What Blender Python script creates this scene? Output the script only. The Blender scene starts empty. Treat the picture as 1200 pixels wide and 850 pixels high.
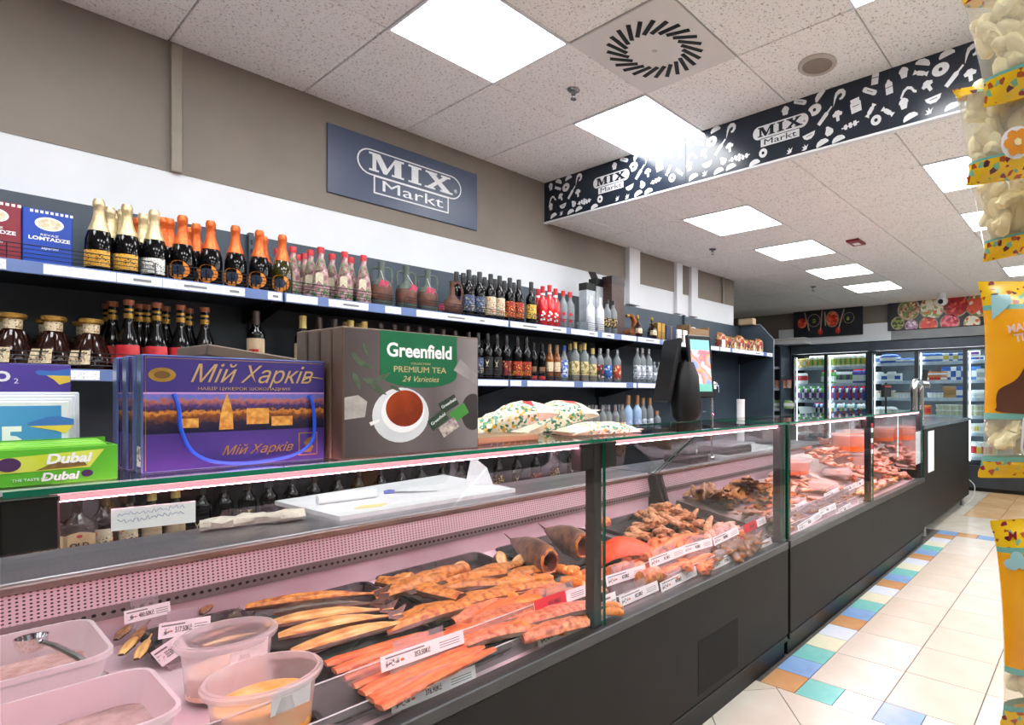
import bpy, bmesh, math, random
from mathutils import Vector, Matrix

random.seed(11)
scene = bpy.context.scene
col = scene.collection
PI = math.pi

# ---------------------------------------------------------------- camera
FPX, CX, HZ, YAW, CH = 674.21, 775.77, 462.06, 0.6526, 1.38
cam_data = bpy.data.cameras.new('camera')
cam = bpy.data.objects.new('camera', cam_data); col.objects.link(cam)
cam.location = (0, 0, CH); cam.rotation_euler = (PI/2, 0, YAW)
cam_data.sensor_width = 36.0; cam_data.sensor_fit = 'HORIZONTAL'
cam_data.lens = FPX/1200*36.0
cam_data.shift_x = (600-CX)/1200.0
cam_data.shift_y = (HZ-425)/1200.0
cam_data.clip_start = 0.02; cam_data.clip_end = 60
scene.camera = cam

# ---------------------------------------------------------------- world and exposure
world = bpy.data.worlds.new('shop_world'); scene.world = world
world.use_nodes = True
world.node_tree.nodes['Background'].inputs[0].default_value = (0.9, 0.95, 1.0, 1)
world.node_tree.nodes['Background'].inputs[1].default_value = 0.25
scene.view_settings.view_transform = 'Standard'
scene.view_settings.look = 'None'
scene.view_settings.exposure = 0.42
scene.view_settings.gamma = 1.0
scene.view_settings.use_curve_mapping = False
LAMP = 14.0            # radiance of the ceiling light panels
CASE_LAMP = 95.0      # radiance of the slim lamps inside the counter

# ---------------------------------------------------------------- the photograph's rays, for measuring places on real planes
_c, _s = math.cos(YAW), math.sin(YAW)
def ray(u, v):
    a = (u-CX)/FPX
    return (a*_c-_s, a*_s+_c, (HZ-v)/FPX)
def onz(u, v, z):
    x, y, w = ray(u, v); t = (z-CH)/w
    return Vector((x*t, y*t, z))
def onx(u, v, X):
    x, y, w = ray(u, v); t = X/x
    return Vector((X, y*t, w*t+CH))
def ony(u, v, Y):
    x, y, w = ray(u, v); t = Y/y
    return Vector((x*t, Y, w*t+CH))
def yat(u, X): return onx(u, 400, X).y
def zat(v, u, X): return onx(u, v, X).z

# ---------------------------------------------------------------- helpers
def hexc(h):
    h = h.lstrip('#')
    o = []
    for i in (0, 2, 4):
        c = int(h[i:i+2], 16)/255
        o.append(c/12.92 if c <= 0.04045 else ((c+0.055)/1.055)**2.4)
    return (*o, 1)

MATS = {}
def new_mat(name):
    m = bpy.data.materials.new(name); m.use_nodes = True
    nt = m.node_tree
    return m, nt, nt.nodes['Principled BSDF']

def mat(name, c, rough=0.5, metal=0.0, c2=None, scale=20, bump=0.0, bscale=None, spec=None, trans=None, coat=0, thr=None, detail=4, stretch=None):
    if name in MATS: return MATS[name]
    m, nt, b = new_mat(name)
    N, L = nt.nodes, nt.links
    b.inputs['Roughness'].default_value = rough
    b.inputs['Metallic'].default_value = metal
    if spec is not None: b.inputs['Specular IOR Level'].default_value = spec
    if coat: b.inputs['Coat Weight'].default_value = coat; b.inputs['Coat Roughness'].default_value = 0.08
    b.inputs['Base Color'].default_value = hexc(c)
    tc = N.new('ShaderNodeTexCoord')
    mp = N.new('ShaderNodeMapping'); L.new(tc.outputs['Object'], mp.inputs[0])
    if stretch: mp.inputs['Scale'].default_value = stretch
    if c2 is not None:
        nz = N.new('ShaderNodeTexNoise'); nz.inputs['Scale'].default_value = scale; nz.inputs['Detail'].default_value = detail
        L.new(mp.outputs[0], nz.inputs['Vector'])
        rp = N.new('ShaderNodeValToRGB')
        lo, hi = thr or (0.35, 0.65)
        rp.color_ramp.elements[0].position = lo; rp.color_ramp.elements[0].color = hexc(c)
        rp.color_ramp.elements[1].position = hi; rp.color_ramp.elements[1].color = hexc(c2)
        L.new(nz.outputs['Fac'], rp.inputs[0]); L.new(rp.outputs[0], b.inputs['Base Color'])
    if bump:
        nz2 = N.new('ShaderNodeTexNoise'); nz2.inputs['Scale'].default_value = bscale or scale*3; nz2.inputs['Detail'].default_value = 5
        L.new(mp.outputs[0], nz2.inputs['Vector'])
        bp = N.new('ShaderNodeBump'); bp.inputs['Strength'].default_value = bump; bp.inputs['Distance'].default_value = 0.01
        L.new(nz2.outputs['Fac'], bp.inputs['Height']); L.new(bp.outputs[0], b.inputs['Normal'])
    if trans: b.inputs['Transmission Weight'].default_value = trans
    MATS[name] = m
    return m

def emis(name, c, s):
    if name in MATS: return MATS[name]
    m, nt, b = new_mat(name)
    b.inputs['Base Color'].default_value = hexc(c)
    b.inputs['Emission Color'].default_value = hexc(c); b.inputs['Emission Strength'].default_value = s
    MATS[name] = m; return m

def pane(name, c='#ffffff', clear=0.9, rough=0.0, ior=1.45, haze=0.0):
    """thin clear sheet: straight-through transmission plus a Fresnel reflection"""
    if name in MATS: return MATS[name]
    m, nt, b = new_mat(name)
    N, L = nt.nodes, nt.links
    N.remove(b)
    out = [n for n in N if n.type == 'OUTPUT_MATERIAL'][0]
    tr = N.new('ShaderNodeBsdfTransparent'); tr.inputs[0].default_value = tuple(x*clear for x in hexc(c)[:3])+(1,)
    gl = N.new('ShaderNodeBsdfGlossy'); gl.inputs['Roughness'].default_value = rough
    fr = N.new('ShaderNodeFresnel'); fr.inputs[0].default_value = ior
    ge = N.new('ShaderNodeNewGeometry'); inv = N.new('ShaderNodeMath'); inv.operation = 'SUBTRACT'; inv.inputs[0].default_value = 1.0
    L.new(ge.outputs['Backfacing'], inv.inputs[1])
    ml = N.new('ShaderNodeMath'); ml.operation = 'MULTIPLY'; L.new(fr.outputs[0], ml.inputs[0]); L.new(inv.outputs[0], ml.inputs[1])
    mx = N.new('ShaderNodeMixShader')
    L.new(ml.outputs[0], mx.inputs[0]); L.new(tr.outputs[0], mx.inputs[1]); L.new(gl.outputs[0], mx.inputs[2])
    last = mx.outputs[0]
    if haze:
        df = N.new('ShaderNodeBsdfDiffuse'); df.inputs[0].default_value = hexc(c)
        m3 = N.new('ShaderNodeMixShader'); m3.inputs[0].default_value = haze
        L.new(last, m3.inputs[1]); L.new(df.outputs[0], m3.inputs[2]); last = m3.outputs[0]
    L.new(last, out.inputs[0])
    MATS[name] = m; return m

def plastic(name, c, clear=0.45, rough=0.3):
    """cloudy translucent plastic"""
    if name in MATS: return MATS[name]
    m, nt, b = new_mat(name)
    N, L = nt.nodes, nt.links
    b.inputs['Base Color'].default_value = hexc(c); b.inputs['Roughness'].default_value = rough
    out = [n for n in N if n.type == 'OUTPUT_MATERIAL'][0]
    tl = N.new('ShaderNodeBsdfTranslucent'); tl.inputs[0].default_value = hexc(c)
    tr = N.new('ShaderNodeBsdfTransparent')
    m1 = N.new('ShaderNodeMixShader'); m1.inputs[0].default_value = 0.45
    L.new(b.outputs[0], m1.inputs[1]); L.new(tl.outputs[0], m1.inputs[2])
    m2 = N.new('ShaderNodeMixShader'); m2.inputs[0].default_value = clear
    L.new(m1.outputs[0], m2.inputs[1]); L.new(tr.outputs[0], m2.inputs[2])
    L.new(m2.outputs[0], out.inputs[0])
    MATS[name] = m; return m

def ramp_mat(name, stops, axis='Z', rough=0.35, noise=0.0, nscale=30, const=False, lo=0.0, hi=1.0):
    """flat print in bands along one local axis (metres lo..hi), with optional wobble"""
    if name in MATS: return MATS[name]
    m, nt, b = new_mat(name)
    N, L = nt.nodes, nt.links
    b.inputs['Roughness'].default_value = rough
    tc = N.new('ShaderNodeTexCoord'); sp = N.new('ShaderNodeSeparateXYZ'); L.new(tc.outputs['Object'], sp.inputs[0])
    mr = N.new('ShaderNodeMapRange'); mr.inputs[1].default_value = lo; mr.inputs[2].default_value = hi
    L.new(sp.outputs[axis], mr.inputs[0])
    src = mr.outputs[0]
    if noise:
        nz = N.new('ShaderNodeTexNoise'); nz.inputs['Scale'].default_value = nscale; nz.inputs['Detail'].default_value = 5
        L.new(tc.outputs['Object'], nz.inputs['Vector'])
        ma = N.new('ShaderNodeMath'); ma.operation = 'MULTIPLY_ADD'; ma.inputs[1].default_value = noise
        L.new(nz.outputs['Fac'], ma.inputs[0])
        sb = N.new('ShaderNodeMath'); sb.operation = 'SUBTRACT'; sb.inputs[1].default_value = noise*0.5
        L.new(src, sb.inputs[0]); L.new(sb.outputs[0], ma.inputs[2]); src = ma.outputs[0]
    rp = N.new('ShaderNodeValToRGB')
    if const: rp.color_ramp.interpolation = 'CONSTANT'
    e = rp.color_ramp.elements
    while len(e) < len(stops): e.new(0.5)
    for k, (p, c) in enumerate(stops):
        e[k].position = p; e[k].color = hexc(c)
    L.new(src, rp.inputs[0]); L.new(rp.outputs[0], b.inputs['Base Color'])
    MATS[name] = m; return m

def print_mat(name, base, inks, scale=60, rough=0.4, amount=0.5):
    """paper or foil with irregular multi-coloured print"""
    if name in MATS: return MATS[name]
    m, nt, b = new_mat(name)
    N, L = nt.nodes, nt.links
    b.inputs['Roughness'].default_value = rough
    tc = N.new('ShaderNodeTexCoord')
    vo = N.new('ShaderNodeTexVoronoi'); vo.inputs['Scale'].default_value = scale; L.new(tc.outputs['Object'], vo.inputs['Vector'])
    sp = N.new('ShaderNodeSeparateColor'); L.new(vo.outputs['Color'], sp.inputs[0])
    rp = N.new('ShaderNodeValToRGB'); rp.color_ramp.interpolation = 'CONSTANT'
    e = rp.color_ramp.elements
    n = len(inks)
    while len(e) < n+1: e.new(0.5)
    e[0].position = 0; e[0].color = hexc(base)
    for k, c in enumerate(inks):
        e[k+1].position = (1-amount)+amount*k/n; e[k+1].color = hexc(c)
    L.new(sp.outputs[0], rp.inputs[0]); L.new(rp.outputs[0], b.inputs['Base Color'])
    MATS[name] = m; return m

class MB:
    def __init__(s): s.v = []; s.f = []; s.m = []
    def add(s, vs, fs, mi=0):
        n = len(s.v); s.v += [tuple(p) for p in vs]
        for f in fs: s.f.append(tuple(i+n for i in f)); s.m.append(mi)
        return s
    def box(s, a, b, mi=0):
        x0, y0, z0 = (min(a[i], b[i]) for i in range(3)); x1, y1, z1 = (max(a[i], b[i]) for i in range(3))
        return s.add([(x0,y0,z0),(x1,y0,z0),(x1,y1,z0),(x0,y1,z0),(x0,y0,z1),(x1,y0,z1),(x1,y1,z1),(x0,y1,z1)],
              [(0,3,2,1),(4,5,6,7),(0,1,5,4),(1,2,6,5),(2,3,7,6),(3,0,4,7)], mi)
    def cbox(s, a, b, r=0.004, mi=0):
        """box with chamfered edges"""
        lo = [min(a[i], b[i]) for i in range(3)]; hi = [max(a[i], b[i]) for i in range(3)]
        bm = bmesh.new()
        for ix in (0, 1):
            for iy in (0, 1):
                for iz in (0, 1):
                    p = [hi[0] if ix else lo[0], hi[1] if iy else lo[1], hi[2] if iz else lo[2]]
                    g = [-1 if ix else 1, -1 if iy else 1, -1 if iz else 1]
                    for k in range(3):
                        q = list(p)
                        for j in range(3):
                            if j != k: q[j] += g[j]*r
                        bm.verts.new(q)
        bmesh.ops.convex_hull(bm, input=bm.verts)
        bmesh.ops.dissolve_limit(bm, angle_limit=0.02, verts=bm.verts, edges=bm.edges)
        bm.verts.index_update()
        s.add([v.co[:] for v in bm.verts], [[v.index for v in f.verts] for f in bm.faces], mi)
        bm.free(); return s
    def lathe(s, prof, n=14, c=(0,0,0), mi=0, a0=0.0, a1=None, squash=1.0):
        full = a1 is None
        a1 = 2*PI if full else a1
        k = n if full else n+1
        vs, fs = [], []
        for (r, z) in prof:
            for i in range(k):
                a = a0+(a1-a0)*i/n
                vs.append((c[0]+r*math.cos(a), c[1]+r*squash*math.sin(a), c[2]+z))
        for j in range(len(prof)-1):
            for i in range(n):
                i2 = (i+1) % k if full else i+1
                fs.append((j*k+i, j*k+i2, (j+1)*k+i2, (j+1)*k+i))
        return s.add(vs, fs, mi)
    def tube(s, pts, r=0.005, n=6, mi=0, closed=False):
        pts = [Vector(p) for p in pts]; m = len(pts)
        vs, fs = [], []
        up = None
        for i, p in enumerate(pts):
            if closed: d = pts[(i+1) % m]-pts[i-1]
            else: d = pts[min(i+1, m-1)]-pts[max(i-1, 0)]
            d.normalize()
            if up is None: up = Vector((0,0,1)) if abs(d.z) < 0.9 else Vector((1,0,0))
            a = d.cross(up); a.normalize(); b2 = a.cross(d); b2.normalize(); up = b2
            rr = r[i] if isinstance(r, (list, tuple)) else r
            for k in range(n):
                t = 2*PI*k/n
                vs.append(p+a*math.cos(t)*rr+b2*math.sin(t)*rr)
        for i in range(m if closed else m-1):
            j = (i+1) % m
            for k in range(n):
                fs.append((i*n+k, i*n+(k+1) % n, j*n+(k+1) % n, j*n+k))
        if not closed:
            fs.append(tuple(range(n))[::-1]); fs.append(tuple((m-1)*n+k for k in range(n)))
        return s.add(vs, fs, mi)
    def prism(s, pts, o, ax, ay, th, mi=0):
        """outline pts (2-D) in the frame o, ax, ay, given a thickness along ax x ay"""
        o, ax, ay = Vector(o), Vector(ax), Vector(ay)
        nrm = ax.cross(ay).normalized()*th
        n = len(pts)
        area = sum(pts[i][0]*pts[(i+1) % n][1]-pts[(i+1) % n][0]*pts[i][1] for i in range(n))
        if area < 0: pts = pts[::-1]
        lo = [o+ax*p[0]+ay*p[1] for p in pts]; hi = [q+nrm for q in lo]
        fs = [tuple(range(n))[::-1], tuple(range(n, 2*n))]+[(i, (i+1) % n, n+(i+1) % n, n+i) for i in range(n)]
        return s.add(lo+hi, fs, mi)
    def loft(s, rings, mi=0, cap=True, mfun=None):
        n = len(rings[0]); base = len(s.v)
        for r in rings: s.v += [tuple(p) for p in r]
        for j in range(len(rings)-1):
            for i in range(n):
                s.f.append((base+j*n+i, base+j*n+(i+1) % n, base+(j+1)*n+(i+1) % n, base+(j+1)*n+i))
                s.m.append(mfun(j, i) if mfun else mi)
        if cap:
            s.f.append(tuple(base+i for i in range(n))[::-1]); s.m.append(mfun(0, 0) if mfun else mi)
            e = base+(len(rings)-1)*n
            s.f.append(tuple(e+i for i in range(n))); s.m.append(mfun(len(rings)-2, 0) if mfun else mi)
        return s
    def mesh(s, name, mats, smooth=False):
        me = bpy.data.meshes.new(name)
        me.from_pydata(s.v, [], s.f)
        mats = mats if isinstance(mats, (list, tuple)) else [mats]
        for m in mats: me.materials.append(m)
        if len(mats) > 1: me.polygons.foreach_set('material_index', s.m)
        bm = bmesh.new(); bm.from_mesh(me); bmesh.ops.recalc_face_normals(bm, faces=bm.faces); bm.to_mesh(me); bm.free()
        if smooth:
            me.shade_smooth(); me.set_sharp_from_angle(angle=math.radians(42))
        me.update(); return me
    def build(s, name, mats, parent=None, smooth=False, loc=(0,0,0)):
        return link(name, s.mesh(name, mats, smooth), parent, loc)

def link(name, me, parent=None, loc=(0,0,0), rot=(0,0,0), scale=None):
    o = bpy.data.objects.new(name, me); col.objects.link(o)
    o.location = loc; o.rotation_euler = rot
    if scale is not None: o.scale = scale
    if parent is not None: o.parent = parent
    return o
def tag(o, label=None, cat=None, group=None, kind=None):
    if label: o['label'] = label
    if cat: o['category'] = cat
    if group: o['group'] = group
    if kind: o['kind'] = kind
    return o
def thing(name, label, cat, loc=(0,0,0), rotz=0.0, group=None, rot=None):
    o = bpy.data.objects.new(name, None); col.objects.link(o)
    o.empty_display_size = 0.05
    o.location = loc; o.rotation_euler = rot if rot is not None else (0, 0, rotz)
    return tag(o, label, cat, group)
def struct(o): o['kind'] = 'structure'; return o
def dup(root, loc, rotz=None, label=None, group=None, scale=None, rot=None):
    r = root.copy(); col.objects.link(r); r.location = loc
    if rotz is not None: r.rotation_euler = (0, 0, rotz)
    if rot is not None: r.rotation_euler = rot
    if scale is not None: r.scale = scale if isinstance(scale, (tuple, list)) else (scale,)*3
    if label: r['label'] = label
    if group: r['group'] = group
    for ch in KIDS(root):
        c = ch.copy(); col.objects.link(c); c.parent = r
        for g in KIDS(ch):
            d = g.copy(); col.objects.link(d); d.parent = c
    return r
def KIDS(o): return list(o.children)

class Proto:
    """first use places the source itself, later uses place copies"""
    def __init__(s, root): s.root = root; s.used = False
    def put(s, loc, rotz=0.0, label=None, group=None, scale=None, rot=None):
        if s.used: return dup(s.root, loc, rotz, label, group, scale, rot)
        s.used = True; r = s.root; r.location = loc
        r.rotation_euler = rot if rot is not None else (0, 0, rotz)
        if scale is not None: r.scale = scale if isinstance(scale, (tuple, list)) else (scale,)*3
        if label: r['label'] = label
        if group: r['group'] = group
        return r
    def drop(s):
        if not s.used:
            for c in list(s.root.children_recursive): bpy.data.objects.remove(c)
            bpy.data.objects.remove(s.root)

_txt = {}
def text_mesh(body, size, m, align='CENTER', shear=0.0, sx=1.0, bold=0.0, extrude=0.0004):
    key = (body, size, m.name, align, shear, sx, bold)
    if key in _txt: return _txt[key]
    cu = bpy.data.curves.new('lettering', 'FONT'); cu.body = body; cu.size = size
    cu.align_x = align; cu.align_y = 'CENTER'; cu.shear = shear; cu.extrude = extrude; cu.offset = bold; cu.resolution_u = 3
    o = bpy.data.objects.new('tmp_text', cu)
    me = bpy.data.meshes.new_from_object(o)
    for v in me.vertices: v.co.x *= sx
    me.materials.clear(); me.materials.append(m); me.name = 'lettering'
    bpy.data.objects.remove(o); bpy.data.curves.remove(cu)
    _txt[key] = me
    return me
FX = (PI/2, 0, PI/2)      # lettering on a face that looks along +X
FY = (PI/2, 0, 0)         # lettering on a face that looks along -Y
def lettering(body, size, m, parent, loc, rot=FX, **k):
    return link('lettering', text_mesh(body, size, m, **k), parent, loc, rot)
ORD = ['first','second','third','fourth','fifth','sixth','seventh','eighth','ninth','tenth','eleventh','twelfth','thirteenth','fourteenth','fifteenth','sixteenth','seventeenth','eighteenth','nineteenth','twentieth']
def circ(r, n=16, sx=1.0, sy=1.0, a0=0.0): return [(r*sx*math.cos(a0+2*PI*i/n), r*sy*math.sin(a0+2*PI*i/n)) for i in range(n)]

# ================================================================ materials
WHITE = mat('white_paint', '#e3e7ec', 0.55, c2='#dde2e7', scale=3)
BROWN = mat('taupe_paint', '#7c746a', 0.6, c2='#82796f', scale=4, bump=0.05, bscale=60)
DARK = mat('charcoal_panel', '#1e1d1c', 0.55, c2='#222120', scale=6, spec=.25)
BLACK = mat('black_powder_coat', '#121314', 0.4, c2='#161718', scale=12, spec=.3)
NAVY = mat('slate_blue_shelf_steel', '#384653', 0.45, c2='#3d4b58', scale=8)
NIGHT = mat('dark_shelf_back', '#1d242b', 0.5, c2='#20282f', scale=9)
STEEL = mat('brushed_steel', '#b9bcc0', 0.3, 0.9, c2='#a9acb0', scale=8, stretch=(1, 0.05, 1), bump=0.03, bscale=200)
CHROME = mat('chrome', '#dfe3e6', 0.07, 1.0)
ALU = mat('dark_anodised_rail', '#4c4e50', 0.35, 0.6, c2='#525456', scale=10)
RAILW = mat('white_price_rail', '#e9edf2', 0.35, c2='#e2e7ee', scale=9)
RAILB = mat('blue_price_rail', '#5f76a8', 0.4, c2='#667db0', scale=9)
PAPER = mat('white_paper', '#f4f6f8', 0.6, c2='#eceff2', scale=20)
INK = mat('black_ink', '#22252a', 0.6)
INKG = mat('grey_ink', '#777c82', 0.6)
INKW = mat('white_ink', '#f2f4f6', 0.5)
GOLD = mat('gold_foil', '#d3ab55', 0.3, 0.8, c2='#c0954a', scale=40)
RED = mat('red_plastic', '#c8202c', 0.35, c2='#b81c28', scale=10)
WIRE = mat('dark_wire', '#30343a', 0.35, 0.7)
GLASS = pane('clear_glass', '#fbfcfc', 0.98)
GEDGE = mat('green_glass_edge', '#0e5b45', 0.12, c2='#147a5c', scale=3)
LINER = mat('pink_lit_case_liner', '#e8d5dc', 0.28, 0.25, c2='#e0c8d2', scale=7, bump=0.02)  # white metal, with the pink of the case lamps mixed into its colour
BLACKTRAY = mat('black_tray_plastic', '#1b1a1d', 0.25, c2='#222024', scale=15)

def tile_mat():
    m, nt, b = new_mat('fissured_ceiling_board')
    N, L = nt.nodes, nt.links
    b.inputs['Roughness'].default_value = 0.9
    tc = N.new('ShaderNodeTexCoord'); gp = N.new('ShaderNodeNewGeometry')
    v = N.new('ShaderNodeTexNoise'); v.inputs['Scale'].default_value = 95; v.inputs['Detail'].default_value = 2; v.inputs['Distortion'].default_value = 0.8
    L.new(gp.outputs['Position'], v.inputs['Vector'])
    rp = N.new('ShaderNodeValToRGB')
    e = rp.color_ramp.elements
    e[0].position = 0.33; e[0].color = hexc('#b2aea9'); e[1].position = 0.42; e[1].color = hexc('#eff0ef')
    L.new(v.outputs['Fac'], rp.inputs[0]); L.new(rp.outputs[0], b.inputs['Base Color'])
    bp = N.new('ShaderNodeBump'); bp.inputs['Strength'].default_value = 0.5; bp.inputs['Distance'].default_value = 0.004
    L.new(rp.outputs[0], bp.inputs['Height']); L.new(bp.outputs[0], b.inputs['Normal'])
    MATS['ceil'] = m; return m
CEIL = tile_mat()
GRIDM = mat('ceiling_grid_grey', '#c9c7c4', 0.6)
LIGHTP = emis('ceiling_panel_diffuser', '#fbfdff', LAMP)
CASELED = emis('pink_case_lamp', '#ffa8ba', CASE_LAMP)
COOL = emis('cooler_lamp', '#f4f9ff', 8.0)

# ================================================================ the room
H1, H2, YB = 3.107, 2.785, 3.17
XW = -3.63
XR, YN, YF, XL = 3.6, -3.4, 9.75, -7.2
wl = struct(MB().box((XW-0.15, YN, 0), (XW, 6.21, 2.47)).build('wall_left', WHITE))
MB().box((XW-0.15, YN, 2.47), (XW+0.004, 6.214, H1+0.2)).build('taupe_band', BROWN, wl)
struct(MB().box((XL, YF, 0), (XR, YF+0.15, H1+0.2)).build('wall_far', WHITE))
struct(MB().box((XR, YN, 0), (XR+0.15, YF, H1+0.2)).build('wall_right', BROWN))
struct(MB().box((XL, YN-0.15, 0), (XR, YN, H1+0.2)).build('wall_near', BROWN))
struct(MB().box((XL-0.15, YN, 0), (XL, YF, H1+0.2)).build('wall_alcove', BROWN))
# wall posts and strips
struct(MB().cbox((XW-0.01, 0.775, 2.47), (XW+0.03, 0.818, H1-0.012), 0.003).build('trim_1', mat('taupe_strip', '#8a8275', 0.55, c2='#91897b', scale=12)))
for k, (y0, y1, dx) in enumerate(((4.165, 4.325, 0.06), (4.955, 5.06, 0.045), (5.23, 5.355, 0.045))):
    struct(MB().cbox((XW-0.01, y0, 2.24), (XW+dx, y1, H2), 0.004).build('trim_%d' % (k+2), WHITE))
struct(MB().tube([(XW+0.02, 5.93, 2.47), (XW+0.02, 5.93, H2)], 0.012, 8).build('trim_5', mat('taupe_strip', '#8a8275'), smooth=True))

# ceiling: slab above, boards below it
ce = struct(MB().box((XW-0.02, YN, H1+0.02), (XR, YB, H1+0.08)).box((XL, YB+0.03, H2+0.02), (XR, YF, H2+0.08)).build('ceiling', GRIDM))
GX0, GY0 = -2.0818, 1.3705
front_lights = {(-1, 0), (-1, 2), (2, 1), (2, -1), (-1, -2), (2, -3), (-1, -4), (5, 1), (5, -2), (8, 1), (8, -2)}
rear_lights = set()
for i in (-1, 2, 5, 8):
    for j in (4, 6, 8, 10): rear_lights.add((i, j))
VENT = (0, 1)
board = MB().cbox((0.003, 0.003, 0), (0.597, 0.597, 0.02), 0.003).mesh('board', CEIL)
thin = {}
def place_board(x0, y0, x1, y1, z):
    if x1-x0 > 0.59 and y1-y0 > 0.59: link('ceiling_board', board, ce, (x0, y0, z)); return
    if x1-x0 < 0.03 or y1-y0 < 0.03: return
    MB().cbox((0.003, 0.003, 0), (x1-x0-0.003, y1-y0-0.003, 0.02), 0.003).build('ceiling_board', CEIL, ce, loc=(x0, y0, z))
lightp_mesh = MB().cbox((0.012, 0.012, -0.004), (0.588, 0.588, 0.02), 0.002).mesh('diffuser', LIGHTP)
lframe_mesh = MB().box((0.0, 0.0, -0.006), (0.6, 0.012, 0.02)).box((0.0, 0.588, -0.006), (0.6, 0.6, 0.02)).box((0.0, 0.012, -0.006), (0.012, 0.588, 0.02)).box((0.588, 0.012, -0.006), (0.6, 0.588, 0.02)).mesh('frame', WHITE)
light_labels = {('f', -1, 0): 'square ceiling light panel nearest the camera, above the counter and left of the round vent',
 ('f', -1, 2): 'square ceiling light panel touching the dark patterned banner',
 ('f', 2, 1): 'square ceiling light panel mostly cut off at the top edge, right of the round vent'}
def ceiling_light(i, j, z, label):
    t = thing('ceiling_light', label, 'ceiling light', (GX0+0.6*i, GY0+0.6*j, z), group='square ceiling light panels')
    link('diffuser', lightp_mesh, t); link('frame', lframe_mesh, t)
for i in range(-3, 10):
    for j in range(-8, 3):
        x0, y0 = GX0+0.6*i, GY0+0.6*j
        if (i, j) in front_lights:
            ceiling_light(i, j, H1, light_labels.get(('f', i, j), 'square ceiling light panel behind the camera, outside the picture')); continue
        if (i, j) == VENT: continue
        x0c, x1c = max(x0, XW+0.002), min(x0+0.6, XR); y0c, y1c = max(y0, YN), min(y0+0.6, YB)
        if x1c > x0c and y1c > y0c: place_board(x0c, y0c, x1c, y1c, H1)
rl = {(-1,4):'square ceiling light panel just behind the patterned banner, first of the row along the wall', (-1,6):'square ceiling light panel second from the banner in the row along the wall',
 (-1,8):'square ceiling light panel third from the banner in the row along the wall', (-1,10):'square ceiling light panel farthest from the banner in the row along the wall',
 (2,4):'square ceiling light panel partly behind the second hanging snack bag', (2,6):'square ceiling light panel partly behind the third hanging snack bag', (2,8):'square ceiling light panel hidden behind hanging snack bags', (2,10):'small square ceiling light panel at the right edge above the orange snack bag'}
for i in range(-9, 10):
    for j in range(3, 14):
        x0, y0 = GX0+0.6*i, GY0+0.6*j
        if (i, j) in rear_lights:
            ceiling_light(i, j, H2, rl.get((i, j), 'square ceiling light panel beyond the right edge of the picture')); continue
        x0c, x1c = max(x0, XL), min(x0+0.6, XR); y0c, y1c = max(y0, YB), min(y0+0.6, YF)
        if x0c < XW-0.15 and x1c > XW and y0c < 6.2: x0c = XW if y0c < 6.0 else x0c
        if x1c <= XW+0.01 and y1c < 6.3: continue
        if x1c > x0c and y1c > y0c: place_board(x0c, y0c, x1c, y1c, H2)
# the lower ceiling left of the end of the wall is lit by its own panels
for (x, y) in ((-5.68, 7.37),):
    pass

# round vent
vt = thing('ceiling_vent', 'square white ceiling vent with a ring of black radial slots', 'vent', (GX0+0.3, GY0+0.9, H1))
MB().cbox((-0.298, -0.298, -0.006), (0.298, 0.298, 0.01), 0.003).build('plate', mat('vent_plate', '#d6d6d4', 0.5, c2='#dadad8', scale=5), vt)
slot = MB().box((-0.011, 0.128, -0.0085), (0.011, 0.245, -0.004)).mesh('slot', BLACK)
for k in range(24):
    a = 2*PI*k/24
    o = link('slot', slot, vt)
    o.matrix_local = Matrix.Rotation(a, 4, 'Z') @ Matrix.Translation((0, 0.19, 0)) @ Matrix.Rotation(0.55, 4, 'Z') @ Matrix.Translation((0, -0.19, 0))
MB().lathe([(0.0, -0.009), (0.012, -0.009), (0.014, -0.006)], 12).build('screw', GRIDM, vt)
# ceiling loudspeaker
sp = thing('ceiling_speaker', 'round flush ceiling speaker with brown grille', 'speaker', (-1.183, 2.885, H1))
MB().lathe([(0.098, 0.0), (0.1, -0.006), (0.092, -0.014), (0.078, -0.012), (0.076, -0.008)], 28).build('ring', mat('speaker_ring', '#b3ada6', 0.5, c2='#bab4ad', scale=9), sp, True)
MB().lathe([(0.0, -0.012), (0.04, -0.011), (0.077, -0.008)], 28).build('grille', mat('speaker_grille', '#8d857d', 0.7, c2='#7d756d', scale=400), sp, True)
# sprinklers
spr = thing('sprinkler', 'chrome sprinkler head on the ceiling beside the light panel by the banner', 'sprinkler', (-2.379, 2.286, H1))
MB().lathe([(0.036, 0.0), (0.036, -0.004), (0.03, -0.01), (0.014, -0.014), (0.012, -0.03)], 16).build('rosette', mat('dull_chrome', '#9a9c9e', 0.25, 0.9, c2='#8a8c8e', scale=20), spr, True)
MB().tube([(-0.01, 0, -0.03), (-0.012, 0, -0.042), (0, 0, -0.052)], 0.0025).tube([(0.01, 0, -0.03), (0.012, 0, -0.042), (0, 0, -0.052)], 0.0025).build('yoke', MATS['dull_chrome'], spr, True)
MB().lathe([(0.0, -0.056), (0.017, -0.056), (0.017, -0.052), (0, -0.051)], 12).build('deflector', MATS['dull_chrome'], spr, True)
dup(spr, (-2.994, 4.723, H2), 0, 'small sprinkler head on the lower ceiling near the white wall posts')
dup(spr, (-2.994, 7.17, H2), 0, 'small sprinkler head on the lower ceiling far back near the end of the wall')
# red call point sign plate on the ceiling
rs = thing('ceiling_sign', 'small dark red plate fixed to the lower ceiling', 'sign', (-1.796, 5.286, H2))
MB().cbox((-0.06, -0.1, -0.02), (0.06, 0.1, 0.0), 0.004).build('plate', mat('dark_red', '#8e1f2a', 0.4, c2='#7e1a25', scale=20), rs)
MB().prism([(-0.03, -0.06), (0.03, -0.06), (0.03, 0.02), (-0.03, 0.02)], (0, 0, -0.0205), (1, 0, 0), (0, -1, 0), 0.0008).build('print', INKW, rs)
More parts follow.
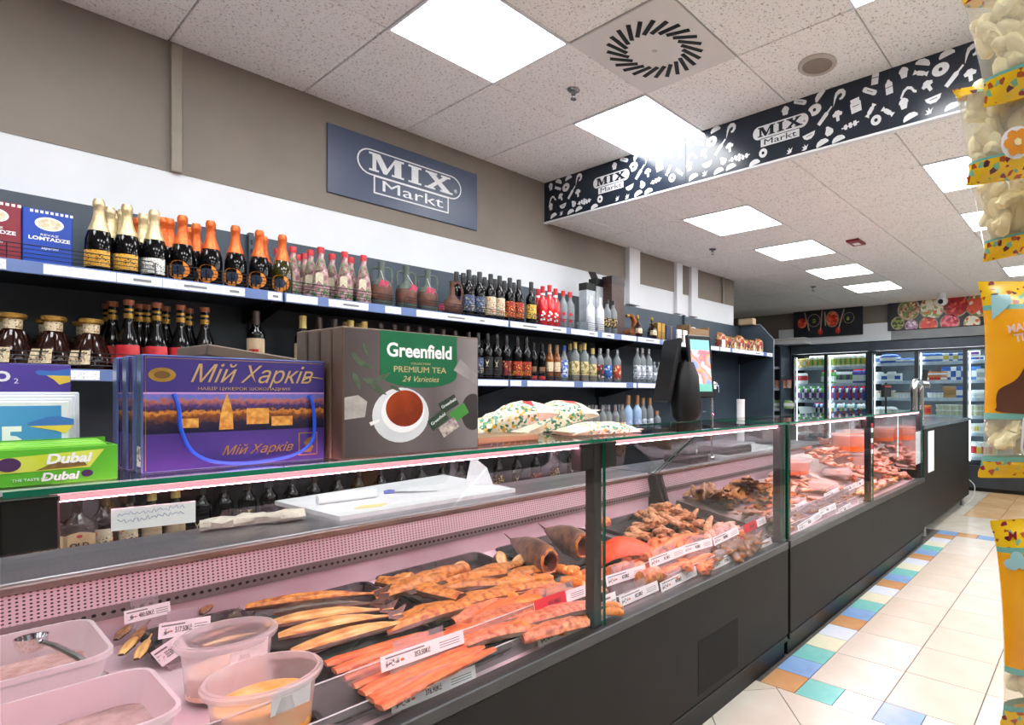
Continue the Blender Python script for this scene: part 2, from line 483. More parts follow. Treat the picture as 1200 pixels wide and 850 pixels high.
# dome camera
dc = thing('security_camera', 'white dome security camera hanging over the food picture banner', 'camera', (-1.763, 8.72, H2))
MB().lathe([(0, 0), (0.06, 0), (0.06, -0.03), (0.055, -0.06)], 18).build('mount', WHITE, dc, True)
MB().lathe([(0.055, -0.06), (0.07, -0.08), (0.075, -0.11), (0.062, -0.15), (0.03, -0.172), (0, -0.178)], 18).build('ball', mat('camera_white', '#e7e8ea', 0.35), dc, True)
MB().lathe([(0, 0), (0.034, 0.0), (0.034, 0.006), (0, 0.01)], 14).build('lens', BLACK, dc, True).matrix_local = Matrix.Translation((-0.005, -0.068, -0.125)) @ Matrix.Rotation(PI/2+0.3, 4, 'X')

# ---------------------------------------------------------------- banner across the ceiling step
bn = thing('ceiling_banner', 'long dark banner with white food drawings hung across the ceiling step', 'banner', (XW, YB-0.012, H2))
BW = XR-XW
MB().box((0.001, 0.0, 0.0), (BW, 0.03, H1-H2)).build('panel', mat('banner_navy', '#1c2431', 0.22, c2='#1f2836', scale=3), bn)
MB().box((0.001, -0.006, -0.012), (BW, 0.03, 0.0)).build('edge_rail', WHITE, bn)
for x in (ony(1043, 100, YB).x-XW, ony(1043, 100, YB).x-XW-1.32, ony(1043, 100, YB).x-XW+1.32):
    MB().box((x-0.0012, -0.0008, 0), (x+0.0012, 0.002, H1-H2)).build('panel_joint', BLACK, bn)
def sc(pts, k): return [(x*k, y*k) for x, y in pts]
ICONS = {
 'meat': [circ(0.05, 16, 1.0, 0.8)],
 'bottle': [[(-.013,-.07),(.013,-.07),(.015,.015),(.006,.03),(.006,.07),(-.006,.07),(-.006,.03),(-.015,.015)]],
 'broccoli': [[(-.01,-.035),(.01,-.035),(.012,0),(.03,.0),(.035,.018),(.02,.028),(.012,.038),(-.012,.038),(-.02,.028),(-.035,.018),(-.03,0),(-.012,0)]],
 'jar': [[(-.034,-.045),(.034,-.045),(.036,.02),(.026,.032),(.03,.034),(.03,.05),(-.03,.05),(-.03,.034),(-.026,.032),(-.036,.02)]],
 'sausage': [[(-.05,-.012),(-.04,-.018),(.04,-.018),(.05,-.01),(.05,.008),(.04,.016),(-.04,.016),(-.05,.01)]],
 'carton': [[(-.022,-.045),(.022,-.045),(.022,.025),(.008,.042),(.008,.05),(-.008,.05),(-.008,.042),(-.022,.025)]],
 'worm': [[(-.05,-.03),(-.04,-.034),(-.018,.0),(0,.012),(.018,.004),(.032,-.022),(.05,-.03),(.052,-.016),(.042,-.01),(.026,.02),(0,.03),(-.028,.014)]],
 'cupcake': [[(-.016,-.035),(.016,-.035),(.024,.0),(.03,.005),(.026,.02),(.01,.034),(-.006,.038),(-.024,.02),(-.03,.005),(-.024,0)]],
 'melon': [[(-.048,.016),(-.04,-.008),(-.02,-.024),(.012,-.026),(.036,-.01),(.048,.016)]],
 'pear': [[(-.024,-.03),(.0,-.036),(.024,-.028),(.03,-.008),(.02,.01),(.008,.03),(-.006,.034),(-.014,.014),(-.03,-.006)]],
 'skewer': [[(-.06,-.004),(-.045,-.004),(-.04,-.016),(-.024,-.018),(-.02,-.004),(-.012,-.004),(-.008,-.018),(.01,-.018),(.012,-.004),(.02,-.004),(.024,-.018),(.042,-.016),(.045,-.004),(.06,-.004),(.06,.004),(.045,.004),(.042,.018),(.024,.018),(.02,.004),(.012,.004),(.01,.018),(-.008,.018),(-.012,.004),(-.02,.004),(-.024,.018),(-.04,.016),(-.045,.004),(-.06,.004)]],
 'candy': [[(-.045,-.016),(-.026,-.008),(-.018,-.014),(.018,-.014),(.026,-.008),(.045,-.016),(.045,.016),(.026,.008),(.018,.014),(-.018,.014),(-.026,.008),(-.045,.016)]],
 'shrimp': [[(-.06,-.05),(-.03,-.01),(-.01,.01),(.015,.012),(.02,-.004),(.004,-.018),(-.006,-.016),(-.008,-.03),(.012,-.034),(.034,-.022),(.046,.002),(.036,.03),(.008,.042),(-.02,.032),(-.038,.004)]],
 'leaf': [[(-.03,-.012),(-.012,-.01),(-.016,.012),(-.004,.0),(.004,.02),(.008,-.002),(.03,.006),(.012,-.012),(.008,-.022),(-.012,-.022)]],
 'loaf': [[(-.045,-.02),(.045,-.02),(.045,-.006),(.03,.012),(.0,.02),(-.03,.012),(-.045,-.006)]],
 'donut': [circ(0.034, 14)],
}
ICONM = mat('banner_white_print', '#e9ecef', 0.4, c2='#dfe3e7', scale=60)
icon_mesh = {}
for k, shp in ICONS.items():
    b = MB()
    for pts in shp: b.prism(pts, (0, 0, 0), (1, 0, 0), (0, 0, 1), 0.0012)
    icon_mesh[k] = b.mesh('food_drawing', ICONM)
hole_mesh = MB().prism(circ(0.012, 10), (0, -0.0015, 0), (1, 0, 0), (0, 0, 1), 0.0008).mesh('drawing_detail', MATS['banner_navy'])
line_mesh = MB().prism([(-0.022, -0.002), (0.022, -0.002), (0.022, 0.002), (-0.022, 0.002)], (0, -0.0015, 0), (1, 0, 0), (0, 0, 1), 0.0008).mesh('drawing_detail', MATS['banner_navy'])
def px(cxp, cyp): return (820+cxp*380/1200, 30+cyp*230/726)
layout = [('shrimp',520,262,0.3),('jar',580,300,0.15),('sausage',632,246,-0.55),('carton',703,232,0.1),('candy',635,318,1.0),('candy',698,322,-0.7),('donut',655,353,0),('skewer',560,372,0.15),
 ('cupcake',757,178,0.1),('worm',772,246,0.1),('cupcake',757,292,0.1),('loaf',780,338,0.3),('candy',820,180,-0.4),('meat',893,166,0.2),('broccoli',848,228,0.5),('melon',867,275,0.15),('bottle',945,190,-0.75),('broccoli',1003,188,0.1),
 ('pear',962,252,0.7),('loaf',935,300,0.2),('leaf',850,318,0.3),('skewer',1040,234,0.2),('shrimp',1012,98,0.3),('loaf',915,106,0.2),('meat',1060,140,0),('loaf',1010,276,0.2),('loaf',830,138,-0.4),('carton',652,196,-0.1),('meat',428,315,0.2),('bottle',467,337,-0.75),('broccoli',513,338,0.1),('pear',480,392,0.4),('leaf',392,452,0.3),('loaf',515,420,0.2),('melon',408,410,0.2),('sausage',375,285,-0.4),('cupcake',320,320,0),('loaf',445,262,0.8),('loaf',455,434,0.3),('donut',238,474,0),('skewer',163,490,0.15),('cupcake',125,460,0.2),('bottle',90,450,-0.75),('leaf',335,464,0.4),('loaf',205,508,0.2),('meat',55,432,0.2)]
P0 = ony(*px(300, 410), YB).x-XW      # a logo's place on the banner
PER = ony(714, 215, YB).x-ony(910, 155, YB).x
PER = abs(PER)
icons = []
for (k, a, b2, r) in layout:
    w = ony(*px(a, b2), YB)
    icons.append((k, w.x-XW, w.z-H2, r))
for n in range(-2, 4):
    for (k, x, z, r) in icons:
        if not (P0 - 0.30 <= x < P0-0.30+PER): continue
        X = x+n*PER
        if X < 0.06 or X > BW-0.08 or not (0.012 < z < H1-H2-0.012): continue
        # drawings stay inside the strip
        o = link('food_drawing', icon_mesh[k], bn, (X, 0.0, z), (0, -r, 0), (0.82,)*3)
        if k in ('donut', 'meat'): link('drawing_detail', hole_mesh, o)
        elif k in ('jar', 'carton', 'melon', 'sausage'): link('drawing_detail', line_mesh, o)

# MIX lettering built from outlines
def glyphs():
    M = [(0,0),(.34,0),(.34,.1),(.25,.1),(.25,.72),(.5,.0),(.62,0),(.9,.74),(.9,.1),(.8,.1),(.8,0),(1.25,0),(1.25,.1),(1.15,.1),(1.15,.9),(1.25,.9),(1.25,1),(.92,1),(.64,.32),(.38,1),(0,1),(0,.9),(.12,.9),(.12,.1),(0,.1)]
    I = [(0,0),(.5,0),(.5,.1),(.38,.1),(.38,.9),(.5,.9),(.5,1),(0,1),(0,.9),(.12,.9),(.12,.1),(0,.1)]
    X = [(0,0),(.42,0),(.42,.1),(.33,.1),(.52,.38),(.72,.1),(.62,.1),(.62,0),(1.15,0),(1.15,.1),(1.05,.1),(.68,.55),(.95,.9),(1.05,.9),(1.05,1),(.66,1),(.66,.9),(.74,.9),(.58,.68),(.43,.9),(.5,.9),(.5,1),(.03,1),(.03,.9),(.12,.9),(.42,.5),(.1,.1),(0,.1)]
    return [(M, 0.0), (I, 1.42), (X, 2.06)]
def stadium(w, h, n=10):
    r = h/2; pts = []
    for i in range(n+1): a = -PI/2+PI*i/n; pts.append((w/2-r+r*math.cos(a), r*math.sin(a)))
    for i in range(n+1): a = PI/2+PI*i/n; pts.append((-w/2+r+r*math.cos(a), r*math.sin(a)))
    return pts
def logo(parent, o, ax, ay, W, outline_m, fill_m, text_m, rot, filled):
    """two-line shop emblem: letters in a capsule, second word in a box"""
    o, ax, ay = Vector(o), Vector(ax), Vector(ay); nr = ax.cross(ay)
    h = W*0.225; oc = o+ay*(W*0.07)
    ln = W*0.012
    b = MB().prism(stadium(W, h), oc, ax, ay, 0.002); b.build('capsule', outline_m, parent)
    if not filled: MB().prism(stadium(W-2*ln, h-2*ln), oc, ax, ay, 0.0028).build('capsule_fill', fill_m, parent)
    bw, bh = W*0.72, W*0.155; ob = o-ay*(W*0.115)-ax*(0.0)
    MB().prism([(-bw/2,-bh/2),(bw/2,-bh/2),(bw/2,bh/2),(-bw/2,bh/2)], ob, ax, ay, 0.0034).build('name_box', fill_m if filled else outline_m, parent)
    MB().prism([(-bw/2+ln,-bh/2+ln),(bw/2-ln,-bh/2+ln),(bw/2-ln,bh/2-ln),(-bw/2+ln,bh/2-ln)], ob, ax, ay, 0.0042).build('name_box_fill', outline_m if filled else fill_m, parent)
    S = W*0.158; SX = W*0.25; x0 = -SX*3.21/2
    for pts, dx in glyphs():
        MB().prism([(p[0]*SX, p[1]*S) for p in pts], oc+ax*(x0+dx*SX)-ay*(S*0.46), ax, ay, 0.0050).build('letter', text_m, parent)
    q = ob+nr*0.0044
    lettering('Markt', W*0.135, text_m, parent, q, rot, sx=1.85)
    lettering('®', W*0.05, text_m, parent, oc+ax*(W*0.435)-ay*(W*0.03)+nr*0.0052, rot)
for k in (0, 1, 2, 3):
    X = P0+(k-1)*PER
    if 0.1 < X < BW-0.3:
        logo(bn, (X, -0.0, 0.165), (1, 0, 0), (0, 0, 1), 0.36, ICONM, MATS['banner_navy'], MATS['banner_navy'], FY, True)
        MB().prism(stadium(0.40, 0.125), (X, 0.0004, 0.19), (1,0,0), (0,0,1), 0.0014).build('logo_ground', MATS['banner_navy'], bn)

# wall sign
sg = thing('wall_sign', 'blue-grey shop sign board with white emblem on the taupe wall', 'sign', (XW+0.004, 2.0, 2.775))
SIGNB = mat('sign_slate_blue', '#3d4a63', 0.35, c2='#434f69', scale=2)
MB().cbox((0, -0.508, -0.205), (0.012, 0.512, 0.205), 0.002).build('board', SIGNB, sg)
logo(sg, (0.0125, 0.02, 0.0), (0, 1, 0), (0, 0, 1), 0.72, ICONM, SIGNB, ICONM, FX, False)

# ---------------------------------------------------------------- floor
TS = 0.3526
fl = struct(MB().box((XL, YN, -0.06), (XR, YF, -0.006)).build('floor', mat('dark_grout', '#4a4744', 0.8, c2='#555250', scale=30)))
def tile_m(name, c, c2):
    return mat(name, c, 0.24, c2=c2, scale=5, detail=6, bump=0.01, bscale=30)
CREAM = [tile_m('cream_tile', '#cfc9bc', '#c7bfb0'), tile_m('cream_tile_light', '#d2ccc1', '#cac2b5'), tile_m('cream_tile_warm', '#ccc3b4', '#c6bcab')]
BORDER = [tile_m('ochre_tile', '#c79a6c', '#b9885a'), tile_m('blue_tile', '#7ba0cf', '#8fb2da'), tile_m('teal_tile', '#74bdb8', '#8ccac2'), tile_m('pale_yellow_tile', '#dcdcc0', '#e4e2cc'), tile_m('pale_blue_tile', '#d8e0ea', '#cdd8e6')]
TAN = [tile_m('tan_tile', '#cda778', '#c1976a'), tile_m('tan_tile_light', '#d4b084', '#c9a276')]
_tm = {}
def tile(x0, y0, x1, y1, m):
    g = 0.0022
    key = (round(x1-x0, 4), round(y1-y0, 4), m.name)
    if key not in _tm: _tm[key] = MB().cbox((g, g, -0.01), (x1-x0-g, y1-y0-g, 0), 0.0012).mesh('tile', m)
    link('tile', _tm[key], fl, (x0, y0, 0))
FX0 = -0.7753; FY0 = 4.7714
bx0, bx1 = FX0-1.5*TS, FX0-TS
R0 = FY0-6*TS; R1 = R0+10*TS
ncol = 9
for r in range(10):
    for cI in range(ncol): tile(bx1+cI*TS, R0+r*TS, bx1+(cI+1)*TS, R0+(r+1)*TS, random.choice(CREAM))
for k in range(22):
    tile(bx0, R0-TS/2+k*TS/2, bx1, R0-TS/2+(k+1)*TS/2, BORDER[k % 5])
for k in range(ncol*2):
    tile(bx1+k*TS/2, R0-TS/2, bx1+(k+1)*TS/2, R0, BORDER[(2, 4, 1, 3, 0)[k % 5]])
    tile(bx1+k*TS/2, R1, bx1+(k+1)*TS/2, R1+TS/2, BORDER[(0, 1, 3, 2, 4)[k % 5]])
# diagonally laid tiles nearer the camera, clipped to the border, and beyond the field
def clip(poly, f):
    out = []
    for i in range(len(poly)):
        a, b2 = poly[i], poly[(i+1) % len(poly)]
        fa, fb = f(a), f(b2)
        if fa >= 0: out.append(a)
        if (fa >= 0) != (fb >= 0):
            t = fa/(fa-fb); out.append((a[0]+(b2[0]-a[0])*t, a[1]+(b2[1]-a[1])*t))
    return out
def diagonal_field(xa, ya, xb, yb, ox, oy, mats):
    g = TS*math.sqrt(0.5)
    n = int((xb-xa+yb-ya)/g)+4
    for i in range(-n, n):
        for j in range(-n, n):
            cxx = ox+(i-j)*g; cyy = oy+(i+j)*g
            if not (xa-TS < cxx < xb+TS and ya-TS < cyy < yb+TS): continue
            q = g-0.003
            poly = [(cxx, cyy-q), (cxx+q, cyy), (cxx, cyy+q), (cxx-q, cyy)]
            for f in (lambda p: p[0]-xa, lambda p: xb-p[0], lambda p: p[1]-ya, lambda p: yb-p[1]):
                poly = clip(poly, f)
                if len(poly) < 3: break
            if len(poly) >= 3:
                MB().prism(poly, (0, 0, -0.01), (1, 0, 0), (0, 1, 0), 0.01).build('tile', random.choice(mats), fl)
diagonal_field(-1.75, 1.2, 1.6, R0-TS/2-0.002, -0.96, 2.47, CREAM)
diagonal_field(bx0-0.35, R1+TS/2+0.002, 1.2, 7.26, -0.95, 6.37, CREAM)
for r in range(6):
    for cI in range(7):
        x0 = -1.245+cI*TS; y0 = 7.27+r*TS
        tile(x0, y0, x0+TS, y0+TS, TAN[(r+cI) % 2])
for r in range(7):
    tile(-1.245-TS, 7.27+r*TS, -1.245, 7.27+(r+1)*TS, CREAM[r % 3])
# plain floor where no tile can be told apart
struct(MB().box((XL, YN, -0.012), (-1.76, YF, -0.001)).build('floor_staff', mat('staff_floor', '#8c8882', 0.5, c2='#827e78', scale=6)))
struct(MB().box((-1.75, YN, -0.012), (XR, 1.19, -0.001)).build('floor_near', CREAM[0]))
struct(MB().box((bx1+ncol*TS, 1.19, -0.012), (XR, YF, -0.001)).build('floor_right', CREAM[0]))

# ================================================================ wall shelving
XS = -3.15
BAYS = [(-0.23, 1.10), (1.10, 2.43), (2.43, 3.76), (3.76, 5.09), (5.09, 6.30)]
ZS = [1.87, 1.475, 1.03, 0.69, 0.16]
TAGM = print_mat('printed_price_strip', '#eef1f6', ['#dfe4ec', '#c9cfda'], 220, amount=0.25)
bayname = ['nearest the camera, with the boxed wine', 'second from the camera, with clay jugs', 'third from the camera, with red bottles', 'fourth from the camera, behind the scale', 'farthest, with perforated end panel']
guard_z = (0.018, 0.034, 0.05, 0.066)
def guard(t, y0, y1, z):
    g = MB()
    for dz in guard_z[:3]: g.tube([(XS-0.02, y0+0.01, z+dz), (XS-0.02, y1-0.01, z+dz)], 0.0016, 5)
    dz = 0.066
    g.tube([(XS-0.02, y0+0.01, z), (XS-0.02, y0+0.01, z+dz-0.01), (XS-0.02, y0+0.02, z+dz), (XS-0.02, y1-0.02, z+dz), (XS-0.02, y1-0.01, z+dz-0.01), (XS-0.02, y1-0.01, z)], 0.0022, 6)
    k = max(1, int((y1-y0)/0.4))
    for i in range(1, k): 
        y = y0+(y1-y0)*i/k
        g.tube([(XS-0.02, y, z), (XS-0.02, y, z+dz)], 0.002, 5)
    g.build('wire_guard', WIRE, t, True)
for bi, (y0, y1) in enumerate(BAYS):
    t = thing('wall_shelf_unit', 'dark slate steel shelf bay along the wall, '+bayname[bi], 'shelf', (0, 0, 0), group='wall shelf bays')
    MB().box((-3.622, y0+0.002, 0.0), (-3.60, y1-0.002, 2.225)).build('back_panel', [NAVY], t)
    MB().cbox((-3.61, y0-0.012, 0.0), (-3.575, y0+0.012, 2.235), 0.002).build('upright', NAVY, t)
    up = MB()
    for k in range(40): up.box((-3.5755, y0-0.005, 0.3+k*0.048), (-3.5745, y0+0.005, 0.325+k*0.048))
    up.build('upright_slots', BLACK, t)['kind'] = 'stuff'
    MB().box((-3.6, y0, 0.0), (XS-0.02, y1, 0.14)).build('base', NIGHT, t)
    for si, z in enumerate(ZS):
        if bi == 4 and si > 0: continue
        s = MB().cbox((-3.6, y0+0.002, z-0.03), (XS, y1-0.002, z), 0.002).build('shelf', NIGHT, t)
        MB().cbox((XS, y0+0.003, z-0.045), (XS+0.01, y1-0.003, z+0.002), 0.002).build('price_rail', RAILB if si < 2 else RAILW, s)
        if si < 3:
            y = y0+0.01
            while y < y1-0.04:
                w = random.choice((0.09, 0.14, 0.2, 0.3)); w = min(w, y1-0.01-y)
                MB().box((XS+0.0105, y, z-0.040), (XS+0.0115, y+w, z-0.003)).build('price_label', TAGM, s)
                if si == 0 and random.random() < 0.5:
                    MB().box((XS+0.0117, y+w*0.35, z-0.028), (XS+0.0121, y+w*0.75, z-0.017)).build('price_print', INKG, s)
                y += w+(random.choice((0.0, 0.0, 0.05, 0.09)))+0.002
        for yb in (y0+0.03, y1-0.03):
            MB().prism([(0, 0), (0.40, 0), (0.40, -0.02), (0.05, -0.09), (0, -0.09)], (-3.6, yb, z-0.03), (1, 0, 0), (0, 0, 1), 0.004).build('bracket', NIGHT, s)
    for z in ZS[:2]:
        if bi == 4: continue
        m = {0: (0.47, 0.47), 1: (0.5, 0.52)}.get(bi)
        if bi == 0: guard(t, y0+0.02, 0.64, z); guard(t, 0.66, y1-0.01, z)
        elif bi == 1: guard(t, y0+0.01, 1.69, z); guard(t, 1.71, y1-0.01, z)
        else: guard(t, y0+0.01, y1-0.01, z)
# end panel with perforations
ep = thing('shelf_end_panel', 'dark perforated end panel with cut corner closing the wall shelves', 'panel', (0, 0, 0))
MB().prism([(-3.60, 0.0), (XS+0.01, 0.0), (XS+0.01, 2.04), (-3.32, 2.225), (-3.60, 2.225)], (0, 6.335, 0), (1, 0, 0), (0, 0, 1), 0.025).build('panel', NAVY, ep)
MB().tube([(XS+0.012, 6.32, 0), (XS+0.012, 6.32, 2.04), (-3.32, 6.32, 2.232), (-3.6, 6.32, 2.232)], 0.007, 6).build('edge_trim', mat('trim_grey', '#7d8790', 0.4, 0.3), ep)
hb = MB()
for i in range(9):
    for j in range(30):
        hb.prism(circ(0.0045, 6), (-3.5+i*0.036, 6.3098, 1.0+j*0.027), (1, 0, 0), (0, 0, 1), 0.0006)
hb.build('perforation_holes', mat('hole_light', '#56626d', 0.6), ep)['kind'] = 'stuff'

# ================================================================ bottles
DGLASS = mat('dark_green_bottle_glass', '#0a100e', 0.06, c2='#0e1412', scale=8, spec=.35)
BGLASS = mat('black_bottle_glass', '#070709', 0.06, c2='#0a0a0c', scale=8, spec=.35)
OGLASS = mat('olive_bottle_glass', '#3a3710', 0.05, c2='#2c2a0c', scale=8, coat=0.6)
CLEARG = pane('clear_bottle_glass', '#dfe9ee', 0.8, 0.03, haze=.22)  # white diffuse share stands in for pale highlights on the glass
BLUEG = pane('blue_bottle_glass', '#7fa8dc', 0.62, 0.05)
AMBG = mat('amber_bottle', '#8a4a12', 0.06, c2='#6e3a0e', scale=12, coat=0.5)
BRANDY = mat('brandy_brown', '#1d0b08', 0.06, c2='#2a120c', scale=10, spec=.4)
FROST = mat('frosted_white_glass', '#e9eef2', 0.35, c2='#dfe6ec', scale=9)
FROSTB = mat('frosted_blue_glass', '#9db9da', 0.3, c2='#8fb0d6', scale=9)
REDB = mat('bright_red_bottle', '#d8262b', 0.12, c2='#c81f26', scale=14, coat=0.4)
GFOIL = mat('pale_gold_foil', '#d9c9a0', 0.35, 0.55, c2='#c9b68a', scale=60, bump=0.3, bscale=90)
OFOIL = mat('orange_foil', '#d8672c', 0.35, 0.5, c2='#c5561f', scale=50, bump=0.3, bscale=90)
YLAB = print_mat('yellow_label', '#e2a935', ['#3a2c14', '#f0cf80', '#c98a22'], 260, amount=0.3)
WLAB = print_mat('pale_label', '#d9dad4', ['#2b2c30', '#a8aaa8', '#efefec'], 260, amount=0.3)
OLAB = mat('orange_label', '#e28a2a', 0.4, c2='#d67a1e', scale=30)
BLAB = mat('blue_black_label', '#131c2b', 0.4, c2='#223350', scale=60)
REDLAB = mat('red_label', '#c8333a', 0.4, c2='#b5282f', scale=30)
CREAML = print_mat('cream_label', '#d8c8a6', ['#8a5a3a', '#5a4a3a', '#efe4c8'], 220, amount=0.22)
PORTL = print_mat('portrait_label', '#c9bfa8', ['#b03028', '#e8d8b0', '#3a3a3a', '#d89030'], 190, amount=0.35)
SUNL = print_mat('fiery_label', '#a11c1c', ['#e8792a', '#f0c050', '#2a1010'], 170, amount=0.4)
GOLDL = print_mat('black_gold_label', '#17130f', ['#c8a050', '#e0c890'], 120, amount=0.25)
CORK = mat('cork_brown', '#b0825a', 0.6, c2='#96693f', scale=80)
OCAP = mat('copper_cap', '#a8674a', 0.4, 0.4, c2='#98593e', scale=50)
BCAP = mat('black_capsule', '#1b1b1e', 0.3, c2='#222226', scale=30)
YCAP = mat('yellow_capsule', '#d8c478', 0.4, c2='#c8b060', scale=30)
SILV = mat('silver_cap', '#c9cdd1', 0.25, 0.8, c2='#b8bcc0', scale=30)
PINKW = print_mat('pink_patterned_sleeve', '#ae8688', ['#7d525a', '#cbb0ae', '#6a8a58', '#9d6c74'], 70, amount=0.62)
CLAYB = mat('brown_clay', '#6a4030', 0.6, c2='#492a1e', scale=25, bump=0.5, bscale=40)
CLAYG = mat('green_grey_clay', '#5d6a62', 0.55, c2='#46524c', scale=25, bump=0.2, bscale=60)

CH_B = [(0,0),(.040,0),(.043,.006),(.043,.11),(.041,.135),(.034,.165),(.026,.19),(.019,.215),(.016,.235),(.016,.29)]
WI_B = [(0,0),(.034,0),(.037,.005),(.037,.185),(.034,.2),(.022,.218),(.016,.235),(.0145,.25),(.0145,.30)]
VO_B = [(0,0),(.032,0),(.035,.005),(.035,.175),(.032,.19),(.02,.21),(.014,.225),(.014,.275)]
SL_B = [(0,0),(.026,0),(.029,.005),(.029,.16),(.026,.178),(.015,.205),(.0125,.22),(.0125,.27)]

def bottle(name, label, prof, gm, caps=(), labels=(), n=14, extra=None, group=None, cat='bottle', squash=1.0, body_name='glass_body'):
    t = thing(name, label, cat, group=group)
    MB().lathe(prof, n, squash=squash).build(body_name, gm, t, True)
    for nm, pr, m in caps: MB().lathe(pr, n, squash=squash).build(nm, m, t, True)
    for nm, z0, z1, m, arc in labels:
        def rad(z):
            for (r0, a), (r1, b2) in zip(prof, prof[1:]):
                if a <= z <= b2 and b2 > a: return r0+(r1-r0)*(z-a)/(b2-a)
            return prof[-1][0]
        k = 5
        pr = [(rad(z0+(z1-z0)*i/k)+0.0008, z0+(z1-z0)*i/k) for i in range(k+1)]
        o = MB().lathe(pr, 10, a0=-arc/2, a1=arc/2, squash=squash).build(nm, m, t, True)
    if extra: extra(t)
    return Proto(t)
FRONT_ROT = -0.62     # labels face the aisle, a little toward the near end

def champ_foil(m): return [('foil', [(.0350,.1655),(.0275,.19),(.0202,.215),(.0172,.238),(.0168,.262),(.019,.268),(.0192,.285),(.0165,.292),(.015,.297),(0,.298)], m)]
TOPZ = 1.871
# --- boxed wines
def carton(y0, y1, z1, m, label, edge):
    t = thing('wine_box', label, 'box', (-3.24, y0, TOPZ))
    MB().cbox((-0.16, 0, 0), (0, y1-y0, z1-TOPZ), 0.003).build('carton', m, t)
    w = y1-y0
    oc = (0.0004, w*0.53, (z1-TOPZ)*0.76)
    MB().prism(circ(0.026, 20, 1.5, 1.0), oc, (0, 1, 0), (0, 0, 1), 0.0006).build('emblem', INKW, t)
    MB().prism(circ(0.021, 20, 1.5, 1.0), (0.0008, oc[1], oc[2]), (0, 1, 0), (0, 0, 1), 0.0006).build('emblem_fill', mat('emblem_cream', '#e8dfc8', 0.5, c2='#c8b890', scale=60), t)
    lettering('REVAZ', 0.011, INKW, t, (0.0008, w*0.53, (z1-TOPZ)*0.56), sx=1.5)
    lettering('LOMTADZE', 0.0185, INKW, t, (0.0008, w*0.53, (z1-TOPZ)*0.49), sx=1.15, bold=0.0006)
    lettering('Saperavi', 0.014, INKW, t, (0.0008, w*0.53, (z1-TOPZ)*0.33), shear=0.3)
    for k in range(9):
        MB().box((0.0003, 0.02+k*w*0.1, (z1-TOPZ)-0.014), (0.0009, 0.02+k*w*0.1+w*0.06, (z1-TOPZ)-0.004)).build('print', INKW, t)
    return t
y1 = yat(25.5, -3.24); y2 = yat(85, -3.24)
zt = onx(85, 252, -3.24).z
carton(y1-0.15, y1-0.001, onx(15, 238, -3.24).z, mat('wine_red_carton', '#8e2638', 0.35, c2='#7a1d2e', scale=8, stretch=(1, 1, 0.15)), 'wine-red boxed wine at the left end of the top shelf', 0)
carton(y1+0.001, y2, zt, mat('royal_blue_carton', '#1148b4', 0.35, c2='#0d3c9c', scale=8, stretch=(1, 1, 0.15)), 'royal blue boxed wine on the top shelf, white lettering', 0)

# --- sparkling wine
pg = bottle('sparkling_wine_bottle', 'x', CH_B, BGLASS, champ_foil(GFOIL), [('label', .018, .085, YLAB, 2.6)])
ps = bottle('sparkling_wine_bottle', 'x', CH_B, BGLASS, champ_foil(GFOIL), [('label', .018, .085, WLAB, 2.6)])
def ring_label(t):
    m = MB(); r = .0447
    for rr, mi in ((.040, 0), (.024, 1)):
        pts = circ(rr, 18, 1.1, 1.0)
        vs = [(math.cos(p[0]/r)*(r+0.0006*mi+0.0003), math.sin(p[0]/r)*(r+0.0006*mi+0.0003), .052+p[1]) for p in pts]
        MB().add(vs, [tuple(range(len(vs)))]).build('label' if mi == 0 else 'label_centre', OLAB if mi == 0 else BLAB, t)
    vs = []
    for a, z in ((-.35,.03),(.35,.03),(.28,.004),(0,.0),(-.28,.004)): vs.append((math.cos(a)*(r+.0002), math.sin(a)*(r+.0002), z))
    MB().add(vs, [tuple(range(5))]).build('label_foot', OLAB, t)
po = bottle('sparkling_wine_bottle', 'x', CH_B, BGLASS, champ_foil(OFOIL), [], extra=ring_label)
poo = bottle('sparkling_wine_bottle', 'x', CH_B, OGLASS, champ_foil(OFOIL), [], extra=ring_label)
Xf, Xb, Xc = -3.225, -3.33, -3.44
G = 'sparkling wine on the top shelf'
pg.put((Xf, yat(116, Xf), TOPZ), FRONT_ROT, 'gold-foiled sparkling wine bottle with yellow label, next to the blue boxed wine', G)
pg.put((Xf, yat(149, Xf), TOPZ), FRONT_ROT, 'gold-foiled sparkling wine bottle with yellow label, second in the front row', G)
ps.put((Xf, yat(181, Xf), TOPZ), FRONT_ROT, 'gold-foiled sparkling wine bottle with pale silver label in the front row', G)
for k, u in enumerate((129, 137, 144)): pg.put((Xb-(k % 2)*0.1, yat(u, Xb-(k % 2)*0.1), TOPZ), FRONT_ROT, 'gold-foiled sparkling wine bottle standing behind the two yellow labels, %s from left' % ORD[k], G+' behind')
for k, u in enumerate((168, 174)): ps.put((Xb-k*0.1, yat(u, Xb-k*0.1), TOPZ), FRONT_ROT, 'gold-foiled sparkling wine bottle behind the pale-labelled one, %s' % ('left' if k == 0 else 'right'), G+' behind silver')
for k, u in enumerate((214, 247, 276, 304)): po.put((Xf, yat(u, Xf), TOPZ), FRONT_ROT, 'dark sparkling wine bottle with orange foil, %s of the front row' % ORD[k], G)
poo.put((Xf, yat(331, Xf), TOPZ), FRONT_ROT, 'olive green sparkling wine bottle with orange foil, beside the pink bottles', G)
for k, u in enumerate((162, 191, 199, 222, 230, 309)): po.put((Xb-(0.1 if k in (0, 3) else 0), yat(u, Xb-(0.1 if k in (0, 3) else 0)), TOPZ), FRONT_ROT, 'orange-foiled sparkling wine bottle in the back row, %s from left' % ORD[k], G+' back row')

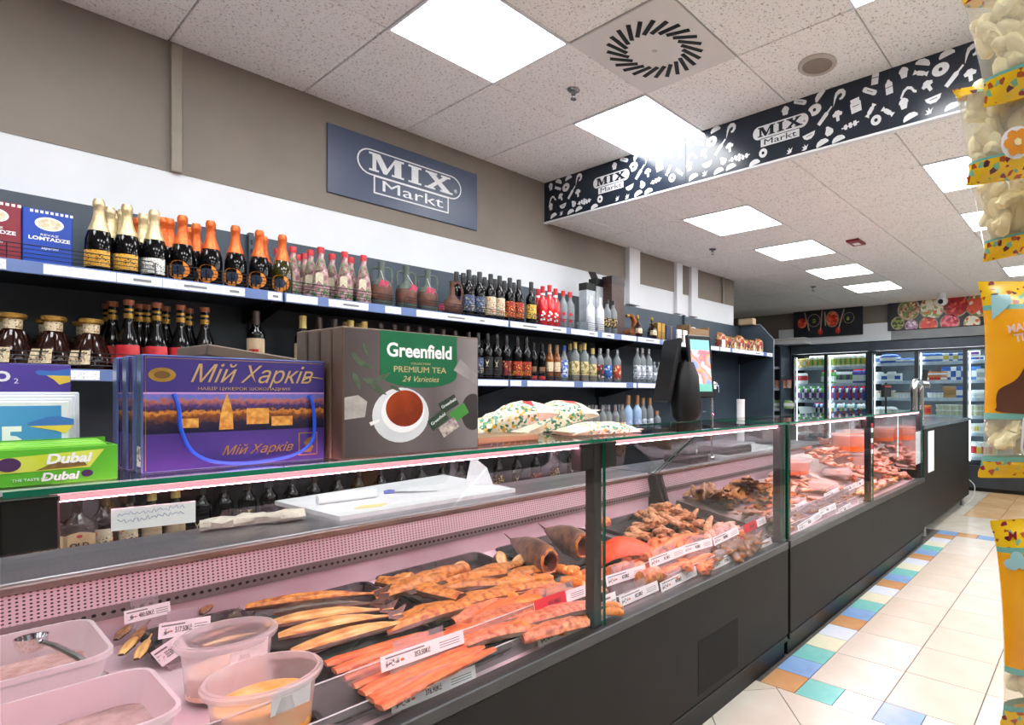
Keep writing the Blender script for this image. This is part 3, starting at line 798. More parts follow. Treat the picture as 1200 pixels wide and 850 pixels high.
# --- pink sleeved bottles with paper tags
PB = [(0,0),(.036,0),(.039,.006),(.037,.04),(.040,.07),(.036,.11),(.030,.15),(.021,.19),(.015,.215),(.0145,.245)]
def paper_tag(t):
    MB().prism([(-.017,-.075),(.017,-.075),(.017,.0),(.010,.008),(-.010,.008),(-.017,0)], (.041, .004, .125), (0, 1, 0), (0.12, 0.05, 1), 0.001).build('paper_tag', mat('tag_paper', '#ece6cf', 0.6, c2='#d8d0b2', scale=70), t)
    MB().lathe([(0,0),(.014,0),(.014,.003),(0,.004)], 12).build('medallion', mat('medallion', '#5d4a40', 0.5, c2='#7d6a58', scale=90), t).matrix_local = Matrix.Translation((.034, 0, .155)) @ Matrix.Rotation(PI/2-0.25, 4, 'Y')
pp = bottle('liqueur_bottle', 'x', PB, PINKW, [('cap', [(.0165,.24),(.0168,.268),(.015,.272),(0,.272)], RED)], [('green_band', .012, .05, print_mat('green_leaf_band', '#4f8a4a', ['#c9a2a6', '#2f6a35', '#c9a2a6'], 90, amount=.6), 6.2)], extra=paper_tag, body_name='patterned_body')
for k, u in enumerate((376, 404, 426)): pp.put((Xf, yat(u, Xf), TOPZ), FRONT_ROT, 'pink patterned bottle with red cap and paper tag, %s in the front row' % ORD[k], 'pink patterned bottles')
for k, (u, x) in enumerate(((325, Xc), (343, Xb), (349, Xc-0.06), (357, Xc), (364, Xb), (389, Xb), (411, Xb))): pp.put((x, yat(u, x), TOPZ), FRONT_ROT, 'pink patterned bottle with red cap in the rows behind, %s from left' % ORD[k], 'pink patterned bottles behind')

# --- clay jugs
JG = [(0,0),(.044,0),(.05,.01),(.056,.05),(.055,.09),(.045,.118),(.022,.13),(.0165,.145),(.0145,.2),(.017,.206),(.017,.214),(.011,.216),(0,.216)]
def jug(name, label, cork):
    t = thing(name, label, 'jug')
    MB().lathe(JG[:7], 18).build('clay_body', CLAYB, t, True)
    MB().lathe([(.0555,.088),(.0452,.1185),(.0225,.131),(.017,.145),(.015,.2),(.0175,.206),(.0175,.214),(.012,.2165),(0,.2165)], 18).build('glazed_neck', CLAYG, t, True)
    MB().lathe([(.0455,-.001),(.0515,.01),(.0545,.03)], 18).build('glazed_foot', CLAYG, t, True)
    for s in (-1, 1):
        MB().tube([(0, s*.048, .115), (0, s*.052, .16), (0, s*.047, .18), (0, s*.03, .186), (0, s*.014, .182)], .006, 7).build('handle', CLAYG, t, True)
    b = MB().prism([(-.022,-.02),(.022,-.02),(.022,.02),(-.022,.02)], (.05, .02, .1), (-.35, .9, -.25), (.25, .3, .9), .0015)
    b.build('price_card', mat('pink_card', '#c43c5c', 0.5, c2='#d86a84', scale=60), t)
    MB().tube([(.017, 0, .17), (.035, .012, .14), (.05, .02, .118)], .0012, 4).build('string', PAPER, t)
    return Proto(t)
pj = jug('clay_jug', 'x', True)
for k, (u, lab) in enumerate(((447, 'tall brown clay jug with green glazed neck and two handles, next to pink bottles'), (476, 'brown clay jug with green glazed neck, middle of the three tall jugs'), (501, 'brown clay jug with green glazed neck, beside the round brown jug'))):
    pj.put((-3.235, yat(u, -3.235), TOPZ), FRONT_ROT+(0.5 if k == 1 else 0), lab, 'tall clay jugs', (1.05, 1.05, 1.2))
t = thing('clay_jug', 'round brown clay jug with curved handle, without glaze', 'jug', (-3.235, yat(530, -3.235), TOPZ), FRONT_ROT)
MB().lathe([(0,0),(.04,0),(.058,.02),(.066,.05),(.056,.085),(.03,.11),(.019,.13),(.015,.16),(.015,.205),(.019,.215),(.012,.216),(0,.214)], 18).build('clay_body', CLAYB, t, True)
MB().tube([(0, .05, .09), (0, .06, .15), (0, .05, .195), (0, .03, .21), (0, .014, .2)], .008, 7).build('handle', CLAYB, t, True)
MB().prism([(-.018,-.02),(.018,-.02),(.018,.02),(-.018,.02)], (.05, -.06, .045), (.3, .9, .2), (.2, -.2, .9), .0015).build('price_card', MATS['pink_card'], t)

# --- wines of the top shelf
def wine(label_m, gm=BGLASS, cap=BCAP, l0=.04, l1=.14, arc=2.4, extra=None, nm='wine_bottle'):
    return bottle(nm, 'x', WI_B, gm, [('capsule', [(.0168,.238),(.0158,.262),(.0162,.298),(.0145,.303),(0,.303)], cap)], [('label', l0, l1, label_m, arc)], extra=extra)
ARCHL = print_mat('blue_arch_label', '#3a4a68', ['#c8b070', '#8098b8', '#202838'], 160, amount=0.3)
YELL2 = print_mat('yellow_band_label', '#d8b040', ['#1a1810', '#1a1810', '#e8d080'], 150, amount=0.35)
REDCOL = mat('red_neck_card', '#c02030', 0.5)
def collar(t): MB().lathe([(.02,.2),(.034,.19)], 14).build('neck_collar', REDCOL, t)
w1 = wine(ARCHL); w2 = wine(ARCHL, extra=collar); w3 = wine(PORTL, l0=.03, l1=.15); w4 = wine(SUNL, l0=.03, l1=.14); w5 = wine(YELL2)
G = 'wines with black capsules on the top shelf'
seq = ((549.5, w1, 'with blue arched label, beside the round clay jug'), (562, w2, 'with red neck collar and blue label'), (575, w3, 'with portrait label, third in the front row'), (585.5, w3, 'with portrait label, fourth in the front row'),
       (597.5, w4, 'with fiery red label, fifth in the front row'), (608, w4, 'with fiery red label, sixth in the front row'), (622.5, w5, 'with yellow and black label, standing apart by the red bottles'))
for u, p, d in seq: p.put((-3.215, yat(u, -3.215), TOPZ), FRONT_ROT, 'dark wine bottle '+d, G)
for k, u in enumerate((535, 543, 556, 568, 580, 591, 602)): (w1 if k < 4 else w4).put((Xb, yat(u, Xb), TOPZ), FRONT_ROT, 'dark wine bottle in the back row beside the clay jugs, %s from left' % ORD[k] if k < 4 else 'dark fiery-labelled wine bottle in the top back row, %s from left' % ORD[k-4], G+(' back' if k < 4 else ' back red'))
for p in (w1, w2, w5): pass
# --- red and clear spirits
def dots(t):
    for a, z in ((.2,.05),(-.2,.075),(.0,.1),(.3,.09),(-.35,.045)):
        vs = [(math.cos(a+q[0]/.036)*.0362, math.sin(a+q[0]/.036)*.0362, z+q[1]) for q in circ(.009, 8)]
        MB().add(vs, [tuple(range(8))]).build('flower_print', INKW, t)
pr_ = bottle('spirit_bottle', 'x', VO_B, REDB, [('cap', [(.0155,.238),(.016,.29),(0,.292)], RED), ('white_neck_band', [(.0162,.225),(.0158,.24)], INKW)], [], extra=dots)
def rdot(t):
    for z in (.06, .11):
        vs = [(math.cos(q[0]/.036)*.0362, math.sin(q[0]/.036)*.0362, z+q[1]) for q in circ(.014, 10)]
        MB().add(vs, [tuple(range(10))]).build('red_print', RED, t)
pc_ = bottle('spirit_bottle', 'x', VO_B, CLEARG, [('cap', [(.0155,.245),(.016,.285),(0,.287)], RED)], [], extra=rdot)
for k, u in enumerate((636, 644, 651)): pr_.put((-3.22, yat(u, -3.22), TOPZ), FRONT_ROT, 'bright red spirit bottle with white flowers, %s of three in front' % ORD[k], 'red spirit bottles', (1, 1, 1.06 if k == 1 else 1))
pr_.put((Xb, yat(630.5, Xb), TOPZ), FRONT_ROT, 'bright red spirit bottle standing behind the three others', 'red spirit bottles')
for k, u in enumerate((660, 668)): pc_.put((-3.22, yat(u, -3.22), TOPZ), FRONT_ROT, 'clear spirit bottle with red cap, %s' % ('left of the pair' if k == 0 else 'right of the pair'), 'clear red-capped bottles')
# small glasses, gift boxes, white bottles
for k, u in enumerate((680, 686)):
    t = thing('drinking_glass', 'small clear tumbler on the top shelf beside red-capped bottles, '+('left one' if k == 0 else 'right one'), 'glass', (-3.24, yat(u, -3.24), TOPZ))
    MB().lathe([(0,.006),(.024,.006),(.03,.07),(.032,.07),(.026,0),(0,0)], 14).build('bowl', CLEARG, t, True)
pw_ = bottle('spirit_bottle', 'x', VO_B, FROST, [('cap', [(.0155,.25),(.016,.285),(0,.287)], FROST)], [('label', .07, .12, mat('faint_label', '#dadde2', .5, c2='#b9bec8', scale=90), 2.0)])
for k, u in enumerate((692, 703)): pw_.put((-3.215, yat(u, -3.215), TOPZ), FRONT_ROT, 'frosted white spirit bottle on the top shelf, '+('left' if k == 0 else 'right')+' of the pair', 'white spirit bottles')
pd_ = bottle('spirit_bottle', 'x', VO_B, CLEARG, [('cap', [(.0155,.245),(.016,.28),(0,.282)], BCAP)], [('label', .05, .13, GOLDL, 2.2)])
for k, u in enumerate((711.5, 718.5)): pd_.put((-3.215, yat(u, -3.215), TOPZ), FRONT_ROT, 'clear spirit bottle with dark label by the tall brown carton, '+('left one' if k == 0 else 'right one'), 'dark-labelled clear bottles')
def gift_box(u0, u1, vtop, X, dep, m, label, lid=None, extra=None):
    ya, yb = yat(u0, X), yat(u1, X); z1 = onx(u0, vtop, X).z
    t = thing('gift_box', label, 'box', (X, ya, TOPZ))
    MB().cbox((-dep, 0, 0), (0, yb-ya, z1-TOPZ), 0.003).build('carton', m, t)
    MB().box((-dep-.0005, -.0005, (z1-TOPZ)*0.86), (.0006, yb-ya+.0005, (z1-TOPZ)+.0006)).build('lid_band', lid or GOLD, t)
    return t
GREYB = mat('pale_grey_carton', '#aeb6bf', 0.35, c2='#c4ccd4', scale=12)
gift_box(687.5, 698, 331, -3.33, .09, GREYB, 'pale grey tall bottle carton with dark lid behind the white bottles', BLACK)
fb = gift_box(699, 710, 326, -3.34, .09, GREYB, 'pale grey tall bottle carton with raised black flap', BLACK)
MB().prism([(0,0),(.09,0),(.07,.07),(-.02,.06)], (-.06, .0, onx(699, 326, -3.34).z-TOPZ), (0, 1, 0), (-.3, 0, 1), .003).build('flap', BLACK, fb)
gift_box(717, 732, 323, -3.24, .11, mat('dark_brown_carton', '#3b2420', 0.3, c2='#4a2e28', scale=20), 'tall dark brown bottle carton on the top shelf', mat('brown_lid', '#2c1a17', .35))
gift_box(711, 714.5, 338, -3.33, .05, mat('yellow_carton', '#d8b84a', .4), 'narrow yellow carton wedged behind clear bottles on the top shelf', GOLD)

# decorative brandy bottles at the far end of the top shelf
DEC = [(0,0),(.05,0),(.062,.015),(.066,.05),(.055,.085),(.03,.11),(.015,.125),(.013,.155)]
pdc = bottle('brandy_bottle', 'x', DEC, BRANDY, [('stopper', [(.015,.15),(.018,.155),(.018,.175),(.01,.182),(0,.183)], GOLD)], [('label', .03, .07, CREAML, 1.6)], squash=.6)
for u, lab in ((747, 'round brown brandy bottle with gold stopper beside the tall brown carton'), (764, 'round dark brandy bottle with cork-coloured stopper left of the small gift boxes')):
    pdc.put((-3.22, yat(u, -3.22), TOPZ), FRONT_ROT, lab, 'round brandy bottles', 1.1)
t = thing('horn_bottle', 'amber horn-shaped bottle on a stand near the tall brown carton', 'bottle', (-3.24, yat(739, -3.24), TOPZ))
MB().tube([(0, -.05, .05), (0, -.02, .03), (0, .03, .04), (0, .06, .09), (0, .05, .15), (0, .01, .19), (0, -.03, .185)], [.035,.045,.042,.034,.026,.02,.013], 10).build('glass_horn', AMBG, t, True)
MB().cbox((-.04,-.06,0),(.04,.06,.02),.004).build('stand', mat('dark_wood', '#4a2d1c', .5, c2='#3a2214', scale=30), t)
MB().tube([(0, -.03, .185), (0, -.055, .18)], [.016,.014], 10).build('stopper', GOLD, t, True)
for k, (u0, u1, v, m, lab) in enumerate(((771, 780, 378, GOLD, 'small gold gift box lying on the top shelf by the scale'), (781, 793, 381, mat('navy_gift', '#27375e', .35, c2='#1d2a4a', scale=30), 'small navy gift box on the top shelf behind the scale'), (794, 806, 386, PAPER, 'small white gift box on the top shelf behind the scale'))):
    X = -3.22; ya, yb = yat(u0, X), yat(u1, X); z1 = onx(u0, v, X).z
    t = thing('gift_box', lab, 'box', (X, ya, TOPZ))
    MB().cbox((-.1, 0, 0), (0, yb-ya-.005, max(.05, z1-TOPZ)), .004).build('carton', m, t)
    MB().box((-.1005, (yb-ya)*.4, -.0), (.0006, (yb-ya)*.55, max(.05, z1-TOPZ)+.0006)).build('ribbon', mat('brown_ribbon', '#7a5a34', .4), t)
WOOD = mat('raw_wood', '#8d6f4d', .6, c2='#755838', scale=14, stretch=(1, .1, 1))
t = thing('wooden_crate', 'open wooden gift crate with paper on the top shelf above the screen', 'crate', (-3.25, yat(808, -3.25), TOPZ))
w = yat(831, -3.25)-yat(808, -3.25); h = onx(808, 380, -3.25).z-TOPZ
for nm, a, b2 in (('side_board', (-.16, 0, 0), (0, .012, h)), ('side_board', (-.16, w-.012, 0), (0, w, h)), ('front_board', (-.012, .012, 0), (0, w-.012, h*.85)), ('back_board', (-.16, .012, 0), (-.148, w-.012, h)), ('bottom_board', (-.148, .012, 0), (-.012, w-.012, .01))):
    MB().cbox(a, b2, .002).build(nm, WOOD, t)
MB().loft([[(-.08+.05*math.cos(a)*q, w/2+.1*math.sin(a)*q, h*.55+.08*zz) for a in [2*PI*i/9 for i in range(9)]] for q, zz in ((1, 0), (.8, .7), (.3, 1))]).build('crumpled_paper', PAPER, t)
# snack boxes in the last bay
SNK = [print_mat('snack_brown', '#6e3f2e', ['#c9a070', '#a02c28', '#e0d0b0'], 45, amount=.6), print_mat('snack_plum', '#5a2f3a', ['#d8b060', '#a84038', '#3a2026'], 45, amount=.6), print_mat('snack_tan', '#b08a60', ['#6e3f2e', '#e8dcc0'], 45, amount=.5)]
for k in range(7):
    u = 846+k*7.4; X = -3.2
    t = thing('snack_pack', 'brown wrapped snack pack in the far shelf bay, %s from the scale' % ORD[k], 'pack', (X, yat(u, X), TOPZ), group='snack packs in the far bay')
    hh = .13 if k % 3 else .16
    rings = []
    for z, q in ((0, .9), (.02, 1), (hh*.5, 1.05), (hh*.9, .9), (hh, .25)):
        rings.append([(-.06+.055*q*math.cos(a)*(1 if abs(math.cos(a)) < .9 else 1.05), .07+.068*math.sin(a)*(1 if z < hh else 1), z) for a in [2*PI*i/12 for i in range(12)]])
    MB().loft(rings).build('wrapper', SNK[k % 3], t, True)
    MB().box((-.064, .01, hh), (-.058, .13, hh+.012)).build('crimped_seal', GOLD, t)
    if k == 0: MB().box((.0, .0, 0), (.002, .06, .09)).build('price_card', PAPER, t)

# --- second shelf
Z2 = 1.476
MB_D = [(0,0),(.07,0),(.074,.01),(.07,.05),(.055,.1),(.04,.135),(.03,.148)]
def deco(t):
    for a in range(0, 360, 45): MB().tube([(.072*math.cos(math.radians(a)), .052*math.sin(math.radians(a)), .02), (.069*math.cos(math.radians(a)), .05*math.sin(math.radians(a)), .06), (.042*math.cos(math.radians(a)), .03*math.sin(math.radians(a)), .14)], .0035, 5).build('glass_rib', BRANDY, t, True)
    MB().prism([(-.035,0),(.035,0),(.03,.055),(-.03,.055)], (.0755, 0, .02), (0, 1, 0), (-.25, 0, 1), .002).build('label', CREAML, t)
pdk = bottle('brandy_decanter', 'x', MB_D, BRANDY, [('neck', [(.029,.147),(.031,.16),(.031,.185)], CREAML), ('gold_collar', [(.034,.184),(.044,.19),(.046,.2),(.04,.206),(.0,.207)], GOLD)], extra=deco, squash=.75)
for k, (u, X) in enumerate(((15, -3.235), (63, -3.235), (107, -3.235))): pdk.put((X, yat(u, X), Z2), FRONT_ROT, 'dark brandy decanter with broad gold stopper, %s from the left on the second shelf' % ORD[k], 'brandy decanters')
for k, (u, X) in enumerate(((8, -3.39), (56, -3.39), (99, -3.39))): pdk.put((X, yat(u, X), Z2), FRONT_ROT, 'dark brandy decanter mostly hidden behind the %s front decanter' % ORD[k], 'brandy decanters behind')
WI2 = [(0,0),(.034,0),(.040,.006),(.042,.05),(.040,.10),(.030,.15),(.018,.19),(.014,.215),(.0135,.275)]
pk = bottle('sweet_wine_bottle', 'x', WI2, BGLASS, [('cap', [(.0155,.268),(.018,.272),(.018,.29),(0,.292)], OCAP), ('neck_ring', [(.0165,.215),(.017,.235)], GOLD), ('neck_ring', [(.0155,.245),(.0158,.255)], GOLD)], [('label', .03, .105, REDLAB, 2.8)])
for k, u in enumerate((151, 184, 212, 240)): pk.put((-3.225, yat(u, -3.225), Z2), FRONT_ROT, 'dark long-necked wine bottle with red label, %s in the front row' % ORD[k], 'red-labelled dark bottles', (1, 1, 1.02))
for k, (u, X) in enumerate(((126, Xc), (132, Xb), (163, Xb), (172, Xb), (194, Xb), (221, Xb))): pk.put((X, yat(u, X), Z2), FRONT_ROT, 'dark long-necked wine bottle behind the red-labelled row, %s from left' % ORD[k], 'red-labelled dark bottles behind')
def parch(t): MB().lathe([(.038,.07),(.038,.118)], 10, a0=-.6, a1=.6).build('small_label', SUNL, t)
pq = bottle('wine_bottle', 'x', WI_B, BGLASS, [('capsule', [(.0168,.238),(.0158,.262),(.0162,.298),(.0145,.303),(0,.303)], mat('brown_capsule', '#3a2a26', .4))], [('label', .03, .17, mat('parchment_label', '#b7a284', .6, c2='#a89274', scale=30), 2.9)], extra=parch)
pq.put((-3.23, yat(300, -3.23), Z2), FRONT_ROT, 'dark wine bottle with tall parchment label behind the chocolate box')
py_ = bottle('wine_bottle', 'x', WI_B, BGLASS, [('capsule', [(.0168,.238),(.0158,.262),(.0162,.298),(.0145,.303),(0,.303)], YCAP)], [('label', .03, .16, MATS['parchment_label'], 2.9)])
pz_ = bottle('wine_bottle', 'x', WI_B, BGLASS, [('capsule', [(.0168,.238),(.0158,.262),(.0162,.298),(.0145,.303),(0,.303)], MATS['brown_capsule'])], [('label', .05, .15, GOLDL, 2.4)])
for k, (u, X) in enumerate(((355, -3.23), (405, Xb), (411, -3.23), (421, Xb), (427, -3.23))): py_.put((X, yat(u, X), Z2), FRONT_ROT, 'wine bottle with yellow capsule behind the tea boxes, %s from left' % ORD[k], 'yellow-capped wine' if k else None)
for k, u in enumerate((374, 392, 446, 462, 477, 491, 506, 519, 533, 549)): pz_.put((-3.24, yat(u, -3.24), Z2), FRONT_ROT, 'dark brown wine capsule showing over the tea boxes, %s from left' % ORD[k], 'brown-capped wine behind the tea')
# right of the tea boxes
def chalice(t):
    vs = [(math.cos(q[0]/.037)*.0382, math.sin(q[0]/.037)*.0382, .11+q[1]) for q in [(-.012,.02),(.012,.02),(.006,0),(.002,-.004),(.002,-.02),(.01,-.026),(-.01,-.026),(-.002,-.02),(-.002,-.004),(-.006,0)]]
    MB().add(vs, [tuple(range(10))]).build('chalice_print', mat('pale_print', '#d8cfae', .4), t)
BLKL = mat('black_label', '#121214', .4, c2='#19191c', scale=40)
b1 = wine(BLKL, l0=.03, l1=.15, extra=chalice); b2_ = wine(BLKL, l0=.03, l1=.15, extra=lambda t: (chalice(t), collar(t)))
b3 = wine(print_mat('maroon_label', '#7a1c20', ['#c8965a', '#3a1010'], 80, amount=.4), l0=.03, l1=.13); b4 = wine(SUNL, l0=.03, l1=.13)
def sred(t): MB().lathe([(.0385,.005),(.0385,.03)], 12, a0=-1, a1=1).build('red_foot_label', REDLAB, t)
b5 = bottle('wine_bottle', 'x', SL_B, BGLASS, [('capsule', [(.0145,.21),(.014,.268),(0,.27)], BCAP)], [('label', .06, .10, mat('brown_oval_label', '#7d5a3c', .5), 1.6)], extra=lambda t: MB().lathe([(.0298,.008),(.0298,.034)], 12, a0=-1, a1=1).build('red_foot_label', REDLAB, t))
b6 = bottle('brandy_bottle', 'x', SL_B, AMBG, [('capsule', [(.0145,.21),(.014,.268),(0,.27)], mat('tan_capsule', '#8d6a4a', .5))], [('label', .07, .14, CREAML, 2.0), ('foot_band', .01, .035, BLKL, 2.6)])
b7 = bottle('spirit_bottle', 'x', SL_B, CLEARG, [('cap', [(.0145,.235),(.014,.268),(0,.27)], mat('blue_cap', '#3050a0', .4))], [('label', .03, .16, print_mat('blue_white_label', '#d8e2f0', ['#2a55b0', '#6f94d0'], 70, amount=.6), 3.0)])
VODKA2 = [(0,0),(.032,0),(.034,.005),(.034,.19),(.03,.205),(.015,.225),(.0135,.235),(.0135,.275)]
def inner(m): return lambda t: MB().lathe([(0,.004),(.029,.004),(.031,.01),(.031,.15),(0,.15)], 12).build('liquor', m, t, True)
AMBL = mat('golden_liquor', '#b58a3a', .1, c2='#a87a2a', scale=20)
b8 = bottle('spirit_bottle', 'x', VODKA2, CLEARG, [('cap', [(.0155,.24),(.0155,.288),(0,.29)], YCAP)], [('label', .05, .15, print_mat('gold_clear_label', '#cdbf8a', ['#8a7a3a', '#e8e0b8'], 70, amount=.5), 2.2)], extra=inner(AMBL))
def vod(lm): return bottle('spirit_bottle', 'x', VO_B, CLEARG, [('cap', [(.0155,.235),(.0155,.272),(0,.274)], SILV)], [('label', .03, .14, lm, 2.6)])
b9 = vod(print_mat('dark_red_label', '#23262c', ['#b02a2a', '#d8d0c0'], 60, amount=.4)); b10 = vod(print_mat('blue_label', '#2f62b0', ['#d8e2f0', '#1d4080'], 60, amount=.35)); b11 = vod(print_mat('orange_red_label', '#c0432a', ['#e8c8a0', '#8a2a1a'], 60, amount=.4))
b12 = vod(print_mat('silver_label', '#aab6c0', ['#e6ecf0', '#6a7a88'], 70, amount=.5))
lst = [(571, b1, 'dark wine bottle with chalice label, nearest the tea box on the second shelf'), (582, b2_, 'dark wine bottle with red collar and chalice label on the second shelf'), (593, b3, 'dark wine bottle with maroon label on the second shelf'),
 (606, b4, 'dark bottle with fiery label on the second shelf, left of two'), (616.5, b4, 'dark bottle with fiery label on the second shelf, right of two'), (625, b5, 'slim dark bottle with red foot label on the second shelf, left of two'), (635, b5, 'slim dark bottle with red foot label on the second shelf, right of two'),
 (644, b6, 'slim amber brandy bottle on the second shelf, left of two'), (652.5, b6, 'slim amber brandy bottle on the second shelf, right of two'), (661, b7, 'slim spirit bottle with blue and white label'),
 (674, b8, 'clear bottle with gold cap and golden liquor, first of three in front'), (685, b8, 'clear bottle with gold cap and golden liquor, second of three in front'), (694.5, b8, 'clear bottle with gold cap and golden liquor, third of three in front'),
 (703, b9, 'clear spirit bottle with dark and red label and silver cap'), (712, b10, 'clear spirit bottle with blue label and silver cap'), (723, b11, 'clear spirit bottle with orange-red label and silver cap'),
 (746.5, b12, 'clear spirit bottle with silver label, first of three beside the scale'), (752.5, b12, 'clear spirit bottle with silver label, second of three beside the scale'), (760, b12, 'clear spirit bottle with silver label, third of three beside the scale')]
for u, p, lab in lst:
    if p in (b12,): z = (1, 1, 1.12)
    elif p in (b8,): z = (1, 1, 1.05 if u < 690 else .93)
    else: z = None
    p.put((-3.22, yat(u, -3.22), Z2), FRONT_ROT, lab, 'second shelf spirits' if p in (b8, b12, b5, b4, b6) else None, z)
for u in (668, 680): b8.put((Xb, yat(u, Xb), Z2), FRONT_ROT, 'clear gold-capped bottle in the row behind, '+('left one' if u < 670 else 'right one'), 'gold-capped bottles behind')
for k, u in enumerate((766.5, 772)): b12.put((-3.22, yat(u, -3.22), Z2), FRONT_ROT, 'short clear bottle beside the scale, '+('left one' if k == 0 else 'right one'), 'short clear bottles', (.85, .85, .72))
w1.put((-3.22, yat(560, -3.22), Z2), FRONT_ROT, 'dark wine bottle half hidden by the right edge of the tea box')

# --- third shelf
Z3 = 1.031
CANS = [print_mat('can_green', '#5a9a5a', ['#d8d8d0', '#2f6a3a'], 50, amount=.5), print_mat('can_blue', '#4a6ab0', ['#c8d0e0', '#8a3a3a'], 50, amount=.5), print_mat('can_brown', '#7a5040', ['#c8a080', '#b03a30'], 50, amount=.5)]
cprot = []
for m in CANS:
    t = thing('drink_can', 'x', 'can'); MB().lathe([(0,0),(.026,0),(.033,.008),(.033,.105),(.027,.115)], 14).build('can_body', m, t, True); MB().lathe([(.0272,.115),(.027,.118),(.024,.114),(0,.113)], 14).build('can_lid', SILV, t, True)
    cprot.append(Proto(t))
for k, u in enumerate((571, 578, 585, 592, 599, 606, 613)): cprot[1 if k < 3 else 2].put((-3.22, yat(u, -3.22), Z3), 0, ('small blue' if k < 3 else 'small brown')+' printed can behind the candy bags, %s from left' % ORD[k], 'cans behind the candy bags '+str(k < 3), (1, 1, 1.5))
for k, u in enumerate((648, 655, 663)): cprot[0].put((-3.22, yat(u, -3.22), Z3), 0, 'green printed can on the third shelf, %s of three' % ORD[k], 'green cans', (1, 1, 1.95))
pt = bottle('spirit_bottle', 'x', VO_B, CLEARG, [('cap', [(.0158,.225),(.0158,.274),(0,.276)], SILV)], [('label', .06, .12, print_mat('tequila_label', '#d8d2c0', ['#b04030', '#c89a30'], 60, amount=.4), 2.0)], extra=inner(AMBL))
for k, u in enumerate((681, 690, 698, 706, 713, 721, 729)): pt.put((-3.22, yat(u, -3.22), Z3), FRONT_ROT, 'clear bottle with silver cap on the third shelf, %s from the left' % ORD[k], 'silver-capped bottles', (1, 1, .95))
for k, u in enumerate((685, 694, 709, 725)): pt.put((Xb, yat(u, Xb), Z3), FRONT_ROT, 'clear silver-capped bottle in the third shelf back row, %s from left' % ORD[k], 'silver-capped bottles behind', (1, 1, .95))
t = thing('price_board', 'white printed card strip standing in front of silver-capped bottles', 'card', (-3.16, 0, Z3))
MB().box((0, yat(682, -3.16), .03), (.003, yat(735, -3.16), .075)).build('card', print_mat('tiny_print_card', '#eceef0', ['#c84040', '#5060a0', '#9098a0'], 60, amount=.3), t)
pbl = bottle('spirit_bottle', 'x', VO_B, FROSTB, [('cap', [(.0158,.23),(.0158,.30),(0,.302)], CORK)], [('label', .06, .12, mat('white_blue_label', '#c8d4e8', .4, c2='#88a4d0', scale=60), 1.8)])
for k, u in enumerate((736, 746.5)): pbl.put((-3.2, yat(u, -3.2), Z3), FRONT_ROT, 'frosted blue bottle with cork on the third shelf, '+('left' if k == 0 else 'right'), 'frosted blue bottles', (1.15, 1.15, 1.12))
pcl = bottle('spirit_bottle', 'x', VO_B, CLEARG, [('cap', [(.0158,.23),(.0158,.28),(0,.282)], CORK)], [('label', .05, .12, MATS['silver_label'], 2.0)])
for k, u in enumerate((753.5, 761.5, 770)): pcl.put((-3.2, yat(u, -3.2), Z3), FRONT_ROT, 'clear corked bottle on the third shelf, %s from the blue bottles' % ORD[k], 'clear corked bottles', (1, 1, (1.12, 1.12, .7)[k]))
for p in (b9, b10): pass
# --- fourth shelf, seen through the counter glass
Z4 = 0.691
OLDL = mat('old_paper_label', '#cdb183', .6, c2='#c2a474', scale=20)
def oldtext(t):
    lettering('OLD', .024, INK, t, (.0412, .0, .10), sx=1.1, bold=.0008)
    vs = [(.0410, q[0], .135+q[1]) for q in circ(.007, 8, 1.3, 1)]
    MB().add(vs, [tuple(range(8))]).build('small_emblem', REDLAB, t)
pol = thing('whisky_bottle', 'x', 'bottle')
MB().loft([[( .039*math.copysign(min(1, abs(1.25*math.cos(a)))**1, math.cos(a))*q, .048*math.copysign(min(1, abs(1.25*math.sin(a))), math.sin(a))*q, z) for a in [2*PI*i/16 for i in range(16)]] for z, q in ((0, .96), (.005, 1), (.17, 1), (.19, .85), (.215, .35), (.23, .3), (.28, .3))]).build('glass_body', BRANDY, pol, True)
MB().prism([(-.045,.06),(.045,.06),(.045,.14),(.02,.148),(0,.152),(-.02,.148),(-.045,.14)], (.0392, 0, 0), (0, 1, 0), (0, 0, 1), .0008).build('label', OLDL, pol)
oldtext(pol)
MB().lathe([(.0155,.25),(.016,.29),(0,.292)], 12).build('cap', BCAP, pol, True)
pol = Proto(pol)
for k, u in enumerate((57, 91)): pol.put((-3.2, yat(u, -3.2), Z4), 0, 'whisky bottle labelled OLD on the low shelf, '+('left' if k == 0 else 'right'), 'old label whisky')
for k, u in enumerate((122, 152)): w3.put((-3.2, yat(u, -3.2), Z4), FRONT_ROT, 'dark bottle with grey portrait label on the low shelf, '+('left' if k == 0 else 'right'), 'grey label bottles low')
for k, u in enumerate((178, 206)): py_.put((-3.2, yat(u, -3.2), Z4), FRONT_ROT, 'dark bottle with yellow paper label on the low shelf, '+('left' if k == 0 else 'right'), 'yellow label bottles low')
for k, u in enumerate((236, 262, 290, 315, 342, 368, 395, 420, 446, 470, 494, 518, 540, 562, 584, 606, 628, 650, 670)):
    (b1, b3, pz_)[k % 3].put((-3.2, yat(u, -3.2), Z4), FRONT_ROT, ('dark bottle with chalice label on the low shelf', 'dark bottle with maroon label on the low shelf', 'dark brown-capped bottle on the low shelf')[k % 3]+', %s bottle from the yellow labels' % ORD[k], 'low shelf bottles %d' % (k % 3))

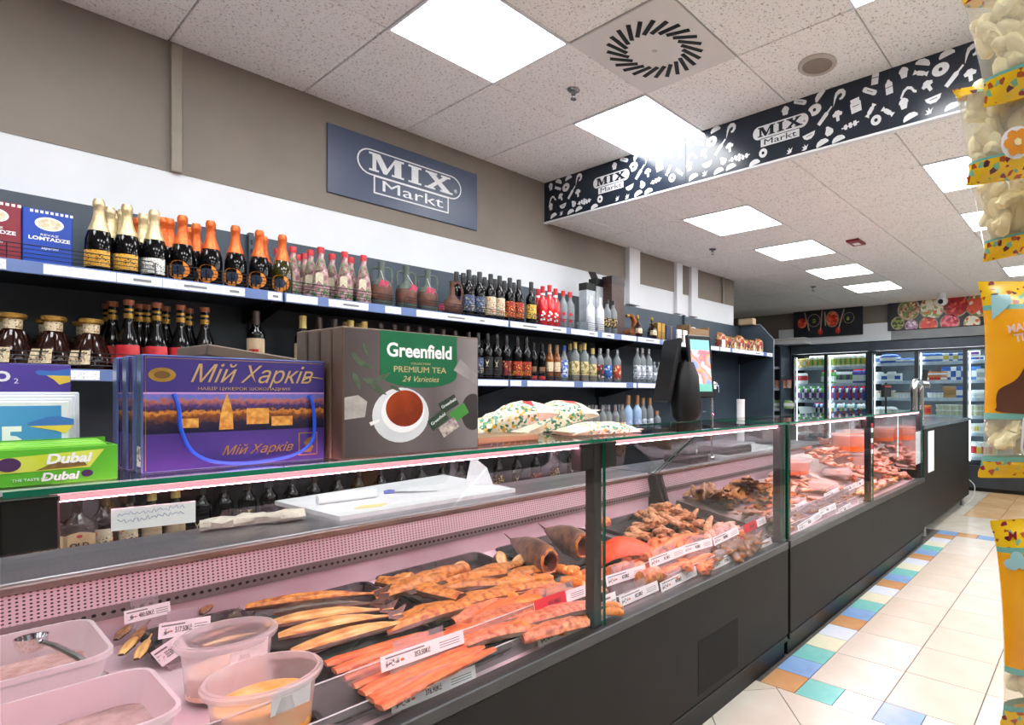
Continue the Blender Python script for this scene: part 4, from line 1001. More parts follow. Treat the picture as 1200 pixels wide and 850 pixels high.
# ================================================================ refrigerated counters
GX = -1.318          # outer face of the front glass
ZT = 1.232           # top of the glass top
DA, DB = 0.592, -0.085
def deckz(X): return DA+(X+1.36)*DB
PERF = None
def perf_mat():
    m, nt, b = new_mat('perforated_liner')
    N, L = nt.nodes, nt.links
    b.inputs['Roughness'].default_value = 0.35; b.inputs['Metallic'].default_value = 0.2
    tc = N.new('ShaderNodeTexCoord')
    sx = N.new('ShaderNodeSeparateXYZ'); L.new(tc.outputs['Object'], sx.inputs[0])
    def cell(out, per):
        d = N.new('ShaderNodeMath'); d.operation = 'DIVIDE'; d.inputs[1].default_value = per; L.new(out, d.inputs[0])
        f = N.new('ShaderNodeMath'); f.operation = 'FRACT'; L.new(d.outputs[0], f.inputs[0])
        s = N.new('ShaderNodeMath'); s.operation = 'SUBTRACT'; s.inputs[1].default_value = 0.5; L.new(f.outputs[0], s.inputs[0])
        p = N.new('ShaderNodeMath'); p.operation = 'POWER'; p.inputs[1].default_value = 2; L.new(s.outputs[0], p.inputs[0])
        return p.outputs[0]
    a = N.new('ShaderNodeMath'); a.operation = 'ADD'; L.new(cell(sx.outputs['Y'], 0.0125), a.inputs[0]); L.new(cell(sx.outputs['Z'], 0.0095), a.inputs[1])
    lt = N.new('ShaderNodeMath'); lt.operation = 'LESS_THAN'; lt.inputs[1].default_value = 0.06; L.new(a.outputs[0], lt.inputs[0])
    mx = N.new('ShaderNodeMix'); mx.data_type = 'RGBA'; mx.inputs[6].default_value = hexc('#d9c3cb'); mx.inputs[7].default_value = hexc('#2a1c20')  # panel colour carries the same painted-in lamp pink as the liner
    L.new(lt.outputs[0], mx.inputs[0]); L.new(mx.outputs[2], b.inputs['Base Color'])
    return m
PERF = perf_mat()
STRIP = mat('grey_air_strip', '#8a7f80', 0.4, 0.4, c2='#948889', scale=10)
hole_strip = MB().prism(circ(.0045, 6, 1.2, 1), (0, 0, 0), (0, 1, 0), (0, 0, 1), .0006).mesh('air_hole', BLACK)
GL2 = pane('rear_screen_glass', '#fcfcfc', 0.985)
NOTE = mat('vent_grille', '#171717', .7, c2='#2a2a2a', scale=500, spec=.2)

def counter(label, Y0, Y1, panels, posts, name_first):
    t = thing('display_counter', label, 'display counter', (0, 0, 0), group='refrigerated glass counters')
    MB().cbox((-1.33, Y0+.004, .12), (-1.305, Y1-.004, .565), .003).build('front_panel', DARK, t)
    MB().box((-1.36, Y0+.01, 0.0), (-1.325, Y1-.01, .12)).build('plinth', BLACK, t)
    MB().cbox((-1.345, Y0+.002, .083), (-1.308, Y1-.002, .112), .003).build('kick_rail', BLACK, t)
    MB().cbox((-1.36, Y0+.002, .567), (-1.302, Y1-.002, .606), .004).build('sill_rail', ALU, t)
    MB().box((-1.312, Y0+.002, .548), (-1.306, Y1-.002, .566)).build('shadow_gap', BLACK, t)
    # body, deck, back
    MB().box((-2.68, Y0+.004, 0.06), (-2.3, Y1-.004, .84)).build('rear_body', DARK, t)
    MB().prism([(-1.365, .57), (-1.365, deckz(-1.365)), (-2.22, deckz(-2.22)), (-2.22, .57)], (0, Y1-.006, 0), (1, 0, 0), (0, 0, 1), Y1-Y0-.012).build('deck', LINER, t)
    MB().box((-2.25, Y0+.006, .6), (-2.228, Y1-.006, .748)).build('rear_liner', LINER, t)
    MB().prism([(-2.225, .748), (-2.215, .748), (-2.215, .785), (-2.225, .785)], (0, Y1-.006, 0), (1, 0, 0), (0, 0, 1), Y1-Y0-.012).build('air_strip', STRIP, t)
    hs = MB()
    y = Y0+.02
    while y < Y1-.02:
        hs.prism(circ(.0052, 6, 1.1, 1), (-2.2148, y, .766), (0, 1, 0), (0, 0, 1), .0006); y += .02
    hs.build('air_holes', BLACK, t)['kind'] = 'stuff'
    MB().prism([(-2.235, .785), (-2.218, .785), (-2.235, .862), (-2.25, .862)], (0, Y1-.006, 0), (1, 0, 0), (0, 0, 1), Y1-Y0-.012).build('perforated_panel', PERF, t)
    MB().box((-2.26, Y0+.006, .785), (-2.236, Y1-.006, .862)).build('rear_liner_top', LINER, t)
    MB().cbox((-2.262, Y0+.006, .862), (-2.222, Y1-.006, .884), .003).build('liner_nose', mat('rose_steel', '#a08a86', .25, .7, c2='#8d7874', scale=8), t)
    MB().cbox((-2.62, Y0+.004, .866), (-2.245, Y1-.004, .89), .003).build('worktop', STEEL, t)
    for (y0, y1) in panels:
        g = MB(); g.box((GX-.008, y0, .602), (GX, y1, 1.218))
        g.m = [0 if f in (2+1, 5) else 1 for f in range(6)]
        g.build('front_glass', [GLASS, GEDGE], t)
        g = MB(); g.box((-1.81, y0, ZT-.010), (GX+.006, y1, ZT)); g.m = [0, 0, 1, 1, 1, 1]
        g.build('top_glass', [GLASS, GEDGE], t)
        # sloping rear screen
        sgl = MB().prism([(-1.80, 1.215), (-2.20, .905), (-2.196, .900), (-1.796, 1.210)], (0, y1-.01, 0), (1, 0, 0), (0, 0, 1), y1-y0-.02)
        sgl.build('rear_screen', GL2, t)
        lb = MB().cbox((-1.352, y0+.05, 1.207), (-1.334, y1-.05, 1.2205), .002).build('lamp_profile', emis('lamp_cover_pink', '#f0a3ae', .55), t)
        MB().box((-1.3516, y0+.055, 1.2052), (-1.340, y1-.055, 1.2068)).build('lamp_tube', CASELED, lb)
    for (y0, y1, full) in posts:
        MB().cbox((GX-.05, y0, .6), (GX-.009, y1, ZT-.012), .002).build('post', BLACK, t)
        for (a, b2) in (((y0-.06, y0-.002), (y1+.002, y1+.075)) if full else (((y1+.002, y1+.075),) if full is False else ())):
            MB().cbox((GX-.055, a, ZT-.10), (GX-.0085, b2, ZT-.013), .003).build('glass_clamp', BLACK, t)
    for y in (Y0+.002, Y1-.024):
        MB().prism([(-1.36, .57), (-1.36, .60), (-2.1, .67), (-2.17, .88), (-2.3, .88), (-2.3, .57)], (0, y+.02, 0), (1, 0, 0), (0, 0, 1), .02).build('side_wall', BLACK, t)
        MB().prism([(-1.33, .60), (-1.33, 1.215), (-1.80, 1.215), (-2.17, .885), (-2.1, .675)], (0, y+.014, 0), (1, 0, 0), (0, 0, 1), .006).build('side_glass', GL2, t)
        for (p, q) in (((-1.80, 1.215), (-2.2, .885)),):
            MB().tube([(p[0], y+.011, p[1]), (q[0], y+.011, q[1])], .004, 4).build('side_glass_edge', mat('glass_edge_grey', '#6f7d7c', .2), t)
    return t
cA = counter('long glass fish counter in front, with boxes standing on its glass top', -1.35, 2.80, ((-1.34, .075), (.085, 1.408), (1.414, 2.79)), ((.03, .072, True), (1.368, 1.405, True), (2.745, 2.785, None)), 'a')
cB = counter('far glass fish counter beyond the double post, nearest the beer bar', 2.82, 5.72, ((2.83, 4.25), (4.258, 5.70)), ((2.835, 2.875, False), (4.20, 4.24, True), (5.66, 5.70, None)), 'b')
MB().prism([(0,0),(.32,0),(.32,.22),(0,.22)], (-1.3046, 1.95, .15), (0, 1, 0), (0, 0, 1), .0008).build('vent_grille', NOTE, cA)
MB().box((-2.14, 5.688, .675), (-1.36, 5.692, 1.19)).build('mirror_end', CHROME, cB)
for k, (z, m) in enumerate(((1.14, RED), (1.105, PAPER), (1.03, PAPER), (.985, RED), (.95, PAPER))):
    MB().box((-1.3175, 4.20, z), (-1.3168, 4.243, z+.03)).build('post_sticker', m, cB)

def at_deck(u, v, h=.02):
    x, y, w = ray(u, v)
    # plane z = DA + (X+1.36)*DB + h
    t = (DA+1.36*DB+h-CH)/(w-DB*x)
    return Vector((x*t, y*t, CH+w*t))

# ---------------------------------------------------------------- smoked fish and meat
GOLDF = mat('golden_smoked_flesh', '#e39a48', .3, c2='#8f4516', scale=48, bump=.35, bscale=60)
GOLDL2 = mat('pale_golden_flesh', '#efc478', .3, c2='#b06f2a', scale=48, bump=.3, bscale=60, stretch=(.3, 1, 1))
SALM = mat('salmon_flesh', '#e8874a', .33, c2='#b24a1e', scale=60, bump=.35, bscale=70, stretch=(.25, 1, 1))
SALMR = mat('red_salmon', '#f0561c', .35, c2='#c93a0c', scale=40, bump=.2)
PINKF = mat('rosy_smoked_flesh', '#e39468', .33, c2='#9a4526', scale=48, bump=.35, bscale=60)
SKIN = mat('dark_fish_skin', '#3a2a22', .25, c2='#5a3d28', scale=30, bump=.2, bscale=80)
SKING = mat('grey_fish_skin', '#4f4038', .28, c2='#8a6448', scale=30, bump=.2, bscale=80)
BRN = mat('brown_dried_fish', '#b07848', .4, c2='#5e3018', scale=60, bump=.35, bscale=80)
TANF = mat('tan_dried_fish', '#dda574', .4, c2='#8d4d28', scale=60, bump=.35, bscale=80)
CAV = mat('cavity_red', '#6d2a1c', .4, c2='#8d3f26', scale=40, bump=.4)
NUG = mat('smoked_nugget', '#ec9f44', .28, c2='#b8601c', scale=40, bump=.2, bscale=50)
WHF = mat('pinkish_white_fish', '#e6b9a8', .35, c2='#cf8f7a', scale=26, bump=.3, bscale=60)

def piece(L, W, T, mats, wprof=None, bend=0.0, rise=0.0, seed=0, n=10, k=14, rough=.12, flat=.35):
    """lofted lump: length along X, upper faces in the first material, lower ones in the second"""
    rnd = random.Random(seed)
    rings = []
    for j in range(n):
        s = j/(n-1)
        wp = wprof(s) if wprof else math.sin(PI*(.06+.88*s))**.5
        cx = (s-.5)*L; cy = bend*math.sin(PI*s); cz = rise*math.sin(PI*s)
        ring = []
        for i in range(k):
            a = 2*PI*i/k
            q = 1+rnd.uniform(-rough, rough)
            yy = math.cos(a)*W/2*wp*q; zz = math.sin(a)*T/2*(wp**.7)*q
            if zz < 0: zz *= flat
            ring.append((cx, cy+yy, cz+zz+T*.5*flat))
        rings.append(ring)
    b = MB().loft(rings, mfun=lambda j, i: 0 if 0 < i < k//2-1 else 1)
    return b.mesh('flesh', mats, True)
def tail_mesh(sz, m):
    return MB().prism([(0,-.12*sz),(0,.12*sz),(.5*sz,.32*sz),(1*sz,.55*sz),(.72*sz,.0),(1*sz,-.55*sz),(.5*sz,-.32*sz)], (0, 0, 0), (1, 0, 0), (0, .6, .8), .003).mesh('tail_fin', m)
def prof_fish(s): return max(.12, (math.sin(PI*min(1, s*1.05+.12))**.8)) if s < .85 else .16
def prof_strip(s): return .25+.75*math.sin(PI*min(1, .12+s*.86))**.6
def prof_chunk(s): return .7+.3*math.sin(PI*s)
def put_piece(name, me, a, b, label, cat, group=None, tail=None, up=0.0, roll=0.0, parts=()):
    d = b-a
    t = thing(name, label, cat, (a+b)/2+Vector((0, 0, up)), group=group)
    yaw = math.atan2(d.y, d.x); pitch = -math.atan2(d.z, math.hypot(d.x, d.y))
    t.rotation_euler = (roll, pitch, yaw)
    link('flesh', me, t)
    if tail is not None: link('tail_fin', tail, t, (d.length*.44, 0, .012))
    return t
FT = tail_mesh(.035, SKIN)

# black display trays
def tray(X0, X1, Y0, Y1, label, dz=0.0, h=.028):
    xm, ym = (X0+X1)/2, (Y0+Y1)/2
    t = thing('display_tray', label, 'tray', (xm, ym, deckz(xm)+.001+dz), rot=(0, -math.atan(DB), 0), group='black display trays')
    a, b2, r = (X1-X0)/2, (Y1-Y0)/2, .03
    def rr(ix, z):
        out = []
        for cx, cy, a0 in ((a-r, b2-r, 0), (-a+r, b2-r, PI/2), (-a+r, -b2+r, PI), (a-r, -b2+r, 1.5*PI)):
            for q in range(4):
                th = a0+PI/2*q/3; out.append((cx+(r-ix)*math.cos(th), cy+(r-ix)*math.sin(th), z))
        return out
    MB().loft([rr(.02, .0), rr(.002, h), rr(-.008, h), rr(-.008, h+.003), rr(.004, h+.003), rr(.022, .004)]).build('tray_shell', BLACKTRAY, t, True)
tray(-1.74, -1.40, .58, 1.10, 'black tray holding orange salmon strips at the front glass')
tray(-2.16, -1.80, .60, 1.02, 'black tray holding the golden mackerel halves')
tray(-2.2, -1.98, .40, .52, 'small black tray of dried fish bits between tubs and tags')
tray(-2.2, -2.0, .53, .64, 'small black tray behind the second price tag')
tray(-2.17, -1.80, 1.06, 1.5, 'black tray under the smoked fillets and headless fish', .001)
tray(-1.76, -1.42, 1.13, 1.37, 'black tray under the orange smoked nuggets at the front glass')

# salmon strips
for k in range(7):
    y = .615+.02*k
    a = at_deck(392+11*k, 778+8.0*k, .045); b_ = at_deck(492+13*k, 747+3.5*k, .045)
    me = piece((b_-a).length*1.2, .056, .026, [SALM, PINKF], prof_strip, bend=random.uniform(-.014, .014), seed=k, rough=.14)
    put_piece('salmon_strip', me, a, b_, 'orange salmon strip in the front black tray, %s from the tubs' % ORD[k], 'fish', 'salmon strips')
for k in range(3):
    a = at_deck(500+14*k, 768-5*k, .06); b_ = at_deck(568+14*k, 742-5*k, .06)
    me = piece((b_-a).length, .04, .022, [SALM, SALM], prof_strip, seed=20+k)
    put_piece('salmon_strip', me, a, b_, 'orange salmon strip lying on the second layer of the front tray', 'fish', 'salmon strips on top')
# mackerel halves
mk = [((300, 716), (446, 700), .055, GOLDF, SKIN, 'whole smoked mackerel lying at the back with raised tail fin'), ((330, 722), (440, 712), .06, SKIN, SKIN, 'dark-skinned smoked mackerel half lying on the golden ones'),
      ((322, 737), (452, 719), .06, GOLDL2, SKIN, 'pale golden mackerel half, middle of the tray'), ((336, 750), (462, 726), .06, GOLDL2, SKIN, 'pale golden mackerel half, second nearest the glass'), ((352, 768), (486, 732), .06, GOLDL2, SKIN, 'pale golden mackerel half nearest the glass')]
for k, (p, q, w, m1, m2, lab) in enumerate(mk):
    a, b_ = at_deck(*p, .045+.006*(5-k)), at_deck(*q, .045+.006*(5-k))
    me = piece((b_-a).length*1.15, w*1.35, .05, [m1, m2], prof_fish, bend=.01, rise=.004, seed=40+k, rough=.05)
    put_piece('smoked_mackerel', me, a, b_, lab, 'fish', 'smoked mackerel', tail_mesh(.055, SKIN))
# thin dark fish by the tags
for k, (p, q) in enumerate((((212, 748), (272, 726)), ((222, 756), (290, 732)), ((238, 760), (305, 742)), ((150, 762), (176, 728)), ((142, 770), (166, 742)), ((136, 752), (160, 728)), ((160, 775), (178, 745)), ((236, 722), (252, 705)))):
    a, b_ = at_deck(*p, .035), at_deck(*q, .045)
    me = piece((b_-a).length, .03, .02, [GOLDL2 if k in (2, 4, 6) else BRN, SKIN], prof_fish, seed=60+k)
    put_piece('dried_fish', me, a, b_, ('slim dark dried fish in the tray behind the round tub, %s one' % ORD[k]) if k < 3 else ('dried fish bit in the small tray beside the white tubs, %s piece' % ORD[k-3]), 'fish', 'slim dried fish', FT if k < 3 else None)
# smoked chunks and fillets
ch = [((446, 705), (512, 686), .10, .055, GOLDF, SKIN, 'golden smoked fish chunk with dark skin nearest the mackerel tails'), ((455, 688), (530, 705), .07, .05, GOLDF, SKIN, 'long golden smoked chunk leaning over its neighbour'), ((482, 692), (540, 674), .07, .06, GOLDF, GOLDF, 'upright golden smoked chunk, highest of the cluster'),
      ((520, 690), (585, 678), .06, .05, GOLDF, SKIN, 'reddish golden smoked chunk between cluster and fillets'), ((460, 690), (480, 680), .06, .04, GOLDF, SKIN, 'small golden chunk behind the mackerel tails')]
for k, (p, q, w, T, m1, m2, lab) in enumerate(ch):
    a, b_ = at_deck(*p, .05), at_deck(*q, .06)
    put_piece('smoked_fish_chunk', piece((b_-a).length*1.25, w*1.15, T*1.15, [m1, m2], prof_chunk, bend=.012, seed=80+k, rough=.16), a, b_, lab, 'fish', 'smoked chunks')
fi = [((462, 742), (545, 716), .075, GOLDF, SKIN, 'smoked fillet nearest the salmon strips'), ((500, 728), (600, 700), .09, GOLDF, SKIN, 'broad golden smoked fillet in the middle row'), ((505, 700), (588, 690), .08, GOLDF, SKIN, 'curved smoked fillet beside the chunk cluster'),
      ((538, 745), (640, 716), .10, PINKF, SKIN, 'wide rosy smoked fillet in front of the price tag gap'), ((560, 708), (640, 690), .085, GOLDF, SKIN, 'thick golden fillet left of the nuggets'), ((545, 686), (600, 668), .085, GOLDF, SKIN, 'golden fillet lying below the round cut steak'),
      ((585, 690), (640, 672), .08, GOLDF, SKIN, 'orange fillet just below the headless fish'), ((590, 742), (690, 716), .09, PINKF, SKIN, 'rosy fillet under the nuggets near the post'), ((545, 762), (610, 745), .07, PINKF, SKIN, 'rosy fillet edge behind the front price holder'), ((560, 732), (625, 708), .07, SALM, SALM, 'salmon coloured fillet between rosy ones'), ((620, 752), (680, 735), .07, PINKF, PINKF, 'rosy fillet close to the front glass by the post')]
for k, (p, q, w, m1, m2, lab) in enumerate(fi):
    a, b_ = at_deck(*p, .035), at_deck(*q, .045)
    put_piece('smoked_fillet', piece((b_-a).length*1.25, w*1.25, .05, [m1, m2], lambda s: .45+.55*math.sin(PI*min(1, .1+.8*s)), bend=random.uniform(-.02, .02), rise=.01, seed=100+k, rough=.1), a, b_, lab, 'fish', 'smoked fillets')
rf = random.Random(31)
for k in range(12):
    u = rf.uniform(500, 690); v = rf.uniform(700, 750)-(u-595)*.2
    a, b_ = at_deck(u-38, v+10, .03), at_deck(u+38, v-12, .035)
    put_piece('smoked_fillet', piece(.2, .11, .045, [(GOLDF, PINKF, SALM)[k % 3], SKIN], lambda s: .5+.5*math.sin(PI*min(1, .1+.8*s)), bend=rf.uniform(-.02, .02), rise=.01, seed=150+k, rough=.1), a, b_, 'smoked fillet lying under the upper fillets between salmon and post', 'fish', 'lower smoked fillets')
# cut steaks at the back
for k, (u, v, r) in enumerate(((537, 668, .035), (585, 658, .045), (608, 660, .04))):
    p = at_deck(u, v, .05)
    t = thing('fish_steak', 'round cut fish steak with dark rim at the back, %s from the left' % ORD[k], 'fish', p, rot=(.5, -.4, random.uniform(0, 3)), group='fish steaks')
    MB().lathe([(0, -.018), (r*.95, -.018), (r, 0), (r*.97, .018)], 16, squash=.62).build('skin', SKIN, t, True)
    MB().lathe([(r*.96, .0181), (r*.4, .021), (0, .019)], 16, squash=.62).build('cut_face', GOLDL2, t, True)
# headless fish with open cavity
def headless(u1, v1, u2, v2, R_, label, h=.09, skin=SKING):
    a, b_ = at_deck(u1, v1, h), at_deck(u2, v2, h)
    d = b_-a; L = d.length
    t = thing('headless_smoked_fish', label, 'fish', (a+b_)/2, rot=(0, 0, math.atan2(d.y, d.x)), group='headless smoked fish')
    rings = []
    for s, q in ((0.0, .62), (.02, .82), (.08, 1.0), (.35, 1.05), (.6, .85), (.85, .45), (1, .2)):
        rings.append([((s-.5)*L, math.cos(x)*R_*.72*q, math.sin(x)*R_*q) for x in [2*PI*i/14 for i in range(14)]])
    MB().loft(rings, cap=False).build('body', skin, t, True)
    rim = []
    for s, q in ((.0, .63), (-.01, .72), (.02, .84)):
        rim.append([((s-.5)*L, math.cos(x)*R_*.72*q*(1+.06*math.sin(5*x)), math.sin(x)*R_*q*(1+.06*math.sin(5*x))) for x in [2*PI*i/14 for i in range(14)]])
    MB().loft(rim, cap=False).build('cut_rim', GOLDF, t, True)
    cav = []
    for s, q in ((.0, .62), (.1, .5), (.22, .25), (.26, .02)):
        cav.append([((s-.5)*L, math.cos(x)*R_*.72*q, math.sin(x)*R_*q) for x in [2*PI*i/14 for i in range(14)]])
    MB().loft(cav, cap=False).build('cavity', CAV, t, True)
    link('tail_fin', tail_mesh(.06, SKIN), t, (L*.46, 0, 0))
headless(645, 664, 600, 630, .062, 'headless smoked fish with open red cavity, left of the two')
headless(684, 645, 640, 618, .062, 'headless smoked fish with open golden cavity beside the counter post', .11)
put_piece('smoked_fish_chunk', piece(.16, .07, .07, [GOLDF, SKIN], prof_chunk, seed=210, rough=.2), at_deck(672, 655, .04), at_deck(705, 640, .05), 'curled golden fish belly under the headless fish', 'fish')
put_piece('smoked_fish_chunk', piece(.14, .08, .08, [GOLDF, CAV], prof_chunk, seed=211, rough=.2), at_deck(690, 622, .12), at_deck(712, 618, .1), 'red and golden fish collar lying on the headless fish', 'fish')
# nuggets
nm = [piece(.07, .042, .04, [NUG, NUG], prof_strip, bend=.008, seed=230+k, rough=.07) for k in range(4)]
rn = random.Random(5)
for k in range(30):
    u = 598+rn.random()*85; v = 672+rn.random()*36-(u-640)*.18
    p = at_deck(u, v, .04+.03*rn.random())
    t = thing('smoked_nugget', 'orange smoked nugget in the heap beside the red price tag', 'smoked bite', p, rn.uniform(-.4, 1.2), 'smoked nuggets')
    link('flesh', nm[k % 4], t)
for k in range(12):
    u = 640+rn.random()*80; v = 722+rn.random()*14-(u-680)*.35
    p = at_deck(u, v, .03)
    t = thing('smoked_nugget', 'orange smoked nugget in the front tray by the post', 'smoked bite', p, rn.uniform(-.4, 1.2), 'smoked nuggets in front')
    link('flesh', nm[k % 4], t)

# --- second window: salmon slab, dried fish heap, strips
t = thing('salmon_slab', 'bright orange-red salmon side standing against the counter post', 'fish', at_deck(728, 655, .03), rot=(.25, -.15, .9))
link('flesh', piece(.26, .17, .05, [SALMR, SALMR], prof_chunk, rise=.05, seed=300, rough=.06), t)
small = [piece(.13, .042, .034, [TANF, BRN], prof_strip, bend=.006, seed=310+k, rough=.09) for k in range(5)]
longp = [piece(.2, .036, .026, [TANF, BRN], prof_strip, bend=.006, seed=320+k, rough=.08) for k in range(4)]
orp = [piece(.16, .045, .03, [SALM, PINKF], prof_strip, bend=.02, seed=330+k, rough=.12) for k in range(4)]
whp = [piece(.14, .045, .035, [WHF, PINKF], prof_strip, bend=.015, seed=340+k, rough=.12) for k in range(4)]
grp = [piece(.15, .045, .03, [SKING, BRN], prof_fish, bend=.01, seed=350+k, rough=.08) for k in range(4)]
def heap(name, meshes, n, poly, hmax, yaw, label, group, seed, spread=.5, cat='fish', sc_=(.85, 1.15)):
    """pieces scattered over a four-cornered patch given by its picture corners, heaped toward the middle"""
    r = random.Random(seed)
    P = [at_deck(u, v, .02) for u, v in poly]
    for k in range(n):
        for tries in range(40):          # nothing stands in the divider between the two counters
            s, q = r.random(), r.random()
            p = (P[0]*(1-s)+P[1]*s)*(1-q)+(P[3]*(1-s)+P[2]*s)*q
            if not 2.66 < p.y < 2.98 and p.x > -2.12: break
        hh = hmax*(1-abs(2*s-1)**2)*(1-abs(2*q-1)**2)*r.uniform(.55, 1)
        p.z = deckz(p.x)+.015+hh
        if p.y > 2.9 and p.x < -1.56: p.z = .66+(-1.56-p.x)*.15+hh
        t = thing(name, label, cat, p, group=group, rot=(r.uniform(-.3, .3), r.uniform(-.25, .25), yaw+r.uniform(-spread, spread)))
        t.scale = (r.uniform(*sc_)*1.25,)*3
        link('flesh', r.choice(meshes), t)
heap('dried_fish', small, 64, ((735, 640), (800, 640), (835, 600), (760, 598)), .10, 2.6, 'small tan dried fish in the heap right of the red salmon side', 'heap of small dried fish', 1)
heap('dried_fish', longp, 44, ((785, 622), (850, 628), (855, 592), (800, 592)), .11, 2.2, 'long tan dried fish fanned out in the second window', 'fan of long dried fish', 2, .25)
heap('smoked_strip', orp, 40, ((735, 672), (830, 650), (850, 628), (745, 645)), .05, 1.9, 'orange smoked strip along the middle price tags', 'orange strips in the second window', 3)
heap('smoked_strip', [piece(.26, .045, .03, [GOLDF, SKIN], prof_strip, bend=.03, seed=360+k) for k in range(3)], 26, ((845, 600), (905, 605), (930, 580), (865, 578)), .10, 2.0, 'long golden smoked strip at the back of the second window', 'golden strips at the back', 4, .3)
heap('dried_fish', whp, 44, ((830, 640), (905, 632), (925, 610), (845, 612)), .07, 2.2, 'pale pink dried fish right of the fanned heap', 'pale dried fish', 5)
heap('dried_fish', grp, 34, ((825, 665), (900, 640), (920, 628), (850, 645)), .04, 1.8, 'grey-brown dried fish at the front of the second window', 'grey dried fish', 6)
heap('smoked_strip', orp, 24, ((760, 690), (835, 668), (850, 655), (770, 672)), .03, 1.8, 'orange smoked strip lying in front of the middle tags', 'orange strips in front', 7)
# blocks of cured fish behind the front tags
for k, (u, v) in enumerate(((724, 684), (742, 684), (760, 690))):
    put_piece('cured_fish_block', piece(.1, .07, .08, [PINKF, GOLDF], lambda s: .9, seed=380+k, rough=.05, flat=.8), at_deck(u-8, v, .03), at_deck(u+8, v-6, .03), 'block of cured fish behind the lower tags, %s from the post' % ORD[k], 'fish', 'cured fish blocks')
tray(-2.15, -1.75, 1.58, 2.1, 'black tray under the heap of small dried fish')
tray(-2.15, -1.75, 2.2, 2.72, 'black tray under the golden strips of the second window')
tray(-1.72, -1.42, 1.5, 2.05, 'black tray under the orange strips at the second window front')
tray(-1.72, -1.42, 2.12, 2.7, 'black tray under the grey fish at the second window front')

# --- far counter: heaps
def heapw(name, meshes, n, x0, x1, y0, y1, z0, z1, yaw, label, group, seed, spread=1.2, cat='fish', sc_=(.85, 1.15)):
    """pieces heaped over a patch of the far deck; x1 is the side at the glass, z0..z1 the rise toward the back"""
    r = random.Random(seed)
    for k in range(n):
        s, q = r.random(), r.random()
        x = x1+(x0-x1)*s; y = y0+(y1-y0)*q
        z = z0+(z1-z0)*s-.05*abs(2*q-1)**2*(1 if z1-z0 > .03 else 0)
        t = thing(name, label, cat, (x, y, max(z, deckz(x)+.012)), group=group, rot=(r.uniform(-.35, .35), r.uniform(-.3, .3), yaw+r.uniform(-spread, spread)))
        t.scale = (r.uniform(*sc_),)*3
        link('flesh', r.choice(meshes), t)
bed = mat('ice_bed', '#d9c9c4', .5, c2='#c4aca6', scale=30, bump=.5)
def riser(x0, x1, y0, y1, z0, z1, label):
    t = thing('display_bed', label, 'display bed', (0, 0, 0))
    MB().prism([(x1, deckz(x1)+.001), (x1, z0), (x0, z1), (x0, deckz(x0)+.001)], (0, y1, 0), (1, 0, 0), (0, 0, 1), y1-y0).build('bed', bed, t)
riser(-2.1, -1.56, 2.89, 4.18, .64, .72, 'sloping bed under the orange seafood bits')
riser(-2.1, -1.50, 4.26, 5.6, .64, .86, 'sloping bed under the cured meat in the last window')
heapw('seafood_bit', [piece(.07, .04, .03, [SALM, PINKF], prof_strip, bend=.02, seed=400+k, rough=.15) for k in range(3)], 120, -2.0, -1.58, 3.0, 3.9, .66, .75, 1.5, 'orange seafood bit in the first far window', 'orange seafood bits', 8)
heapw('dried_fish', grp, 44, -1.56, -1.42, 2.95, 4.2, .62, .64, 1.6, 'grey dried fish at the front of the first far window', 'grey fish in the far window', 9, .4)
heapw('fish_roll', whp, 50, -1.95, -1.55, 3.7, 4.3, .68, .78, 1.5, 'pale fish roll in the first far window below the orange tub', 'pale fish rolls', 10)
heapw('meat_slice', [piece(.12, .07, .04, [WHF, PINKF], prof_chunk, seed=420+k, rough=.16) for k in range(3)], 110, -1.85, -1.42, 4.35, 5.62, .64, .95, 1.5, 'pink cured meat piece in the last far window', 'pink cured meat', 11)
heapw('meat_slice', [piece(.1, .06, .04, [CAV, PINKF], prof_chunk, seed=430+k, rough=.16) for k in range(3)], 26, -2.1, -1.75, 4.5, 5.6, .9, .96, 1.5, 'dark red cured meat piece at the back of the last window', 'dark cured meat', 12)
heapw('seafood_bit', [piece(.08, .05, .03, [GOLDL2, TANF], prof_strip, seed=440+k, rough=.15) for k in range(3)], 30, -1.5, -1.42, 4.28, 5.6, .62, .64, 1.5, 'golden seafood bit at the front of the last far window', 'golden bits in the last window', 13)

# ---------------------------------------------------------------- tubs
WTUB = plastic('milky_tub_plastic', '#f2eef0', .12, .3)
CTUB = plastic('clear_tub_plastic', '#f1ecee', .62, .2)
def rrect(a, b2, r, z, n=4):
    out = []
    for cx, cy, a0 in ((a-r, b2-r, 0), (-a+r, b2-r, PI/2), (-a+r, -b2+r, PI), (a-r, -b2+r, 1.5*PI)):
        for q in range(n+1):
            th = a0+PI/2*q/n; out.append((cx+r*math.cos(th), cy+r*math.sin(th), z))
    return out
def rect_tub(x, y, a, b2, h, label, rotz=0.0, fill=None):
    t = thing('plastic_tub', label, 'tub', (x, y, deckz(x)+.014), rotz, 'white deli tubs')
    MB().loft([rrect(a*.9, b2*.9, .04, 0), rrect(a, b2, .05, h), rrect(a+.008, b2+.008, .055, h), rrect(a+.008, b2+.008, .055, h-.012)], cap=False).build('outer_wall', WTUB, t, True)
    MB().loft([rrect(a, b2, .05, h), rrect(a*.9-.002, b2*.9-.002, .04, .004)], cap=False).build('inner_wall', WTUB, t, True)
    MB().add(rrect(a*.9, b2*.9, .04, .003), [tuple(range(20))]).build('tub_floor', WTUB, t)
    MB().add([(p[0], p[1], p[2]) for p in rrect(a*.93, b2*.93, .045, h*.38)], [tuple(range(20))]).build('contents', fill or mat('marinade_pink', '#d9b7b0', .25, c2='#b98f86', scale=30, bump=.4), t)
    return t
rect_tub(-2.01, .12, .17, .17, .115, 'white rectangular deli tub at the left edge, farther from the glass')
